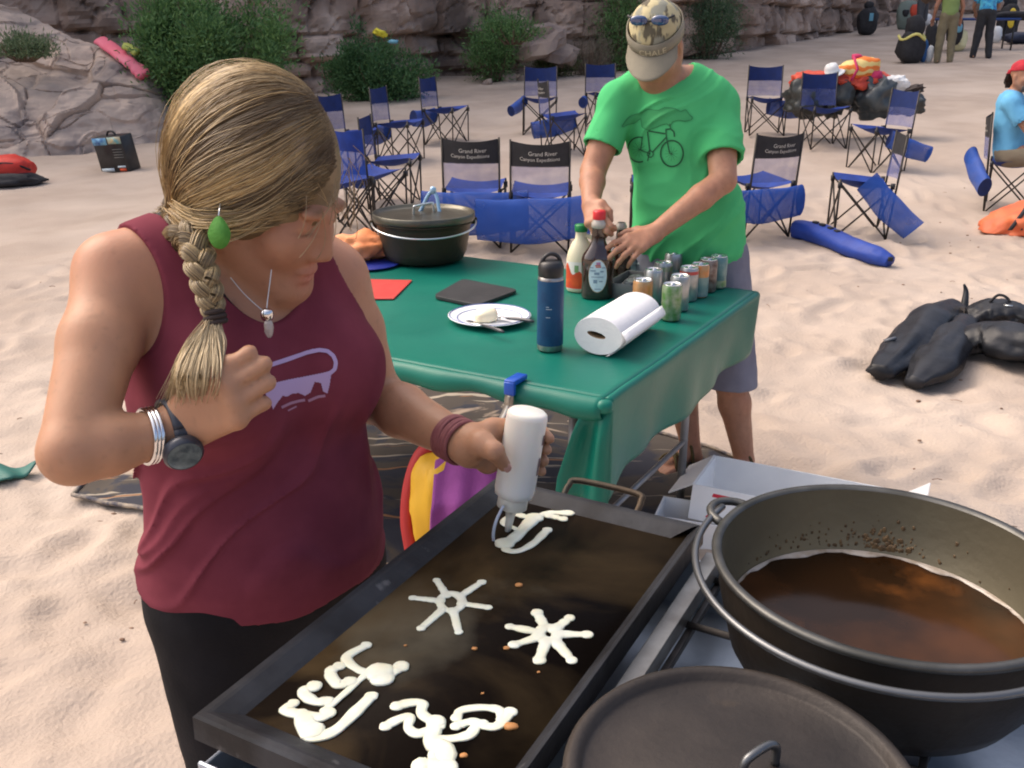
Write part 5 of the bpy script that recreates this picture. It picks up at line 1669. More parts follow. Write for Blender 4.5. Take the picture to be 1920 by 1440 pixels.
# jewellery, watch and bracelets
c0 = W(411, 436, 1.072)
n = 24; a = np.linspace(0, 2 * math.pi, n, endpoint=False)
prof = np.stack([np.cos(a) * .0125 * (1 - .35 * np.clip(np.sin(a), 0, 1)), np.sin(a) * .0185], 1)
R_ = rot_from(unit(O - c0), (1, 0, 0))
ring = c0 + np.stack([prof[:, 0], prof[:, 1], a * 0], 1) @ R_.T
er = MB().add(np.concatenate([ring, ring + R_[:, 2] * .002]), [tuple(range(n))[::-1], tuple(range(n, 2 * n))] + [(i, (i + 1) % n, n + (i + 1) % n, n + i) for i in range(n)])
earring = er.obj('earring', mat('green_leather', (.10, .33, .045), .7, (.07, .26, .03), 120, bump=.3, bscale=700), woman)
MB().tube([c0 + R_[:, 1] * .018, c0 + R_[:, 1] * .03 + np.array([0, .01, 0])], .0008, 6).obj('ear_hook', wire, earring)
pend = W(501, 594, 1.095)
body_tree = bvh(bpy.data.objects['body'].data)
def on_skin(px, py, lift=.002):
    r = Vector(ray(px, py)).normalized(); h, nn, i, d_ = body_tree.ray_cast(Vector(O), r)
    return np.array(h - r * lift) if h else W(px, py, 1.12)
pend = on_skin(501, 590, .010)
chain = [on_skin(*p, .0016) for p in ((432, 520), (455, 548), (478, 570), (496, 584))] + [pend + np.array([0, 0, .008])] + [on_skin(*p, .0016) for p in ((502, 560), (506, 530), (509, 505))]
MB().tube(smooth_path(chain, 50), .0006, 5).obj('necklace_chain', wire, woman)
pn = link('pendant', mesh_from('pendant', *lump(pend, (.0075, .0075, .0085), None, .03, 2, 1, 20, 14)), mat('silver', (.75, .75, .76), .15, metal=1.0), woman)
V, F = lump(pend - Zv * .016 + np.array([.001, -.002, 0]), (.0055, .0055, .011), None, .12, 2, 6, 10, 8)
link('crystal', mesh_from('crystal', V, F, False), mat('crystal', (.70, .62, .56), .08, spec=.9, trans=.4), pn)
fa = unit(elR - wrR)
def ring_around(c, axis, r1, r2, rad, m, name, parent, nn=44):
    a = np.linspace(0, 2 * math.pi, nn, endpoint=False); R_ = rot_from(axis, unit(O - c))
    return MB().tube(c + np.stack([np.cos(a) * r1, np.sin(a) * r2, a * 0], 1) @ R_.T, rad, 10, closed=True).obj(name, m, parent)
bngl = wrR + fa * .024 + np.array([-.0, 0, .0])
for k in range(3): ring_around(bngl + fa * .004 * (k + .6), fa + np.array([.1, 0, .12]), .0305, .0305, .0030, MATS['silver'], 'bangle', woman)
wt = wrR + fa * .002
wa = np.linspace(0, 2 * math.pi, 40, endpoint=False); R_ = rot_from(fa, unit(O - wt))
P = np.stack([wt + np.stack([np.cos(wa) * .0362, np.sin(wa) * .0362, wa * 0 + o], 1) @ R_.T for o in (-.0105, -.005, .005, .0105)])
P = np.concatenate([P, P[:, :1]], 1)
band = MB().grid(P).obj('wristwatch', mat('dark_rubber', (.022, .026, .038), .5, (.035, .04, .055), 30), woman, solid=.004)
fd = unit(unit(O - wt) * .55 - np.cross(fa, unit(O - wt)) * .0 + np.array([.10, 0, -.40]))
fc = wt + fd * .0385
wr_ = rot_from(fd, fa)
MB().lathe([(.0, -.004), (.0215, -.004), (.0225, 0), (.0225, .005), (.0195, .009)], 32, fc, wr_).obj('watch_case', mat('watch_case', (.04, .045, .06), .35, metal=.3), band)
MB().lathe([(.019, .0087), (0, .0087)], 32, fc, wr_).obj('watch_face', mat('watch_glass', (.06, .075, .085), .08, (.16, .19, .19), 90, spec=.8, coat=.5), band)
fl_ = unit(elL - wrL)
for k in range(6):
    ring_around(wrL + fl_ * (.012 + .0052 * k), fl_ + RNG.normal(0, .05, 3), .0325, .0305, .0032, mat('wrap_leather', (.20, .055, .06), .7, (.26, .09, .085), 60), 'wrap_bracelet', woman)
# lilac print on the tank top
tk = bvh(tank_me)
lil = mat('lilac_print', (.46, .34, .56), .75)
ln = [([(503, 686), (540, 674), (575, 661), (598, 656), (614, 658), (625, 667), (630, 679), (628, 692), (620, 699), (606, 703)], 7.5), ([(512, 680), (560, 664), (588, 655)], 3)]
print_lines(tk, ln, 6).obj('shirt_print', lil, woman)
print_area(tk, [(496, 722), (540, 712), (606, 699), (622, 696), (618, 722), (614, 738), (606, 734), (602, 718), (590, 716), (582, 736), (572, 742), (560, 737), (548, 738), (538, 744), (530, 742), (520, 755), (512, 768), (506, 750), (500, 748)], 1.1).obj('shirt_print', lil, woman)
print_lines(tk, [([(528, 764), (545, 756), (560, 752), (572, 750)], 5), ([(578, 752), (596, 744), (610, 742)], 5), ([(540, 770), (556, 762)], 3)], 4).obj('shirt_print', mat('faded_print', (.38, .20, .30), .8), woman)

for tip, prev, nv in ((th[2], th[1], unit(O - th[2]) + np.array([0, 0, .3])), (wrR + dR * .012 + .93 * (dR * .103 + fist_s * .036 - nR * .014), wrR + dR * .012 + .93 * (dR * .074 + fist_s * .044 - nR * .010), fist_s * .8 + nR * .5)):
    d_ = unit(tip - prev); nv = unit(nv - d_ * (nv @ d_)); Rn = np.stack([np.cross(nv, d_), d_, nv], 1)
    V, F = lump(tip + d_ * .001 + nv * .0078, (.0058, .0072, .0016), Rn, 0, 2, 1, 14, 10)
    link('fingernail', mesh_from('fingernail', V, F), mat('nail', (.56, .30, .24), .3), woman)
# the squeeze bottle in her hand (held, so a thing of its own)
bt = thing('squeeze_bottle', 'white plastic squeeze bottle held upside down over the griddle', 'bottle', bB)
Rbt = rot_from(-bax, be1)
Lb = float(np.linalg.norm(bA - bB))
MB().lathe([(0, 0), (.024, 0), (.0275, .003), (BR, .009), (BR, Lb - .012), (.027, Lb - .003), (.0225, Lb)], 44, bA, Rbt).obj('body', mat('milky_plastic', (.80, .80, .76), .35, (.80, .78, .68), 12, sss=.2), bt)
MB().lathe([(.0215, Lb - .001), (.0215, Lb + .016), (.017, Lb + .019), (.008, Lb + .022), (.0062, Lb + .035), (.0042, Lb + .058), (.002, Lb + .058)], 32, bA, Rbt).obj('nozzle_cap', mat('cap_plastic', (.76, .75, .66), .4, sss=.1), bt)
tth = smooth_path([W(944, 948, 1.315), W(931, 975, 1.31), W(925, 1000, 1.315), W(926, 1022, 1.33)], 20)
MB().tube(tth, .0022, 8).obj('tether', mat('tether', (.50, .56, .66), .4, sss=.1), bt)
link('tether_plug', mesh_from('tether_plug', *lump(tth[-1], (.0048, .0048, .0042), None, .05, 2, 2, 14, 10)), MATS['tether'], bt)
mk = MB()
for ph0, h0, hh, ww in ((-28, .085, .014, 14), (-30, .04, .026, 10), (-24, .052, .010, 12)):
    th_ = np.radians(np.linspace(ph0, ph0 + ww, 6))
    mk.grid(np.stack([np.stack([bB + bax * h + (be1 * math.cos(t) + be2 * math.sin(t)) * (BR + .0006) for t in th_]) for h in (h0, h0 + hh)]))
mk.obj('worn_print', mat('worn_print', (.16, .10, .10), .7), bt)
# ============================================================ camp chairs
blue_cl = mat('blue_canvas', (.004, .040, .28), .75, (.003, .028, .20), 12, bump=.1, bscale=300)
navy_cl = mat('navy_canvas', (.006, .024, .13), .8, (.005, .018, .095), 14, bump=.1, bscale=300)
blk_cl = mat('black_canvas', (.016, .016, .019), .8, (.026, .026, .03), 14, bump=.1, bscale=300)
net_bl = mesh_fabric('blue_net', (.012, .075, .38), .24)
net_lt = mesh_fabric('pale_net', (.10, .13, .36), .50)
tube_m = mat('chair_tube', (.020, .018, .018), .45, (.05, .04, .03), 20, metal=.3)
CHW, CHD, SH, BH, FH = .43, .40, .43, .83, .46
def chair_parts():
    w, d = CHW / 2, CHD / 2
    P = {}
    def seat():
        n = 12; s = np.linspace(-1, 1, n); X, Y = np.meshgrid(s, s, indexing='ij')
        Z = SH + .03 * (X ** 2 * (1 - 0 * Y)) - .05 * (1 - X ** 2) * (1 - Y ** 2) + .02 * (-Y)
        return MB().grid(np.stack([X * w, Y * d, Z], -1)).mesh('seat')
    P['seat'] = seat()
    def back(z0, z1, sag, bow=.05):
        n = 12; s = np.linspace(-1, 1, n); t = np.linspace(0, 1, 6)
        X, Tt = np.meshgrid(s, t, indexing='ij')
        Z = z0 + (z1 - z0) * Tt - sag * (1 - X ** 2) * Tt
        Y = d + .02 + .10 * (Z - SH) + bow * (1 - X ** 2)
        return MB().grid(np.stack([X * w, Y, Z], -1))
    P['backrest_band'] = back(BH - .185, BH, .025).mesh('backrest_band')
    P['backrest_net'] = back(SH + .03, BH - .18, .0).mesh('backrest_net')
    legs = []
    def t(a, b, r=.0078): legs.append(MB().tube([a, b], r, 6).mesh('leg'))
    for sx in (-1, 1):
        t((sx * w, -d, 0), (sx * w, d, SH - .02)); t((sx * w, d, 0), (sx * w, -d, SH + .02))
    for sy in (-1, 1):
        t((-w, sy * d, 0), (w, sy * d, SH - .02)); t((w, sy * d * .96, 0), (-w, sy * d * .96, SH - .02))
    for sx in (-1, 1):
        t((sx * w, d, 0), (sx * w, d + .02 + .10 * (BH - SH), BH + .008), .0085)
        t((sx * w, -d, 0), (sx * w, -d, SH + .05), .0085)
    P['leg'] = legs
    hub = MB()
    P['joint'] = [MB().box((sx * w, sy * d, SH), (.03, .03, .045)).mesh('joint') for sx in (-1, 1) for sy in (-1, 1)]
    def bag(L=.54, r=.105):
        n, m = 10, 16; V = []; F = []
        for i, x in enumerate(np.linspace(0, 1, n)):
            rr = r * (1 - .18 * math.sin(x * 9) * .3) * (1 if 0 < i < n - 1 else .96)
            for j in range(m):
                a = j / m * 2 * math.pi
                V.append((-L / 2 + L * x, rr * math.cos(a) * .55, -.02 + rr * math.sin(a) - .02 * math.sin(x * math.pi)))
        for i in range(n - 1):
            for j in range(m): F.append((i * m + j, i * m + (j + 1) % m, (i + 1) * m + (j + 1) % m, (i + 1) * m + j))
        return mesh_from('net_bag', V, F)
    P['net_bag'] = bag()
    e = []
    for x in (-.27, .27):
        V = [(x, 0, -.02)] + [(x, .10 * .55 * math.cos(a), -.02 + .10 * math.sin(a)) for a in np.linspace(0, 6.283, 16, endpoint=False)]
        e.append(mesh_from('bag_end', V, [(0, 1 + j, 1 + (j + 1) % 16) for j in range(16)]))
    P['bag_end'] = e
    return P
CPARTS = chair_parts()
TXT = [text_mesh('Grand River', .042), text_mesh('Canyon Expeditions', .036)]
def text_on_back(i, zc):
    me = TXT[i]; co = np.array([v.co[:] for v in me.vertices])
    w, d = CHW / 2, CHD / 2
    X = -co[:, 0] + (-.02 if i == 0 else .0); Z = zc + co[:, 1] - .020 * (1 - (X / w) ** 2)
    Y = d + .02 + .10 * (Z - SH) + .05 * (1 - (X / w) ** 2) + .004
    return mesh_from('lettering', np.stack([X, Y, Z], 1), [tuple(p.vertices) for p in me.polygons], False)
LTR = [text_on_back(0, BH - .085), text_on_back(1, BH - .125)]
white_pr = mat('white_print', (.55, .53, .48), .7)
CH_FIRST = {}
def build_chair(name, label, group, kind, bagpose):
    t = thing(name, label, 'camp chair', (0, 0, 0), 0, group)
    def part(n, me, m): return link(n, me, m, t, local=True)
    part('seat', CPARTS['seat'], blue_cl)
    b = part('backrest_band', CPARTS['backrest_band'].copy(), blk_cl if kind == 'black' else (blue_cl if kind == 'blue' else navy_cl))
    part('backrest_net', CPARTS['backrest_net'].copy(), net_lt if kind != 'blue' else net_bl)
    for me in CPARTS['leg']: part('leg', me, tube_m)
    for me in CPARTS['joint']: part('joint', me, blk)
    if kind == 'black':
        for me in LTR: link('lettering', me, white_pr, b, local=True)
    if bagpose is not None:
        (x, y, z), rz, ry, sc = bagpose
        bo = part('net_bag', CPARTS['net_bag'], net_bl)
        bo.location = (x, y, z); bo.rotation_euler = (0, ry, rz); bo.scale = (sc, 1, sc)
        for me in CPARTS['bag_end']:
            link('bag_end', me, MATS['blue_net'] if False else navy_cl, bo, local=True)
    return t
for me in [CPARTS['seat'], CPARTS['net_bag']] + CPARTS['leg'] + CPARTS['joint'] + LTR + CPARTS['bag_end']: pass
def link_shared(me, m):
    if not me.materials: me.materials.append(m)
_old_link = link
def link(name, me, m, parent=None, local=False, **k):
    if local and me.materials: m = None
    return _old_link(name, me, m, parent, local, **k) if m is not None else _old_link(name, me, [], parent, local, **k)
CH_GROUP = 'blue camp chairs set round on the sand'
back_bag = ((0, .27, .36), 0, .03, 1.15); side_bag = ((.30, .05, .33), 1.2, .5, .9); left_bag = ((-.28, .16, .36), .6, 0, .9); sag_bag = ((.1, .3, .30), .3, .25, 1.0)
CHAIRS = [((893, 452), (.10, 1), 'black', ((-.03, .27, .33), 0, .02, 1.5), 'black-backed lettered chair seen from behind, left of the neighbouring pair'),
          ((1014, 466), (.08, 1), 'black', ((.05, .27, .31), 0, .05, 1.55), 'black-backed lettered chair seen from behind, right of the pair beside the man'),
          ((1408, 440), (-.38, .92), 'black', ((.10, .29, .33), .05, .0, 1.25), 'black-backed chair partly hidden by the man\'s left arm'),
          ((1605, 430), (-1, .18), 'black', ((.28, .20, .30), 1.25, .75, 1.0), 'black-backed chair facing left behind the rolled blue bag on the sand'),
          ((1012, 252), (-.05, -1), 'navy', ((-.30, .05, .36), 1.1, -.3, .7), 'farther navy chair facing the camera, behind a lettered chair left of the man'),
          ((1056, 290), (1, .25), 'black', ((.25, .05, .33), 1.57, .2, 1.0), 'black-backed lettered chair turned right, left of the man\'s sleeve'),
          ((1134, 240), (.25, -1), 'navy', ((-.32, .0, .36), 1.2, 0, .7), 'navy chair almost hidden behind the man\'s right shoulder'),
          ((1432, 254), (-.08, -1), 'navy', ((.28, .06, .34), .3, .1, 1.0), 'navy chair facing the camera, just right of the man\'s shoulder'),
          ((838, 268), (1, -.45), 'navy', ((-.1, .27, .36), 0, 0, 1.0), 'farthest navy chair of the left cluster, rightmost beneath the bush'),
          ((752, 300), (1, -.35), 'navy', ((-.05, .27, .34), 0, 0, 1.0), 'middle navy chair in the rear row of the left cluster'),
          ((662, 322), (.9, -.45), 'navy', None, 'navy chair beside the woman\'s hair, leftmost of the rear row'),
          ((742, 385), (1, -.12), 'navy', ((0, .28, .3), 0, 0, .9), 'navy chair turned right above the dutch oven, low in the left cluster'),
          ((700, 418), (.62, .75), 'blue', None, 'blue-backed chair seen from behind above the dutch oven'),
          ((640, 440), (.75, .65), 'blue', ((.12, .3, .34), .1, .35, 1.3), 'blue chair with a full net bag, half hidden by the woman\'s face'),
          ((1540, 278), (.1, -1), 'navy', None, 'navy chair in front of the heaped black dry bags'),
          ((1640, 318), (-1, -.30), 'navy', ((.30, .16, .30), 1.3, .35, .85), 'tall navy chair right of the dry bag heap, facing left'),
          ((1892, 388), (.9, -.44), 'black', ((-.08, .30, .36), .35, -.45, .95), 'black-backed chair the man in the red bandana sits on'),
          ((1228, 452), (-1, .12), 'black', ((.1, .28, .34), 0, 0, .9), 'chair hidden behind the man\'s green shirt, seat edge showing at his hand')]
for i, (pix, fd_, kind, bag, lab) in enumerate(CHAIRS):
    p = G(*pix); p[2] = float(sand_height(p[0:1], p[1:2])[0]) - .012
    t = build_chair('camp_chair', lab, CH_GROUP, kind, bag)
    t.location = tuple(p)
    t.rotation_euler = (0, 0, math.atan2(fd_[1], fd_[0]) + math.pi / 2)
    r = np.random.default_rng(i); t.scale = (1, 1, .97 + .05 * r.random())

# ============================================================ gear lying about on the sand
dry = mat('black_drybag', (.009, .010, .013), .45, (.020, .022, .028), 7, 5, bump=.35, bscale=16, spec=.32)
bluebag = mat('blue_bag', (.006, .035, .26), .6, (.01, .05, .32), 8, bump=.25, bscale=30)
def gp_(px, py): 
    p = G(px, py); p[2] = float(sand_height(p[0:1], p[1:2])[0]); return p
def tube_bag(name, label, cat, pix, rads, m, seed=0, zoff=.75, group=None, nseg=64, wr=.19, sq=.60):
    P = [gp_(*p) + np.array([0, 0, r * zoff]) for p, r in zip(pix, rads)]
    C = smooth_path(P, nseg); R_ = np.interp(np.linspace(0, 1, nseg), np.linspace(0, 1, len(rads)), rads)
    tt = np.gradient(C, axis=0); tt /= np.linalg.norm(tt, axis=1)[:, None]
    n = 26; a = np.linspace(0, 2 * math.pi, n, endpoint=False)
    V = []
    for i in range(nseg):
        u = unit(np.cross(tt[i], Zv)); w = np.cross(u, tt[i])
        q = np.stack([np.cos(a), np.sin(a), a * 0 + i * .085], 1)
        rr = R_[i] * (.95 + wr * fbm(q * np.array([1.3, 1.3, .7]), 3, seed) - wr * .9 * np.clip(1 - np.abs(fbm(q * np.array([1.9, 1.9, .5]) + 3, 2, seed + 2)) * 4, 0, 1))
        V.append(C[i] + u * (np.cos(a) * rr)[:, None] + w * (np.sin(a) * rr * sq)[:, None])
    V = np.concatenate(V); gzv = sand_height(V[:, 0], V[:, 1])
    V[:, 2] = np.maximum(V[:, 2], gzv - .02)
    F = [(i * n + j, i * n + (j + 1) % n, (i + 1) * n + (j + 1) % n, (i + 1) * n + j) for i in range(nseg - 1) for j in range(n)]
    F += [tuple(range(n))[::-1], tuple((nseg - 1) * n + j for j in range(n))]
    t = thing(name, label, cat, P[0] * np.array([1, 1, 1]), 0, group)
    link('bag_body', mesh_from('bag_body', V, F), m, t)
    return t, C, R_, tt
t, C, R_, tt = tube_bag('chair_bag', 'rolled blue chair bag lying on the sand, drawstring end to the right', 'bag', [(1492, 445), (1530, 455), (1590, 478), (1640, 494), (1668, 500)], [.085, .098, .088, .085, .055], bluebag, 3, wr=.10, sq=.9)
for k in (14, 18, 22, 25):
    MB().box(C[k] + np.array([0, -.01, R_[k] * .85]), (.05, .03, .02), rot_from(Zv, tt[k])).obj('strap', blk_cl, t, bevel=.004)
MB().box(C[-4] + np.array([0, -.045, .02]), (.035, .02, .03)).obj('cord_lock', blk_cl, t, bevel=.004)
t, C, R_, tt = tube_bag('dry_bag', 'long slack black dry bag with a pointed upright end', 'dry bag', [(1648, 712), (1690, 678), (1738, 632), (1782, 596), (1806, 588)], [.07, .135, .14, .085, .03], dry, 7)
tail = [C[-1], C[-1] + np.array([.02, .05, .10]), C[-1] + np.array([.005, .06, .15])]
mb = MB(); mb.tube(smooth_path(tail, 12), np.linspace(.026, .006, 12), 8); mb.obj('pinched_end', dry, t)
MB().box(C[16] + np.array([-.075, 0, .06]), (.06, .02, .012), rot_from(unit((-.3, 0, 1)))).obj('buckle', mat('grey_buckle', (.10, .11, .13), .4), t)
t, C, R_, tt = tube_bag('dry_bag', 'shorter black dry bag leaning along the pointed one', 'dry bag', [(1712, 722), (1745, 700), (1778, 658), (1804, 618), (1818, 602)], [.05, .115, .12, .08, .03], dry, 9)
t, C, R_, tt = tube_bag('dry_bag', 'fat shiny black dry bag running off the right edge', 'dry bag', [(1790, 665), (1840, 668), (1900, 682), (1960, 694), (2010, 700)], [.09, .14, .15, .15, .10], dry, 11)
t, C, R_, tt = tube_bag('dry_bag', 'crumpled black dry bag with a loop strap behind the shiny one', 'dry bag', [(1812, 610), (1850, 612), (1900, 618), (1950, 628)], [.08, .12, .11, .07], dry, 15, wr=.2)
MB().tube(smooth_path([C[20] + Zv * .06, C[26] + Zv * .10, C[33] + Zv * .09, C[39] + Zv * .04], 20), .008, 6).obj('strap', blk_cl, t)
MB().tube([C[28] + np.array([0, -.05, .055]), C[34] + np.array([0, -.06, .06])], .005, 6).obj('metal_bar', wire, t)
p = gp_(1905, 440)
t = thing('life_jacket', 'orange life jacket with black straps at the right edge', 'life jacket', p)
V, F = lump(p + np.array([.05, .05, .06]), (.30, .22, .15), rot_from(unit((-.25, -.1, 1)), (1, .35, 0)), .18, 2.0, 19, 34, 22, flat=p[2], fold=.05)
link('orange_panel', mesh_from('orange_panel', V, F), mat('orange_nylon', (.70, .17, .06), .6, (.62, .12, .05), 8, bump=.2, bscale=25), t)
for k, (x0, x1) in enumerate(((-.16, .06), (-.06, .16), (.04, .26))):
    MB().grid(np.stack([smooth_path([p + np.array([x0 + e, -.20, .05]), p + np.array([(x0 + x1) / 2 + e, -.13, .17]), p + np.array([x1 + e, .0, .225])], 10) for e in (-.018, .018)])).obj('strap', blk_cl, t, solid=.012)
# left: red and black jacket, black printed box, green cloth
p = gp_(20, 345)
t = thing('life_jacket', 'red and black life jacket lying on sand at the left edge', 'life jacket', p)
V, F = lump(p + np.array([-.02, .08, .15]), (.26, .2, .16), None, .12, 2, 61, 26, 18, flat=p[2]); link('red_panel', mesh_from('red_panel', V, F), mat('red_nylon', (.62, .035, .02), .6, (.5, .03, .02), 9, bump=.15, bscale=25), t)
V, F = lump(p + np.array([.0, -.06, .06]), (.36, .22, .085), None, .2, 2, 62, 26, 16, flat=p[2]); link('black_lining', mesh_from('black_lining', V, F), blk_cl, t)
MB().tube(smooth_path([p + np.array(q) for q in ((-.25, -.10, .20), (-.05, -.11, .24), (.12, -.08, .23), (.24, .0, .16))], 20), .012, 6).obj('strap', blk_cl, t)
p = gp_(228, 318)
t = thing('shopping_bag', 'black printed carrier bag with a pale blue top band, leaning before the rock', 'bag', p)
Rk = rot_from(unit((-.12, -.10, 1)), unit((1, -.35, .12)))
def kq(x, y, z): return p + Rk @ np.array([x, y, z])
mb = MB(); w, d_, h_ = .40, .20, .40
mb.box(kq(0, 0, h_ / 2), (w, d_, h_), Rk); mb.obj('bag_body', mat('black_gloss', (.012, .012, .014), .3, (.03, .03, .03), 9), t, bevel=.01)
mb = MB(); mb.box(kq(-.10, -d_ / 2 - .001, h_ - .045), (.195, .006, .075), Rk); mb.box(kq(.105, -d_ / 2 - .001, h_ - .04), (.18, .006, .068), Rk)
for nm, x, z, ww, hh, m in (('top_print', -.10, h_ - .045, .195, .08, mat('sky_print', (.22, .50, .68), .4, (.03, .10, .32), 14)), ('top_print', .105, h_ - .04, .18, .075, mat('sky_print2', (.12, .42, .48), .4, (.55, .45, .25), 16)),
                            ('printed_strip', -.09, .035, .17, .035, MATS['pale_label']), ('printed_strip', .12, .03, .09, .03, MATS['orange_label']), ('printed_strip', .11, .065, .11, .02, MATS['pale_label'])):
    MB().box(kq(x, -d_ / 2 - .003, z), (ww, .004, hh), Rk).obj(nm, m, t)
for z in (.26, .23, .20, .17): MB().box(kq(.11, -d_ / 2 - .003, z), (.13, .003, .008), Rk).obj('text_line', mat('grey_print', (.16, .16, .15), .6), t)
MB().tube([kq(.06 * math.cos(a_), 0, h_ - .01 + .06 * math.sin(a_)) for a_ in np.linspace(0, math.pi, 14)], .012, 6).obj('carry_handle', blk, t)
p = gp_(5, 895)
n = 16; s, r = np.meshgrid(np.linspace(-1, 1, n), np.linspace(-1, 1, n), indexing='ij')
X = p[0] - .05 + s * .14 + .02 * r; Y = p[1] + r * .07
tag(MB().grid(np.stack([X, Y, sand_height(X, Y) + .02 + .015 * np.sin(s * 5 + r * 3)], -1)).obj('green_cloth', mat('sea_green', (.02, .13, .11), .6), None, solid=.006), 'crumpled dark green cloth on the sand at the left edge', 'cloth')
# pink and lime gear drying on the rock slab
ot = bvh(OUT_ME)
def on_rock(px, py):
    h, nn, i, d = ot.ray_cast(Vector(O), Vector(ray(px, py)).normalized()); return np.array(h) if h else W(px, py, 13)
def strip_bag(name, label, cat, pix, wd, th, m, wr=.12, seed=2):
    P = smooth_path([on_rock(*q) for q in pix], 30); P = P + np.array([0, -.05, .09])
    tt = np.gradient(P, axis=0); tt /= np.linalg.norm(tt, axis=1)[:, None]
    up = unit((.2, -.6, .7)); n = 14; V = []
    for i in range(30):
        u = unit(np.cross(tt[i], up)); a = np.linspace(0, 2 * math.pi, n, endpoint=False)
        k = wd * (1 + wr * math.sin(i * .9) * fbm(np.array([[i * .3, 1, seed]]), 2, 1)[0] * 2)
        V.append(P[i] + u * (np.cos(a) * k)[:, None] + up * (np.sin(a) * th)[:, None])
    F = [(i * n + j, i * n + (j + 1) % n, (i + 1) * n + (j + 1) % n, (i + 1) * n + j) for i in range(29) for j in range(n)] + [tuple(range(n))[::-1], tuple(29 * n + j for j in range(n))]
    return tag(link(name, mesh_from(name, np.concatenate(V), F), m), label, cat)
strip_bag('sleeping_mat', 'long pink rolled mat lying down the rock slab', 'mat', [(192, 88), (215, 104), (240, 124), (262, 142), (276, 155)], .10, .05, mat('pink_nylon', (.78, .13, .20), .5, (.80, .20, .28), 3))
strip_bag('sleeping_mat', 'lime green strip behind the pink mat on the rock slab', 'mat', [(236, 99), (248, 103), (262, 113)], .06, .04, mat('lime', (.42, .48, .10), .6))
q = W(712, 62, 14.6)
V, F = lump(q, (.10, .06, .05), rot_from((.3, 0, 1)), .4, 2.6, 71, 16, 12); tag(link('yellow_cloth', mesh_from('yellow_cloth', V, F), mat('yellow_cl', (.62, .55, .03), .7)), 'bright yellow cloth hung on top of the round bush', 'cloth')
q = W(738, 78, 14.5)
V, F = lump(q, (.08, .05, .03), None, .3, 2.2, 72, 14, 10); tag(link('blue_cloth', mesh_from('blue_cloth', V, F), mat('pale_blue_cl', (.14, .36, .48), .7)), 'small pale blue cloth hung on the round bush', 'cloth')

# the heap of dry bags behind the chairs
hp0 = gp_(1600, 222)
def heap_bag(label, px, py, r, m, seed, name='dry_bag', cat='dry bag', group=None, dz=0.0, dep=None, **k):
    c = W(px, py, dep or 11.6)
    g = gz(c[0], c[1])
    V, F = lump(c, r, rot_from(unit((RNG.normal(0, .1), RNG.normal(0, .1), 1)), unit((1, RNG.normal(0, .25), 0))), .24, 2.6, seed, 36, 24, flat=g + .01, fold=.05, **k)
    return tag(link(name, mesh_from(name, V, F), m), label, cat, group)
dryg = mat('green_black_drybag', (.020, .024, .022), .35, (.045, .05, .048), 6, bump=.3, bscale=12)
heap_bag('black dry bag at the left end of the heap, under the orange jackets', 1516, 186, (.27, .25, .22), dryg, 81)
heap_bag('black dry bag second from left in the heap', 1562, 182, (.20, .25, .22), dryg, 82)
heap_bag('dark grey dry bag in the middle right of the heap', 1640, 184, (.27, .25, .25), mat('grey_drybag', (.035, .045, .052), .35, (.07, .085, .09), 6, bump=.3, bscale=12), 83)
heap_bag('dark dry bag at the right end of the heap, pointed to the right', 1692, 194, (.25, .2, .14), dryg, 84)
orn = mat('orange_red_nylon', (.62, .075, .03), .6, (.50, .05, .03), 9, bump=.2, bscale=25)
heap_bag('orange life jacket on the left end of the bag heap', 1522, 156, (.27, .22, .13), orn, 85, 'life_jacket', 'life jacket')
heap_bag('red life jacket under the white cap on the heap', 1566, 152, (.25, .22, .12), orn, 86, 'life_jacket', 'life jacket')
heap_bag('orange red life jacket under the patterned bag', 1618, 150, (.33, .22, .12), orn, 87, 'life_jacket', 'life jacket')
for px in (1508, 1520, 1533):
    c = W(px, 158, 11.38)
    o = MB().tube([c + np.array([-.01, 0, .08]), c + np.array([.0, -.02, .0]), c + np.array([.02, -.01, -.09])], .016, 6).obj('strap', blk_cl, bpy.data.objects['life_jacket.002'])
def zigzag_mat():
    m, t, b = new_mat('zigzag_cloth'); N, Lk = t.nodes.new, t.links.new
    tc = N('ShaderNodeTexCoord'); wv = N('ShaderNodeTexWave'); wv.inputs['Scale'].default_value = 3.2; wv.bands_direction = 'Z'; wv.inputs['Distortion'].default_value = 5; wv.inputs['Detail Scale'].default_value = 1.6
    Lk(tc.outputs['Object'], wv.inputs['Vector']); r = N('ShaderNodeValToRGB')
    r.color_ramp.elements[0].color = (.75, .58, .22, 1); r.color_ramp.elements[1].color = (.78, .20, .03, 1); r.color_ramp.elements[0].position = .45; r.color_ramp.elements[1].position = .55
    Lk(wv.outputs[0], r.inputs[0]); Lk(r.outputs[0], b.inputs['Base Color']); b.inputs['Roughness'].default_value = .7
    return m
c = W(1608, 132, 11.5)
t = thing('patterned_bag', 'orange and yellow zigzag bag on top of the heap', 'bag', c)
V, F = lump(c, (.26, .16, .15), rot_from(unit((-.2, 0, 1))), .14, 2, 88, 26, 18); link('bag_body', mesh_from('bag_body', V, F), zigzag_mat(), t)
mg = mat('magenta_cloth', (.55, .03, .12), .7)
MB().tube([c + np.array([-.10, -.10, .16]), c + np.array([-.06, -.17, .02]), c + np.array([-.12, -.17, -.11])], .016, 6).obj('trim', mg, t)
V, F = lump(c + np.array([.19, -.06, -.06]), (.09, .08, .07), None, .2, 2, 89, 14, 10); link('side_pocket', mesh_from('side_pocket', V, F), mg, t)
V, F = lump(c + np.array([-.02, 0, .15]), (.07, .05, .04), None, .2, 2, 90, 14, 10); link('top_tie', mesh_from('top_tie', V, F), mg, t)
c = W(1560, 134, 11.4)
t = thing('sun_hat', 'white sun hat lying on the bag heap', 'hat', c)
wcl = mat('white_cloth', (.72, .74, .74), .8)
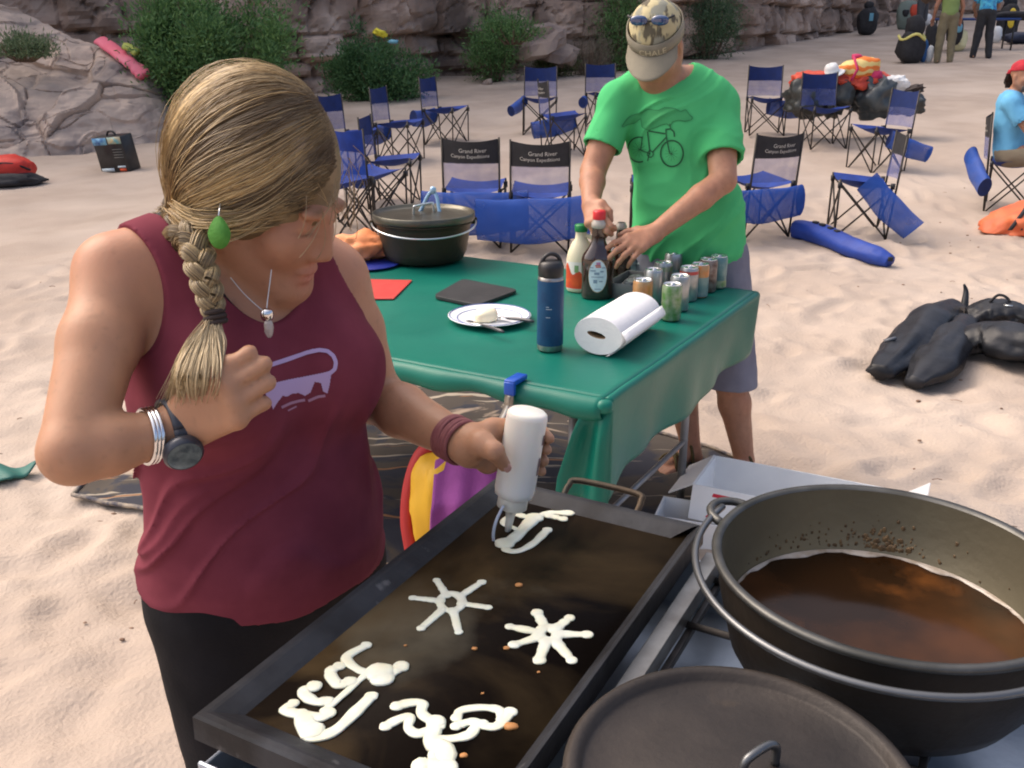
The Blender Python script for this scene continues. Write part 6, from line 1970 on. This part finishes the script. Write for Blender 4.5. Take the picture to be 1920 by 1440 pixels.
Rh_ = rot_from(unit((-.35, -.2, 1)))
MB().lathe([(.15, -.03), (.13, -.02), (.085, 0), (.08, .05), (.06, .085), (0, .095)], 24, c, Rh_).obj('hat_body', wcl, t, solid=.004)
MB().lathe([(.087, .0), (.083, .025)], 24, c, Rh_).obj('hat_band', mat('grey_band', (.30, .33, .33), .8), t)
c = W(1682, 158, 11.5); V, F = lump(c, (.13, .09, .10), None, .25, 2, 91, 18, 12); tag(link('white_bag', mesh_from('white_bag', V, F, False), wcl), 'white plastic bag at the right of the heap', 'bag')
c = W(1706, 170, 11.7); V, F = lump(c, (.15, .06, .05), rot_from(unit((-.3, 0, 1))), .5, 2.6, 92, 18, 12); tag(link('boot', mesh_from('boot', V, F, False), mat('brown_boot', (.05, .035, .03), .7)), 'dark brown shoe sticking out right of the heap', 'shoe')

# far packing area
def far_bag(label, px, py, r, m, seed, name='backpack', cat='bag', zc=None, **k):
    p = gp_(px, py); c = p + np.array([0, 0, r[2] * .92])
    V, F = lump(c, r, None, .14, 2, seed, 20, 16, flat=p[2] - .02, **k)
    t = thing(name, label, cat, p); link('bag_body', mesh_from('bag_body', V, F), m, t); return t, c
t, c = far_bag('black backpack with pale blue patch standing at the cliff foot', 1623, 66, (.30, .22, .42), blk_cl, 101)
MB().box(c + np.array([.03, -.225, .12]), (.12, .02, .22)).obj('patch', MATS['pale_blue_cl'], t, bevel=.02)
V, F = lump(c + np.array([0, 0, .45]), (.14, .12, .12), None, .1, 2, 1, 14, 10); link('rolled_top', mesh_from('rolled_top', V, F), blk_cl, t)
t, c = far_bag('bulging black bag with yellow rim at the left of the packing group', 1703, 117, (.30, .26, .34), blk_cl, 102)
a = np.linspace(math.pi * .95, math.pi * 2.1, 16)
MB().tube(np.stack([np.cos(a) * .27, np.sin(a) * .25, .22 + .06 * np.sin(a * 3)], 1) + c, .030, 7).obj('yellow_rim', mat('pale_yellow', (.72, .66, .20), .6), t)
V, F = lump(c + np.array([.06, .05, .42]), (.20, .16, .26), None, .15, 2, 103, 16, 12); link('open_flap', mesh_from('open_flap', V, F), blk_cl, t)
t, c = far_bag('upright grey and orange pack against the cliff', 1698, 55, (.34, .2, .48), mat('grey_green', (.18, .23, .20), .7), 104)
V, F = lump(c + np.array([.14, -.16, .12]), (.16, .1, .2), None, .2, 2, 105, 14, 10); link('orange_patch', mesh_from('orange_patch', V, F), orn, t)
V, F = lump(c + np.array([-.12, -.17, .05]), (.10, .06, .12), None, .2, 2, 106, 14, 10); link('black_patch', mesh_from('black_patch', V, F), blk_cl, t)
t, c = far_bag('tall blue bottle bag between the black bag and standing man', 1730, 115, (.08, .08, .24), mat('mid_blue', (.015, .11, .32), .5), 107)
t, c = far_bag('small white jug by the standing man\'s left boot', 1741, 115, (.08, .08, .18), wcl, 108, 'jug', 'jug')
t, c = far_bag('black bag beside the standing man\'s knee', 1742, 100, (.16, .14, .36), blk_cl, 109)
t, c = far_bag('pale yellow tub between the two standing people', 1793, 95, (.22, .2, .26), mat('cream', (.76, .72, .42), .6), 110, 'tub', 'tub')
t, c = far_bag('white bag near the bending person\'s knees', 1866, 80, (.14, .12, .22), wcl, 111)
t, c = far_bag('black backpack with yellow oval pocket at the far right', 1884, 75, (.26, .2, .48), blk_cl, 112)
V, F = lump(c + np.array([0, -.19, .10]), (.10, .04, .26), None, .05, 2, 113, 14, 12); link('yellow_pocket', mesh_from('yellow_pocket', V, F), mat('yellow_pocket', (.70, .52, .04), .6), t)
t, c = far_bag('long dark blue bag lying at the far right edge', 1915, 82, (.50, .24, .15), mat('deep_blue', (.012, .02, .05), .6), 114)
t, c = far_bag('white bucket standing behind the packing people', 1733, 48, (.2, .18, .2), wcl, 115, 'bucket', 'bucket')
t, c = far_bag('black bag at the top right corner of beach', 1885, 22, (.42, .3, .34), blk_cl, 116)
p = gp_(1820, 95)
t = thing('packing_table', 'low table loaded with black gear behind the standing pair', 'table', p)
MB().box(p + np.array([.1, .2, .72]), (1.9, .6, .05)).obj('tabletop', mat('table_blue', (.02, .06, .22), .6), t)
for x in (-.75, .95):
    for y in (-.02, .42): MB().tube([p + np.array([x, y, 0]), p + np.array([x, y, .7])], .02, 6).obj('leg', blk, t)
V, F = lump(p + np.array([1.1, .2, .80]), (.8, .25, .10), None, .2, 2, 117, 22, 12)
tag(link('dark_jacket', mesh_from('dark_jacket', V, F), blk_cl), 'black jacket spread over the packing table', 'jacket')
V, F = lump(p + np.array([-.5, -.12, .45]), (.20, .1, .34), None, .12, 2, 118, 16, 12)
t = thing('hanging_bag', 'black bag with light blue patch hanging from the packing table', 'bag', p + np.array([-.5, -.1, .2])); link('bag_body', mesh_from('bag_body', V, F), blk_cl, t)
V, F = lump(p + np.array([-.46, -.22, .52]), (.08, .02, .11), None, .05, 2, 119, 12, 10); link('patch', mesh_from('patch', V, F), MATS['pale_blue_cl'], t)
# ============================================================ the man at the table
mF = unit((-.24, -.97, 0)); mL = np.array([-mF[1], mF[0], 0.0])
AxM = np.stack([mL, mF, Zv], 1)
mP = W(1292, 462, 3.40); mN = W(1258, 148, 3.24)
msp = mN - mP
def TM(l, f, u): return mP + mL * l + mF * f + msp * u
MT = SDF()
MT.ell(TM(0, -.005, .02), (.160, .115, .15), AxM, .05)
MT.ell(TM(0, .005, .25), (.155, .112, .16), AxM, .06)
MT.ell(TM(0, .0, .52), (.152, .108, .17), AxM, .06)
MT.ell(TM(0, .005, .74), (.168, .112, .15), AxM, .06)
MT.ell(TM(0, -.015, .90), (.172, .085, .09), AxM, .05)
msR, meR, mwR = W(1160, 190, 3.25), W(1112, 322, 3.24), W(1108, 384, 3.13)
msL, meL, mwL = W(1348, 196, 3.25), W(1356, 338, 3.15), W(1226, 438, 3.10)
for sh, l in ((msR, -.07), (msL, .07)): MT.cone(TM(l, -.015, .98), sh, .050, .058, .05)
mb_ = MT.copy()
mC = W(1230, 81, 3.13)
mb_.cone(TM(0, -.02, .92), mC - np.array([0, 0, .06]), .064, .060, .03)
max_ = frame((-.33, -.94), math.radians(40)); mR, mFh, mU = max_
mq = head_sdf(mb_, mC, max_, 1.06, True)
arm(mb_, msR, meR, mwR, (.056, .052, .044, .044, .038, .029)); arm(mb_, msL, meL, mwL, (.056, .052, .044, .044, .038, .029))
kR = W(1112, 416, 3.08); dR_ = unit(kR - mwR)
hand_sdf(mb_, mwR, unit(dR_ + np.array([.12, -.35, 0])), unit(np.array([-.5, -.75, .35])), [(35, 75, 55), (38, 78, 55), (40, 78, 55), (42, 76, 50)], [(.035, .036, .0), (.066, .044, -.02), (.088, .034, -.036)], 1.02, sside=(1, 0, .2))
kL = W(1190, 456, 3.06)
hand_sdf(mb_, mwL, unit(kL - mwL), unit(np.array([-.15, -.80, .62])), [(16, 30, 18), (20, 32, 18), (22, 34, 20), (24, 34, 20)], [(.030, .040, -.012), (.056, .056, -.022), (.082, .060, -.026)], 1.06, sside=(-.2, 0, 1), spread=.22)
mhip = [TM(-.09, 0, -.05), TM(.09, 0, -.05)]
mfoot = [gp_(1292, 876), gp_(1392, 890)]
mknee = [mhip[0] * .47 + mfoot[0] * .53 + mF * .02 + mL * .0, mhip[1] * .47 + mfoot[1] * .53 + mF * .02]
legs_sdf(mb_, mhip, mknee, mfoot, mF, (.088, .060, .058, .037))
ftF = unit((-.80, -.60, 0))
for ft_, ff in zip(mfoot, (ftF, unit((-.35, -.93, 0)))):
    mb_.cone(ft_ + Zv * .07, ft_ + Zv * .03 - ff * .03, .037, .030, .015)
    mb_.cone(ft_ + Zv * .06, ft_ + Zv * .038 + ff * .11, .036, .026, .015)
    for k in range(5):
        sd2 = np.cross(ff, Zv) * (k - 2) * .016
        mb_.cone(ft_ + Zv * .035 + ff * .09 + sd2, ft_ + Zv * .022 + ff * (.168 - .006 * abs(k - 1)) + sd2 * 1.1, .014, .0095 if k else .012, .008)
man = thing('person', 'man in a bright green bicycle shirt and visor, busy behind the table', 'person', on_ground(*mP[:2]))
lo, hi = mb_.bounds(.02)
def m_extra(V, c):
    d = np.exp(-((V - mq(0, .06, -.085)) ** 2).sum(1) / .05 ** 2)[:, None]
    c = c * (1 - .45 * d) + np.array([.16, .10, .075]) * .45 * d
    c = c * (1 + .10 * np.clip(fbm(V * np.array([70, 70, 25]), 2, 5), -1, 1)[:, None])
    return c
man_me = sdf_mesh('body', mb_, lo, hi, .0052, 2, skin_cols((.40, .205, .125), (.44, .18, .11), 4, m_extra))
link('body', man_me, m_skin, man)
def sleeve(P, sh, el, frac, r0, r1, fold=None):
    ax_ = el - sh; L = np.linalg.norm(ax_); ax_ = ax_ / L
    t = np.clip(((P - sh) @ ax_) / L, 0, frac)
    v = P - (sh + (t * L)[:, None] * ax_)
    d = np.sqrt((v * v).sum(1)) - (r0 + (r1 - r0) * t / frac)
    cut = (P - sh) @ ax_ - L * frac
    if fold is not None: d = d - fold
    d = np.maximum(d, cut)
    core = np.sqrt(((P - sh - (((P - sh) @ ax_)[:, None] * ax_)) ** 2).sum(1)) - (r1 - .009)
    return np.maximum(d, -np.maximum(core, (L * (frac - .12)) - (P - sh) @ ax_))
def m_folds(P, amp):
    q = P - mP; l = q @ mL; u = q[:, 2]
    a = fbm(np.stack([l * 6 + u * 2.2, u * 5 - l * 2, q @ mF * 5], 1), 3, 9)
    b = 1 - np.abs(fbm(np.stack([l * 5 - u * 3.2, u * 3 + l, u * 0 + 2], 1), 2, 21)) * 2.2
    w = np.where(np.abs(l) > .19, .3, .35 + .65 * np.clip(np.abs(l) / .14, 0, 1)) + .5 * np.clip((mP[2] + .2 - P[:, 2]) / .2, 0, 1)
    c = np.clip(1 - np.abs(fbm(np.stack([(l * .5 + u * .86) * 2.6, (u * .5 - l * .86) * 12 + 1.2 * vnoise(np.stack([l * 5, u * 5, u * 0], 1)), u * 0 + 5], 1), 2, 33)) * 2.6, 0, 1) ** 1.5
    return amp * w * (a * .4 + np.clip(b, 0, 1) ** 2 * .6 + (c - .3) * .7)
Mt = SDF(); Mt.p = list(MT.p)
Mt.ell(TM(0, .0, .12), (.166, .118, .20), AxM, .08)
def shirt_f(P):
    d = Mt(P) - .010
    q = P; m = slice(None)
    dd = d.copy()
    mfd = m_folds(q, .015)
    dd = dd - mfd
    dd = smin(dd, sleeve(q, msR, meR, .66, .060, .068, mfd * .8), .03)
    dd = smin(dd, sleeve(q, msL, meL, .72, .060, .070, mfd * .8), .03)
    nd = q - TM(0, .02, 1.06)
    neck = 1 - np.sqrt(((nd @ mL) / .082) ** 2 + ((nd @ mF) / .082) ** 2 + (nd[:, 2] / .075) ** 2)
    dd = np.maximum(dd, neck * .06)
    dd = np.maximum(dd, (mP[2] - .105 + .006 * np.sin((q @ mL) * 22)) - q[:, 2])
    d[m] = dd
    return d
lo, hi = Mt.bounds(.06); lo[2] = mP[2] - .12
shirt_me = sdf_mesh('t_shirt', shirt_f, lo - .06, hi + .06, .0055, 2)
green_cot = mat('green_cotton', (.085, .48, .18), .9, (.07, .42, .155), 7, bump=.05, bscale=300, spec=.12)
shirt_o = link('t_shirt', shirt_me, green_cot, man)
Sh = SDF(); Sh.p = [MT.p[0], MT.p[1]]
for hp_, kn_ in zip(mhip, mknee): Sh.cone(hp_, kn_ + (kn_ - hp_) * .08 + Zv * .0, .108, .088, .04)
def shorts_f(P):
    d = Sh(P) - .010 - .006 * fbm(P * np.array([14, 14, 6]), 3, 6)
    zk = min(mknee[0][2], mknee[1][2]) - .02
    d = np.maximum(d, zk - P[:, 2]); return np.maximum(d, P[:, 2] - (mP[2] + .06))
lo, hi = Sh.bounds(.03)
link('shorts', sdf_mesh('shorts', shorts_f, lo, hi, .0065, 2), mat('grey_cotton', (.21, .21, .26), .85, (.16, .16, .21), 9, bump=.1, bscale=200), man)
# visor, hair, sunglasses
hM = np.stack([mR, mFh, mU], 1)
hcM = mq(0, -.010, .032)
def mcap(P):
    q = (P - hcM) @ hM; e = np.array([.083, .102, .098]) 
    k0 = np.sqrt(((q / e) ** 2).sum(1)); k1 = np.sqrt(((q / e ** 2) ** 2).sum(1)) + 1e-9
    d = k0 * (k0 - 1) / k1 - .004 * fbm(P * 60, 2, 3)
    return np.maximum(d, np.interp(q[:, 1], [-.1, -.04, .0, .06, .1], [-.075, -.06, -.03, .02, .03]) - q[:, 2])
mh = link('hair', sdf_mesh('hair', mcap, mC - .19, mC + .19, .005, 2, lambda V: np.tile([.14, .11, .075], (len(V), 1)) * (1 + .5 * fbm(V * 45, 2)[:, None])), m_hair, man)
khaki = mat('khaki_cotton', (.26, .235, .175), .85, (.20, .18, .135), 14, bump=.15, bscale=240)
def vis_pt(th, z, grow=0.0): return hcM + hM @ np.array([math.sin(th) * (.088 + grow), math.cos(th) * (.107 + grow), z])
vz0, vz1 = -.006, .038
th = np.linspace(-math.pi, math.pi, 60)
visor = MB().grid(np.stack([np.stack([vis_pt(t, z + .012 * (1 - math.cos(t)) * .0 , g) for t in th]) for z, g in ((vz0, .002), (vz0 + .02, .004), (vz1, .001))])).obj('visor', khaki, man, solid=.004)
tb = np.linspace(-1.08, 1.08, 30); rows = []
for k, f in enumerate(np.linspace(0, 1, 10)):
    row = []
    for t in tb:
        b0 = vis_pt(t, vz0 + .003, .003); L = .082 * math.cos(t * 1.25) ** .55 if abs(t * 1.25) < 1.5 else 0
        row.append(b0 + mFh * L * f - mU * (.028 * f * L / .08 + .012 * (t / 1.08) ** 2 * f) + mR * math.sin(t) * .004 * f)
    rows.append(np.stack(row))
MB().grid(np.stack(rows)).obj('brim', khaki, visor, solid=.004)
me = text_mesh('CHALE', .031); co = np.array([v.co[:] for v in me.vertices])
V = np.array([vis_pt(-(x + .012) / .100, vz0 + .008 + y * .95, .0075) for x, y, z in co])
tree_dir = np.array([vis_pt(-.3, 0)])
if True:
    r_im = vis_pt(.3, .02)[0] - vis_pt(-.3, .02)[0]
    if r_im < 0: pass
    else: V = np.array([vis_pt((x + .012) / .100, vz0 + .008 + y * .95, .0075) for x, y, z in co])
link('lettering', mesh_from('lettering', V, [tuple(p_.vertices) for p_ in me.polygons], False), mat('cream_thread', (.55, .50, .36), .8), visor)
def crown_f(P):
    q = (P - hcM) @ hM; e = np.array([.0885, .107, .108])
    k0 = np.sqrt(((q / e) ** 2).sum(1)); k1 = np.sqrt(((q / e ** 2) ** 2).sum(1)) + 1e-9
    d = k0 * (k0 - 1) / k1 - .0025 * fbm(P * 22, 2, 3)
    return np.maximum(d, .030 - q[:, 2])
link('crown', sdf_mesh('crown', crown_f, mC - .19, mC + .2, .005, 2), mat('camo_cotton', (.46, .40, .23), .85, (.10, .085, .055), 22, 4, .50, .56, c3=(.24, .24, .19), scale3=14, lo3=.5, hi3=.56, stretch=(1.6, 1, .7)), visor)
sg = MB().tube([hcM + hM @ np.array([math.sin(t) * .092, .0 + math.cos(t) * .062, .096]) for t in np.linspace(-.95, .95, 24)], .004, 6).obj('sunglasses', blk, man)
for g in (-1, 1):
    c = hcM + hM @ np.array([g * .034, .062, .098])
    V, F = lump(c, (.028, .009, .016), hM @ np.array(rot_from((0, -.5, 1)).tolist()), .0, 2, 2, 20, 14)
    link('lens', mesh_from('lens', V, F), mat('blue_lens', (.012, .045, .15), .06, spec=.9, coat=.8), sg)
# print on his shirt: an animal draped over a bicycle
stree = bvh(shirt_me)
ink = mat('dark_ink', (.012, .085, .035), .85)
def pz(x, y): return (1140 + x / 9.6, 180 + y / 9.6)
circ = lambda cx, cy, rx, ry, a0=0, a1=360, n=30: [pz(cx + rx * math.cos(math.radians(a)), cy + ry * math.sin(math.radians(a))) for a in np.linspace(a0, a1, n)]
L_ = [(circ(560, 965, 205, 225, -75, -290, 30), 2.6), (circ(1150, 1035, 205, 235), 2.8),
      ([pz(x, y) for x, y in ((730, 630), (1030, 680))], 2.6), ([pz(x, y) for x, y in ((1050, 740), (800, 1010))], 2.4), ([pz(x, y) for x, y in ((710, 640), (750, 1000))], 2.2),
      ([pz(x, y) for x, y in ((1040, 600), (1050, 740), (1110, 1040))], 2.2), ([pz(x, y) for x, y in ((1035, 605), (1130, 590), (1190, 650), (1195, 735))], 2.6),
      ([pz(x, y) for x, y in ((570, 965), (760, 1040))], 1.8), ([pz(x, y) for x, y in ((620, 730), (590, 960))], 1.6), (circ(760, 1045, 55, 60), 2.0), ([pz(x, y) for x, y in ((760, 960), (710, 1170))], 1.8)]
for a in range(0, 360, 30):
    for cx, cy, rx, ry in ((560, 965, 130, 140), (1140, 1040, 120, 130)):
        L_.append(([pz(cx, cy), pz(cx + rx * math.cos(math.radians(a)), cy + ry * math.sin(math.radians(a)))], .45))
print_lines(stree, L_, 2, .003).obj('shirt_print', ink, shirt_o)
animal = [pz(x, y) for x, y in ((250, 545), (330, 430), (420, 350), (600, 300), (720, 235), (900, 260), (1020, 205), (1200, 220), (1300, 280), (1400, 240), (1460, 330), (1530, 390), (1500, 430), (1380, 455), (1260, 430), (1150, 470), (1120, 560), (1060, 500), (960, 520), (820, 580), (720, 620), (610, 560), (590, 400), (480, 490), (350, 520), (260, 570))]
print_area(stree, animal, 1.6, .002).obj('shirt_print', mat('faded_ink', (.045, .32, .11), .85), shirt_o)
print_lines(stree, [(animal + animal[:1], .9), ([pz(1110, 500), pz(1130, 600)], 2.5)], 1, .003).obj('shirt_print', mat('thin_ink', (.02, .14, .05), .85), shirt_o)
# sandals
mt = bvh(man_me)
sand_m = mat('sandal_strap', (.065, .045, .012), .8, (.10, .07, .02), 40)
for ft_, ff in zip(mfoot, (ftF, unit((-.35, -.93, 0)))):
    sd2 = np.cross(ff, Zv)
    n = 30; a = np.linspace(0, 2 * math.pi, n, endpoint=False)
    sole = [ft_ + ff * (.058 + .128 * math.cos(t)) + sd2 * (.043 + .008 * math.cos(t)) * math.sin(t) for t in a]
    zb = ft_[2] - .004
    P = np.array(sole); P[:, 2] = zb
    so = MB().add(np.concatenate([P, P + Zv * .018]), [tuple(range(n))[::-1], tuple(range(n, 2 * n))] + [(i, (i + 1) % n, n + (i + 1) % n, n + i) for i in range(n)]).obj('sandal', mat('sandal_sole', (.02, .018, .016), .8), man)
    for f0, f1, h in ((.12, .06, .062), (.06, .12, .066), (.03, .01, .10), (.085, .085, .068)):
        pts = [ft_ + ff * (f0 + (f1 - f0) * (x + 1) / 2) + sd2 * x * .047 + Zv * (.012 + h * (1 - x * x) ** .5) for x in np.linspace(-1, 1, 14)]
        MB().tube(pts, .0065, 6).obj('strap', sand_m, so)

# ============================================================ the seated man at the right edge and the people packing
def cloth_person(name, label, base, F, pose, skin, mats, h, hat=None, seed=0):
    """pose: joints in body axes (left, forward, up) in metres"""
    F = unit([F[0], F[1], 0]); Lx = np.array([-F[1], F[0], 0.0]); base = np.asarray(base, float)
    def q(p): return base + Lx * p[0] + F * p[1] + Zv * p[2]
    J = {k: q(v) for k, v in pose.items()}
    Ax = np.stack([Lx, F, Zv], 1)
    S = SDF(); Tr = SDF()
    pe, nk = J['pelvis'], J['neck']; sp = nk - pe
    fdir = unit(np.cross(Lx, unit(sp))); 
    if fdir @ F < 0: fdir = -fdir
    A2 = np.stack([Lx, fdir, unit(sp)], 1)
    for u, r in ((.02, (.165, .115, .13)), (.3, (.155, .11, .15)), (.6, (.165, .115, .16)), (.85, (.17, .09, .11))): Tr.ell(pe + sp * u, r, A2, .06)
    S.p = list(Tr.p)
    ax = frame(J['look'] - J['head'] if 'look' in J else F, pose.get('tilt_', (0,))[0]) if False else frame((J['look'] - J['head'])[:2], math.radians(mats.get('tilt', 5)))
    S.cone(nk - sp * .06, J['head'] - ax[2] * .05, .058, .055, .03)
    hq_ = head_sdf(S, J['head'], ax, 1.04, True)
    for sd in 'RL':
        arm(S, J['sh' + sd], J['el' + sd], J['wr' + sd], (.054, .05, .042, .041, .036, .028))
        Tr.cone(nk - sp * .08, J['sh' + sd], .05, .055, .05); S.cone(nk - sp * .08, J['sh' + sd], .05, .055, .05)
        d = unit(J['wr' + sd] - J['el' + sd])
        hand_sdf(S, J['wr' + sd], d, np.cross(d, Lx if abs(d @ Lx) < .8 else F), (25, 35, 25), [(.03, .036, -.01), (.06, .05, -.02), (.085, .045, -.03)])
        legs_sdf(S, [J['hip' + sd]], [J['kn' + sd]], [J['ft' + sd]], F, (.085, .06, .055, .038)); feet_sdf(S, [J['ft' + sd]], F)
    t = thing(name, label, 'person', base)
    lo, hi = S.bounds(.02)
    link('body', sdf_mesh('body', S, lo, hi, h, 1, skin_cols(skin, np.array(skin) * np.array([1.05, .9, .85]), seed)), m_skin, t)
    def sf(P):
        d = Tr(P) - .014
        for sd in 'RL': d = smin(d, sleeve(P, J['sh' + sd], J['el' + sd], mats.get('sleeve', .7), .066, .076), .04)
        d = d - .008 * fbm(P * 9, 3, seed)
        d = np.maximum(d, -((P - (nk + fdir * .02)) @ unit(sp) * 0 + np.sqrt(((P - nk - unit(sp) * .03 - fdir * .02) ** 2).sum(1)) - .085) * -1 * -1) if False else d
        nd = np.sqrt(((P - nk - unit(sp) * .04) ** 2).sum(1))
        d = np.maximum(d, .088 - nd)
        return np.maximum(d, -((P - pe) @ unit(sp)) - mats.get('hem', .06))
    lo, hi = Tr.bounds(.12)
    link('shirt', sdf_mesh('shirt', sf, lo - .1, hi + .1, h, 1), mats['shirt'], t)
    Lg = SDF(); Lg.ell(pe, (.168, .12, .13), A2, .05)
    for sd in 'RL':
        a, b, c = J['hip' + sd], J['kn' + sd], J['ft' + sd] + Zv * .04
        Lg.cone(a, b, .10, .078, .04)
        if mats.get('long'): Lg.cone(b, c, .078, .062, .03)
    def lf(P):
        d = Lg(P) - .008 - .007 * fbm(P * 8, 3, seed + 2)
        return np.maximum(d, (P - pe) @ unit(sp) - .03)
    lo, hi = Lg.bounds(.03)
    link('trousers', sdf_mesh('trousers', lf, lo, hi, h, 1), mats['pants'], t)
    return t, J, ax, hq_
# seated man
sb_ = gp_(1874, 388)
SPOSE = dict(pelvis=(0, .0, .50), neck=(0, -.06, .98), head=(0, .0, 1.135), look=(-1.3, 1.5, 1.13),
             shR=(-.18, -.04, .92), shL=(.18, -.04, .92), elR=(-.24, .14, .70), elL=(.23, .12, .68), wrR=(-.12, .34, .78), wrL=(.1, .34, .74),
             hipR=(-.09, .03, .48), hipL=(.09, .03, .48), knR=(-.12, .42, .50), knL=(.12, .42, .50), ftR=(-.13, .50, .02), ftL=(.13, .50, .02))
t, J, ax, hq2 = cloth_person('person', 'man in a pale blue t-shirt and red bandana sitting on a camp chair', sb_, (.86, -.50), SPOSE, (.34, .18, .115), dict(shirt=mat('sky_cotton', (.13, .42, .68), .85, (.11, .37, .62), 6), pants=mat('tan_shorts', (.2, .17, .12), .85), tilt=2), .0085, seed=5)
H2 = np.stack(ax, 1); hc2 = hq2(0, -.012, .034)
def band_f(P):
    q = (P - hc2) @ H2; e = np.array([.085, .106, .100])
    k0 = np.sqrt(((q / e) ** 2).sum(1)); k1 = np.sqrt(((q / e ** 2) ** 2).sum(1)) + 1e-9
    d = k0 * (k0 - 1) / k1 - .003 * fbm(P * 30, 2, 3)
    return np.maximum(d, .006 + .12 * q[:, 1] - q[:, 2])
bd = link('bandana', sdf_mesh('bandana', band_f, hc2 - .16, hc2 + .16, .006, 1), mat('red_cotton', (.48, .012, .03), .8, (.36, .01, .025), 30), t)
V, F = lump(hq2(0, -.125, .0), (.035, .03, .04), None, .3, 2.4, 6, 14, 10); link('knot', mesh_from('knot', V, F), MATS['red_cotton'], bd)
def beard_f(P):
    q = (P - hq2(0, .058, -.082)) @ H2; e = np.array([.050, .050, .045])
    k0 = np.sqrt(((q / e) ** 2).sum(1)); d = (k0 - 1) * .045 - .006 * fbm(P * 55, 2, 3)
    m = (P - hq2(0, .092, -.055)) @ H2; k2 = np.sqrt(((m / np.array([.034, .016, .012])) ** 2).sum(1))
    d = np.minimum(d, (k2 - 1) * .012)
    lips = (P - hq2(0, .10, -.0725)) @ H2; k3 = np.sqrt(((lips / np.array([.02, .02, .006])) ** 2).sum(1))
    return np.maximum(d, -(k3 - 1) * .006)
link('beard', sdf_mesh('beard', beard_f, hc2 - .2, hc2 + .16, .005, 1), mat('grey_beard', (.16, .145, .13), .8, (.06, .05, .045), 60, bump=.5, bscale=150), t)
for g in (-1, 1):
    MB().lathe([(.0085, 0), (.006, .003), (0, .0045)], 12, hq2(g * .031, .086, -.002), rot_from(ax[1])).obj('eye', mat('eye_dark', (.05, .035, .025), .15), t)
    MB().tube([hq2(g * .015, .095, .018), hq2(g * .03, .092, .023), hq2(g * .045, .08, .018)], .0045, 6).obj('eyebrow', MATS['grey_beard'], t)
rg = np.random.default_rng(3)
paths = [smooth_path([hq2(rg.uniform(-.075, .075), -.075 - .03 * rg.random(), .01), hq2(rg.uniform(-.07, .07), -.10 - .02 * rg.random(), -.05), hq2(rg.uniform(-.07, .07), -.095, -.10)], 6) for i in range(240)]
link('hair', strands(paths, .003, np.tile([.045, .035, .03], (240, 6, 1)), 'hair'), m_hair, t)
# people packing far back
def standing(lean=0.0, arms='down', feet=.13):
    l = lean
    p = dict(pelvis=(0, 0, .98), neck=(0, l, 1.48 - l * .35), head=(0, l * 1.25 + .02, 1.63 - l * .5), look=(0, 3, 1.0),
             shR=(-.19, l * .95, 1.42 - l * .32), shL=(.19, l * .95, 1.42 - l * .32), hipR=(-.09, 0, .93), hipL=(.09, 0, .93),
             knR=(-.12, .03, .50), knL=(.12, .03, .50), ftR=(-feet, -.02, .01), ftL=(feet, .0, .01))
    if arms == 'down': p.update(elR=(-.27, l * .7 + .02, 1.14), elL=(.27, l * .7 + .02, 1.14), wrR=(-.28, l * .7 + .10, .90), wrL=(.28, l * .7 + .10, .90))
    else: p.update(elR=(-.25, l + .10, 1.12 - l * .3), elL=(.25, l + .10, 1.12 - l * .3), wrR=(-.16, l + .30, .95), wrL=(.16, l + .30, .95))
    return p
b = gp_(1768, 116)
cloth_person('person', 'person in olive green shirt and khaki trousers seen from behind, packing', b, (.15, 1), standing(.10), (.40, .2, .13), dict(shirt=mat('olive_cotton', (.20, .28, .09), .85), pants=mat('khaki_trousers', (.21, .18, .11), .85, (.17, .145, .09), 6), long=True, sleeve=.25), .014, seed=7)
b = gp_(1838, 108)
cloth_person('person', 'person in blue floral shirt and dark trousers standing by packing table', b, (.25, 1), standing(.12, 'fwd', .16), (.36, .19, .12), dict(shirt=mat('floral_blue', (.03, .32, .62), .8, (.10, .52, .72), 9, 3, .45, .55, c3=(.02, .10, .35), scale3=12), pants=mat('dark_trousers', (.025, .027, .032), .8), long=True, sleeve=.7), .014, seed=9)
b = gp_(1722, 70)
cloth_person('person', 'bare-armed person bending over the gear by the cliff', b, (.6, -.8), standing(.42, 'fwd'), (.26, .12, .075), dict(shirt=mat('brown_cotton', (.14, .09, .06), .85), pants=mat('blue_grey_trousers', (.07, .075, .085), .85), long=False, sleeve=.3, tilt=30), .016, seed=11)
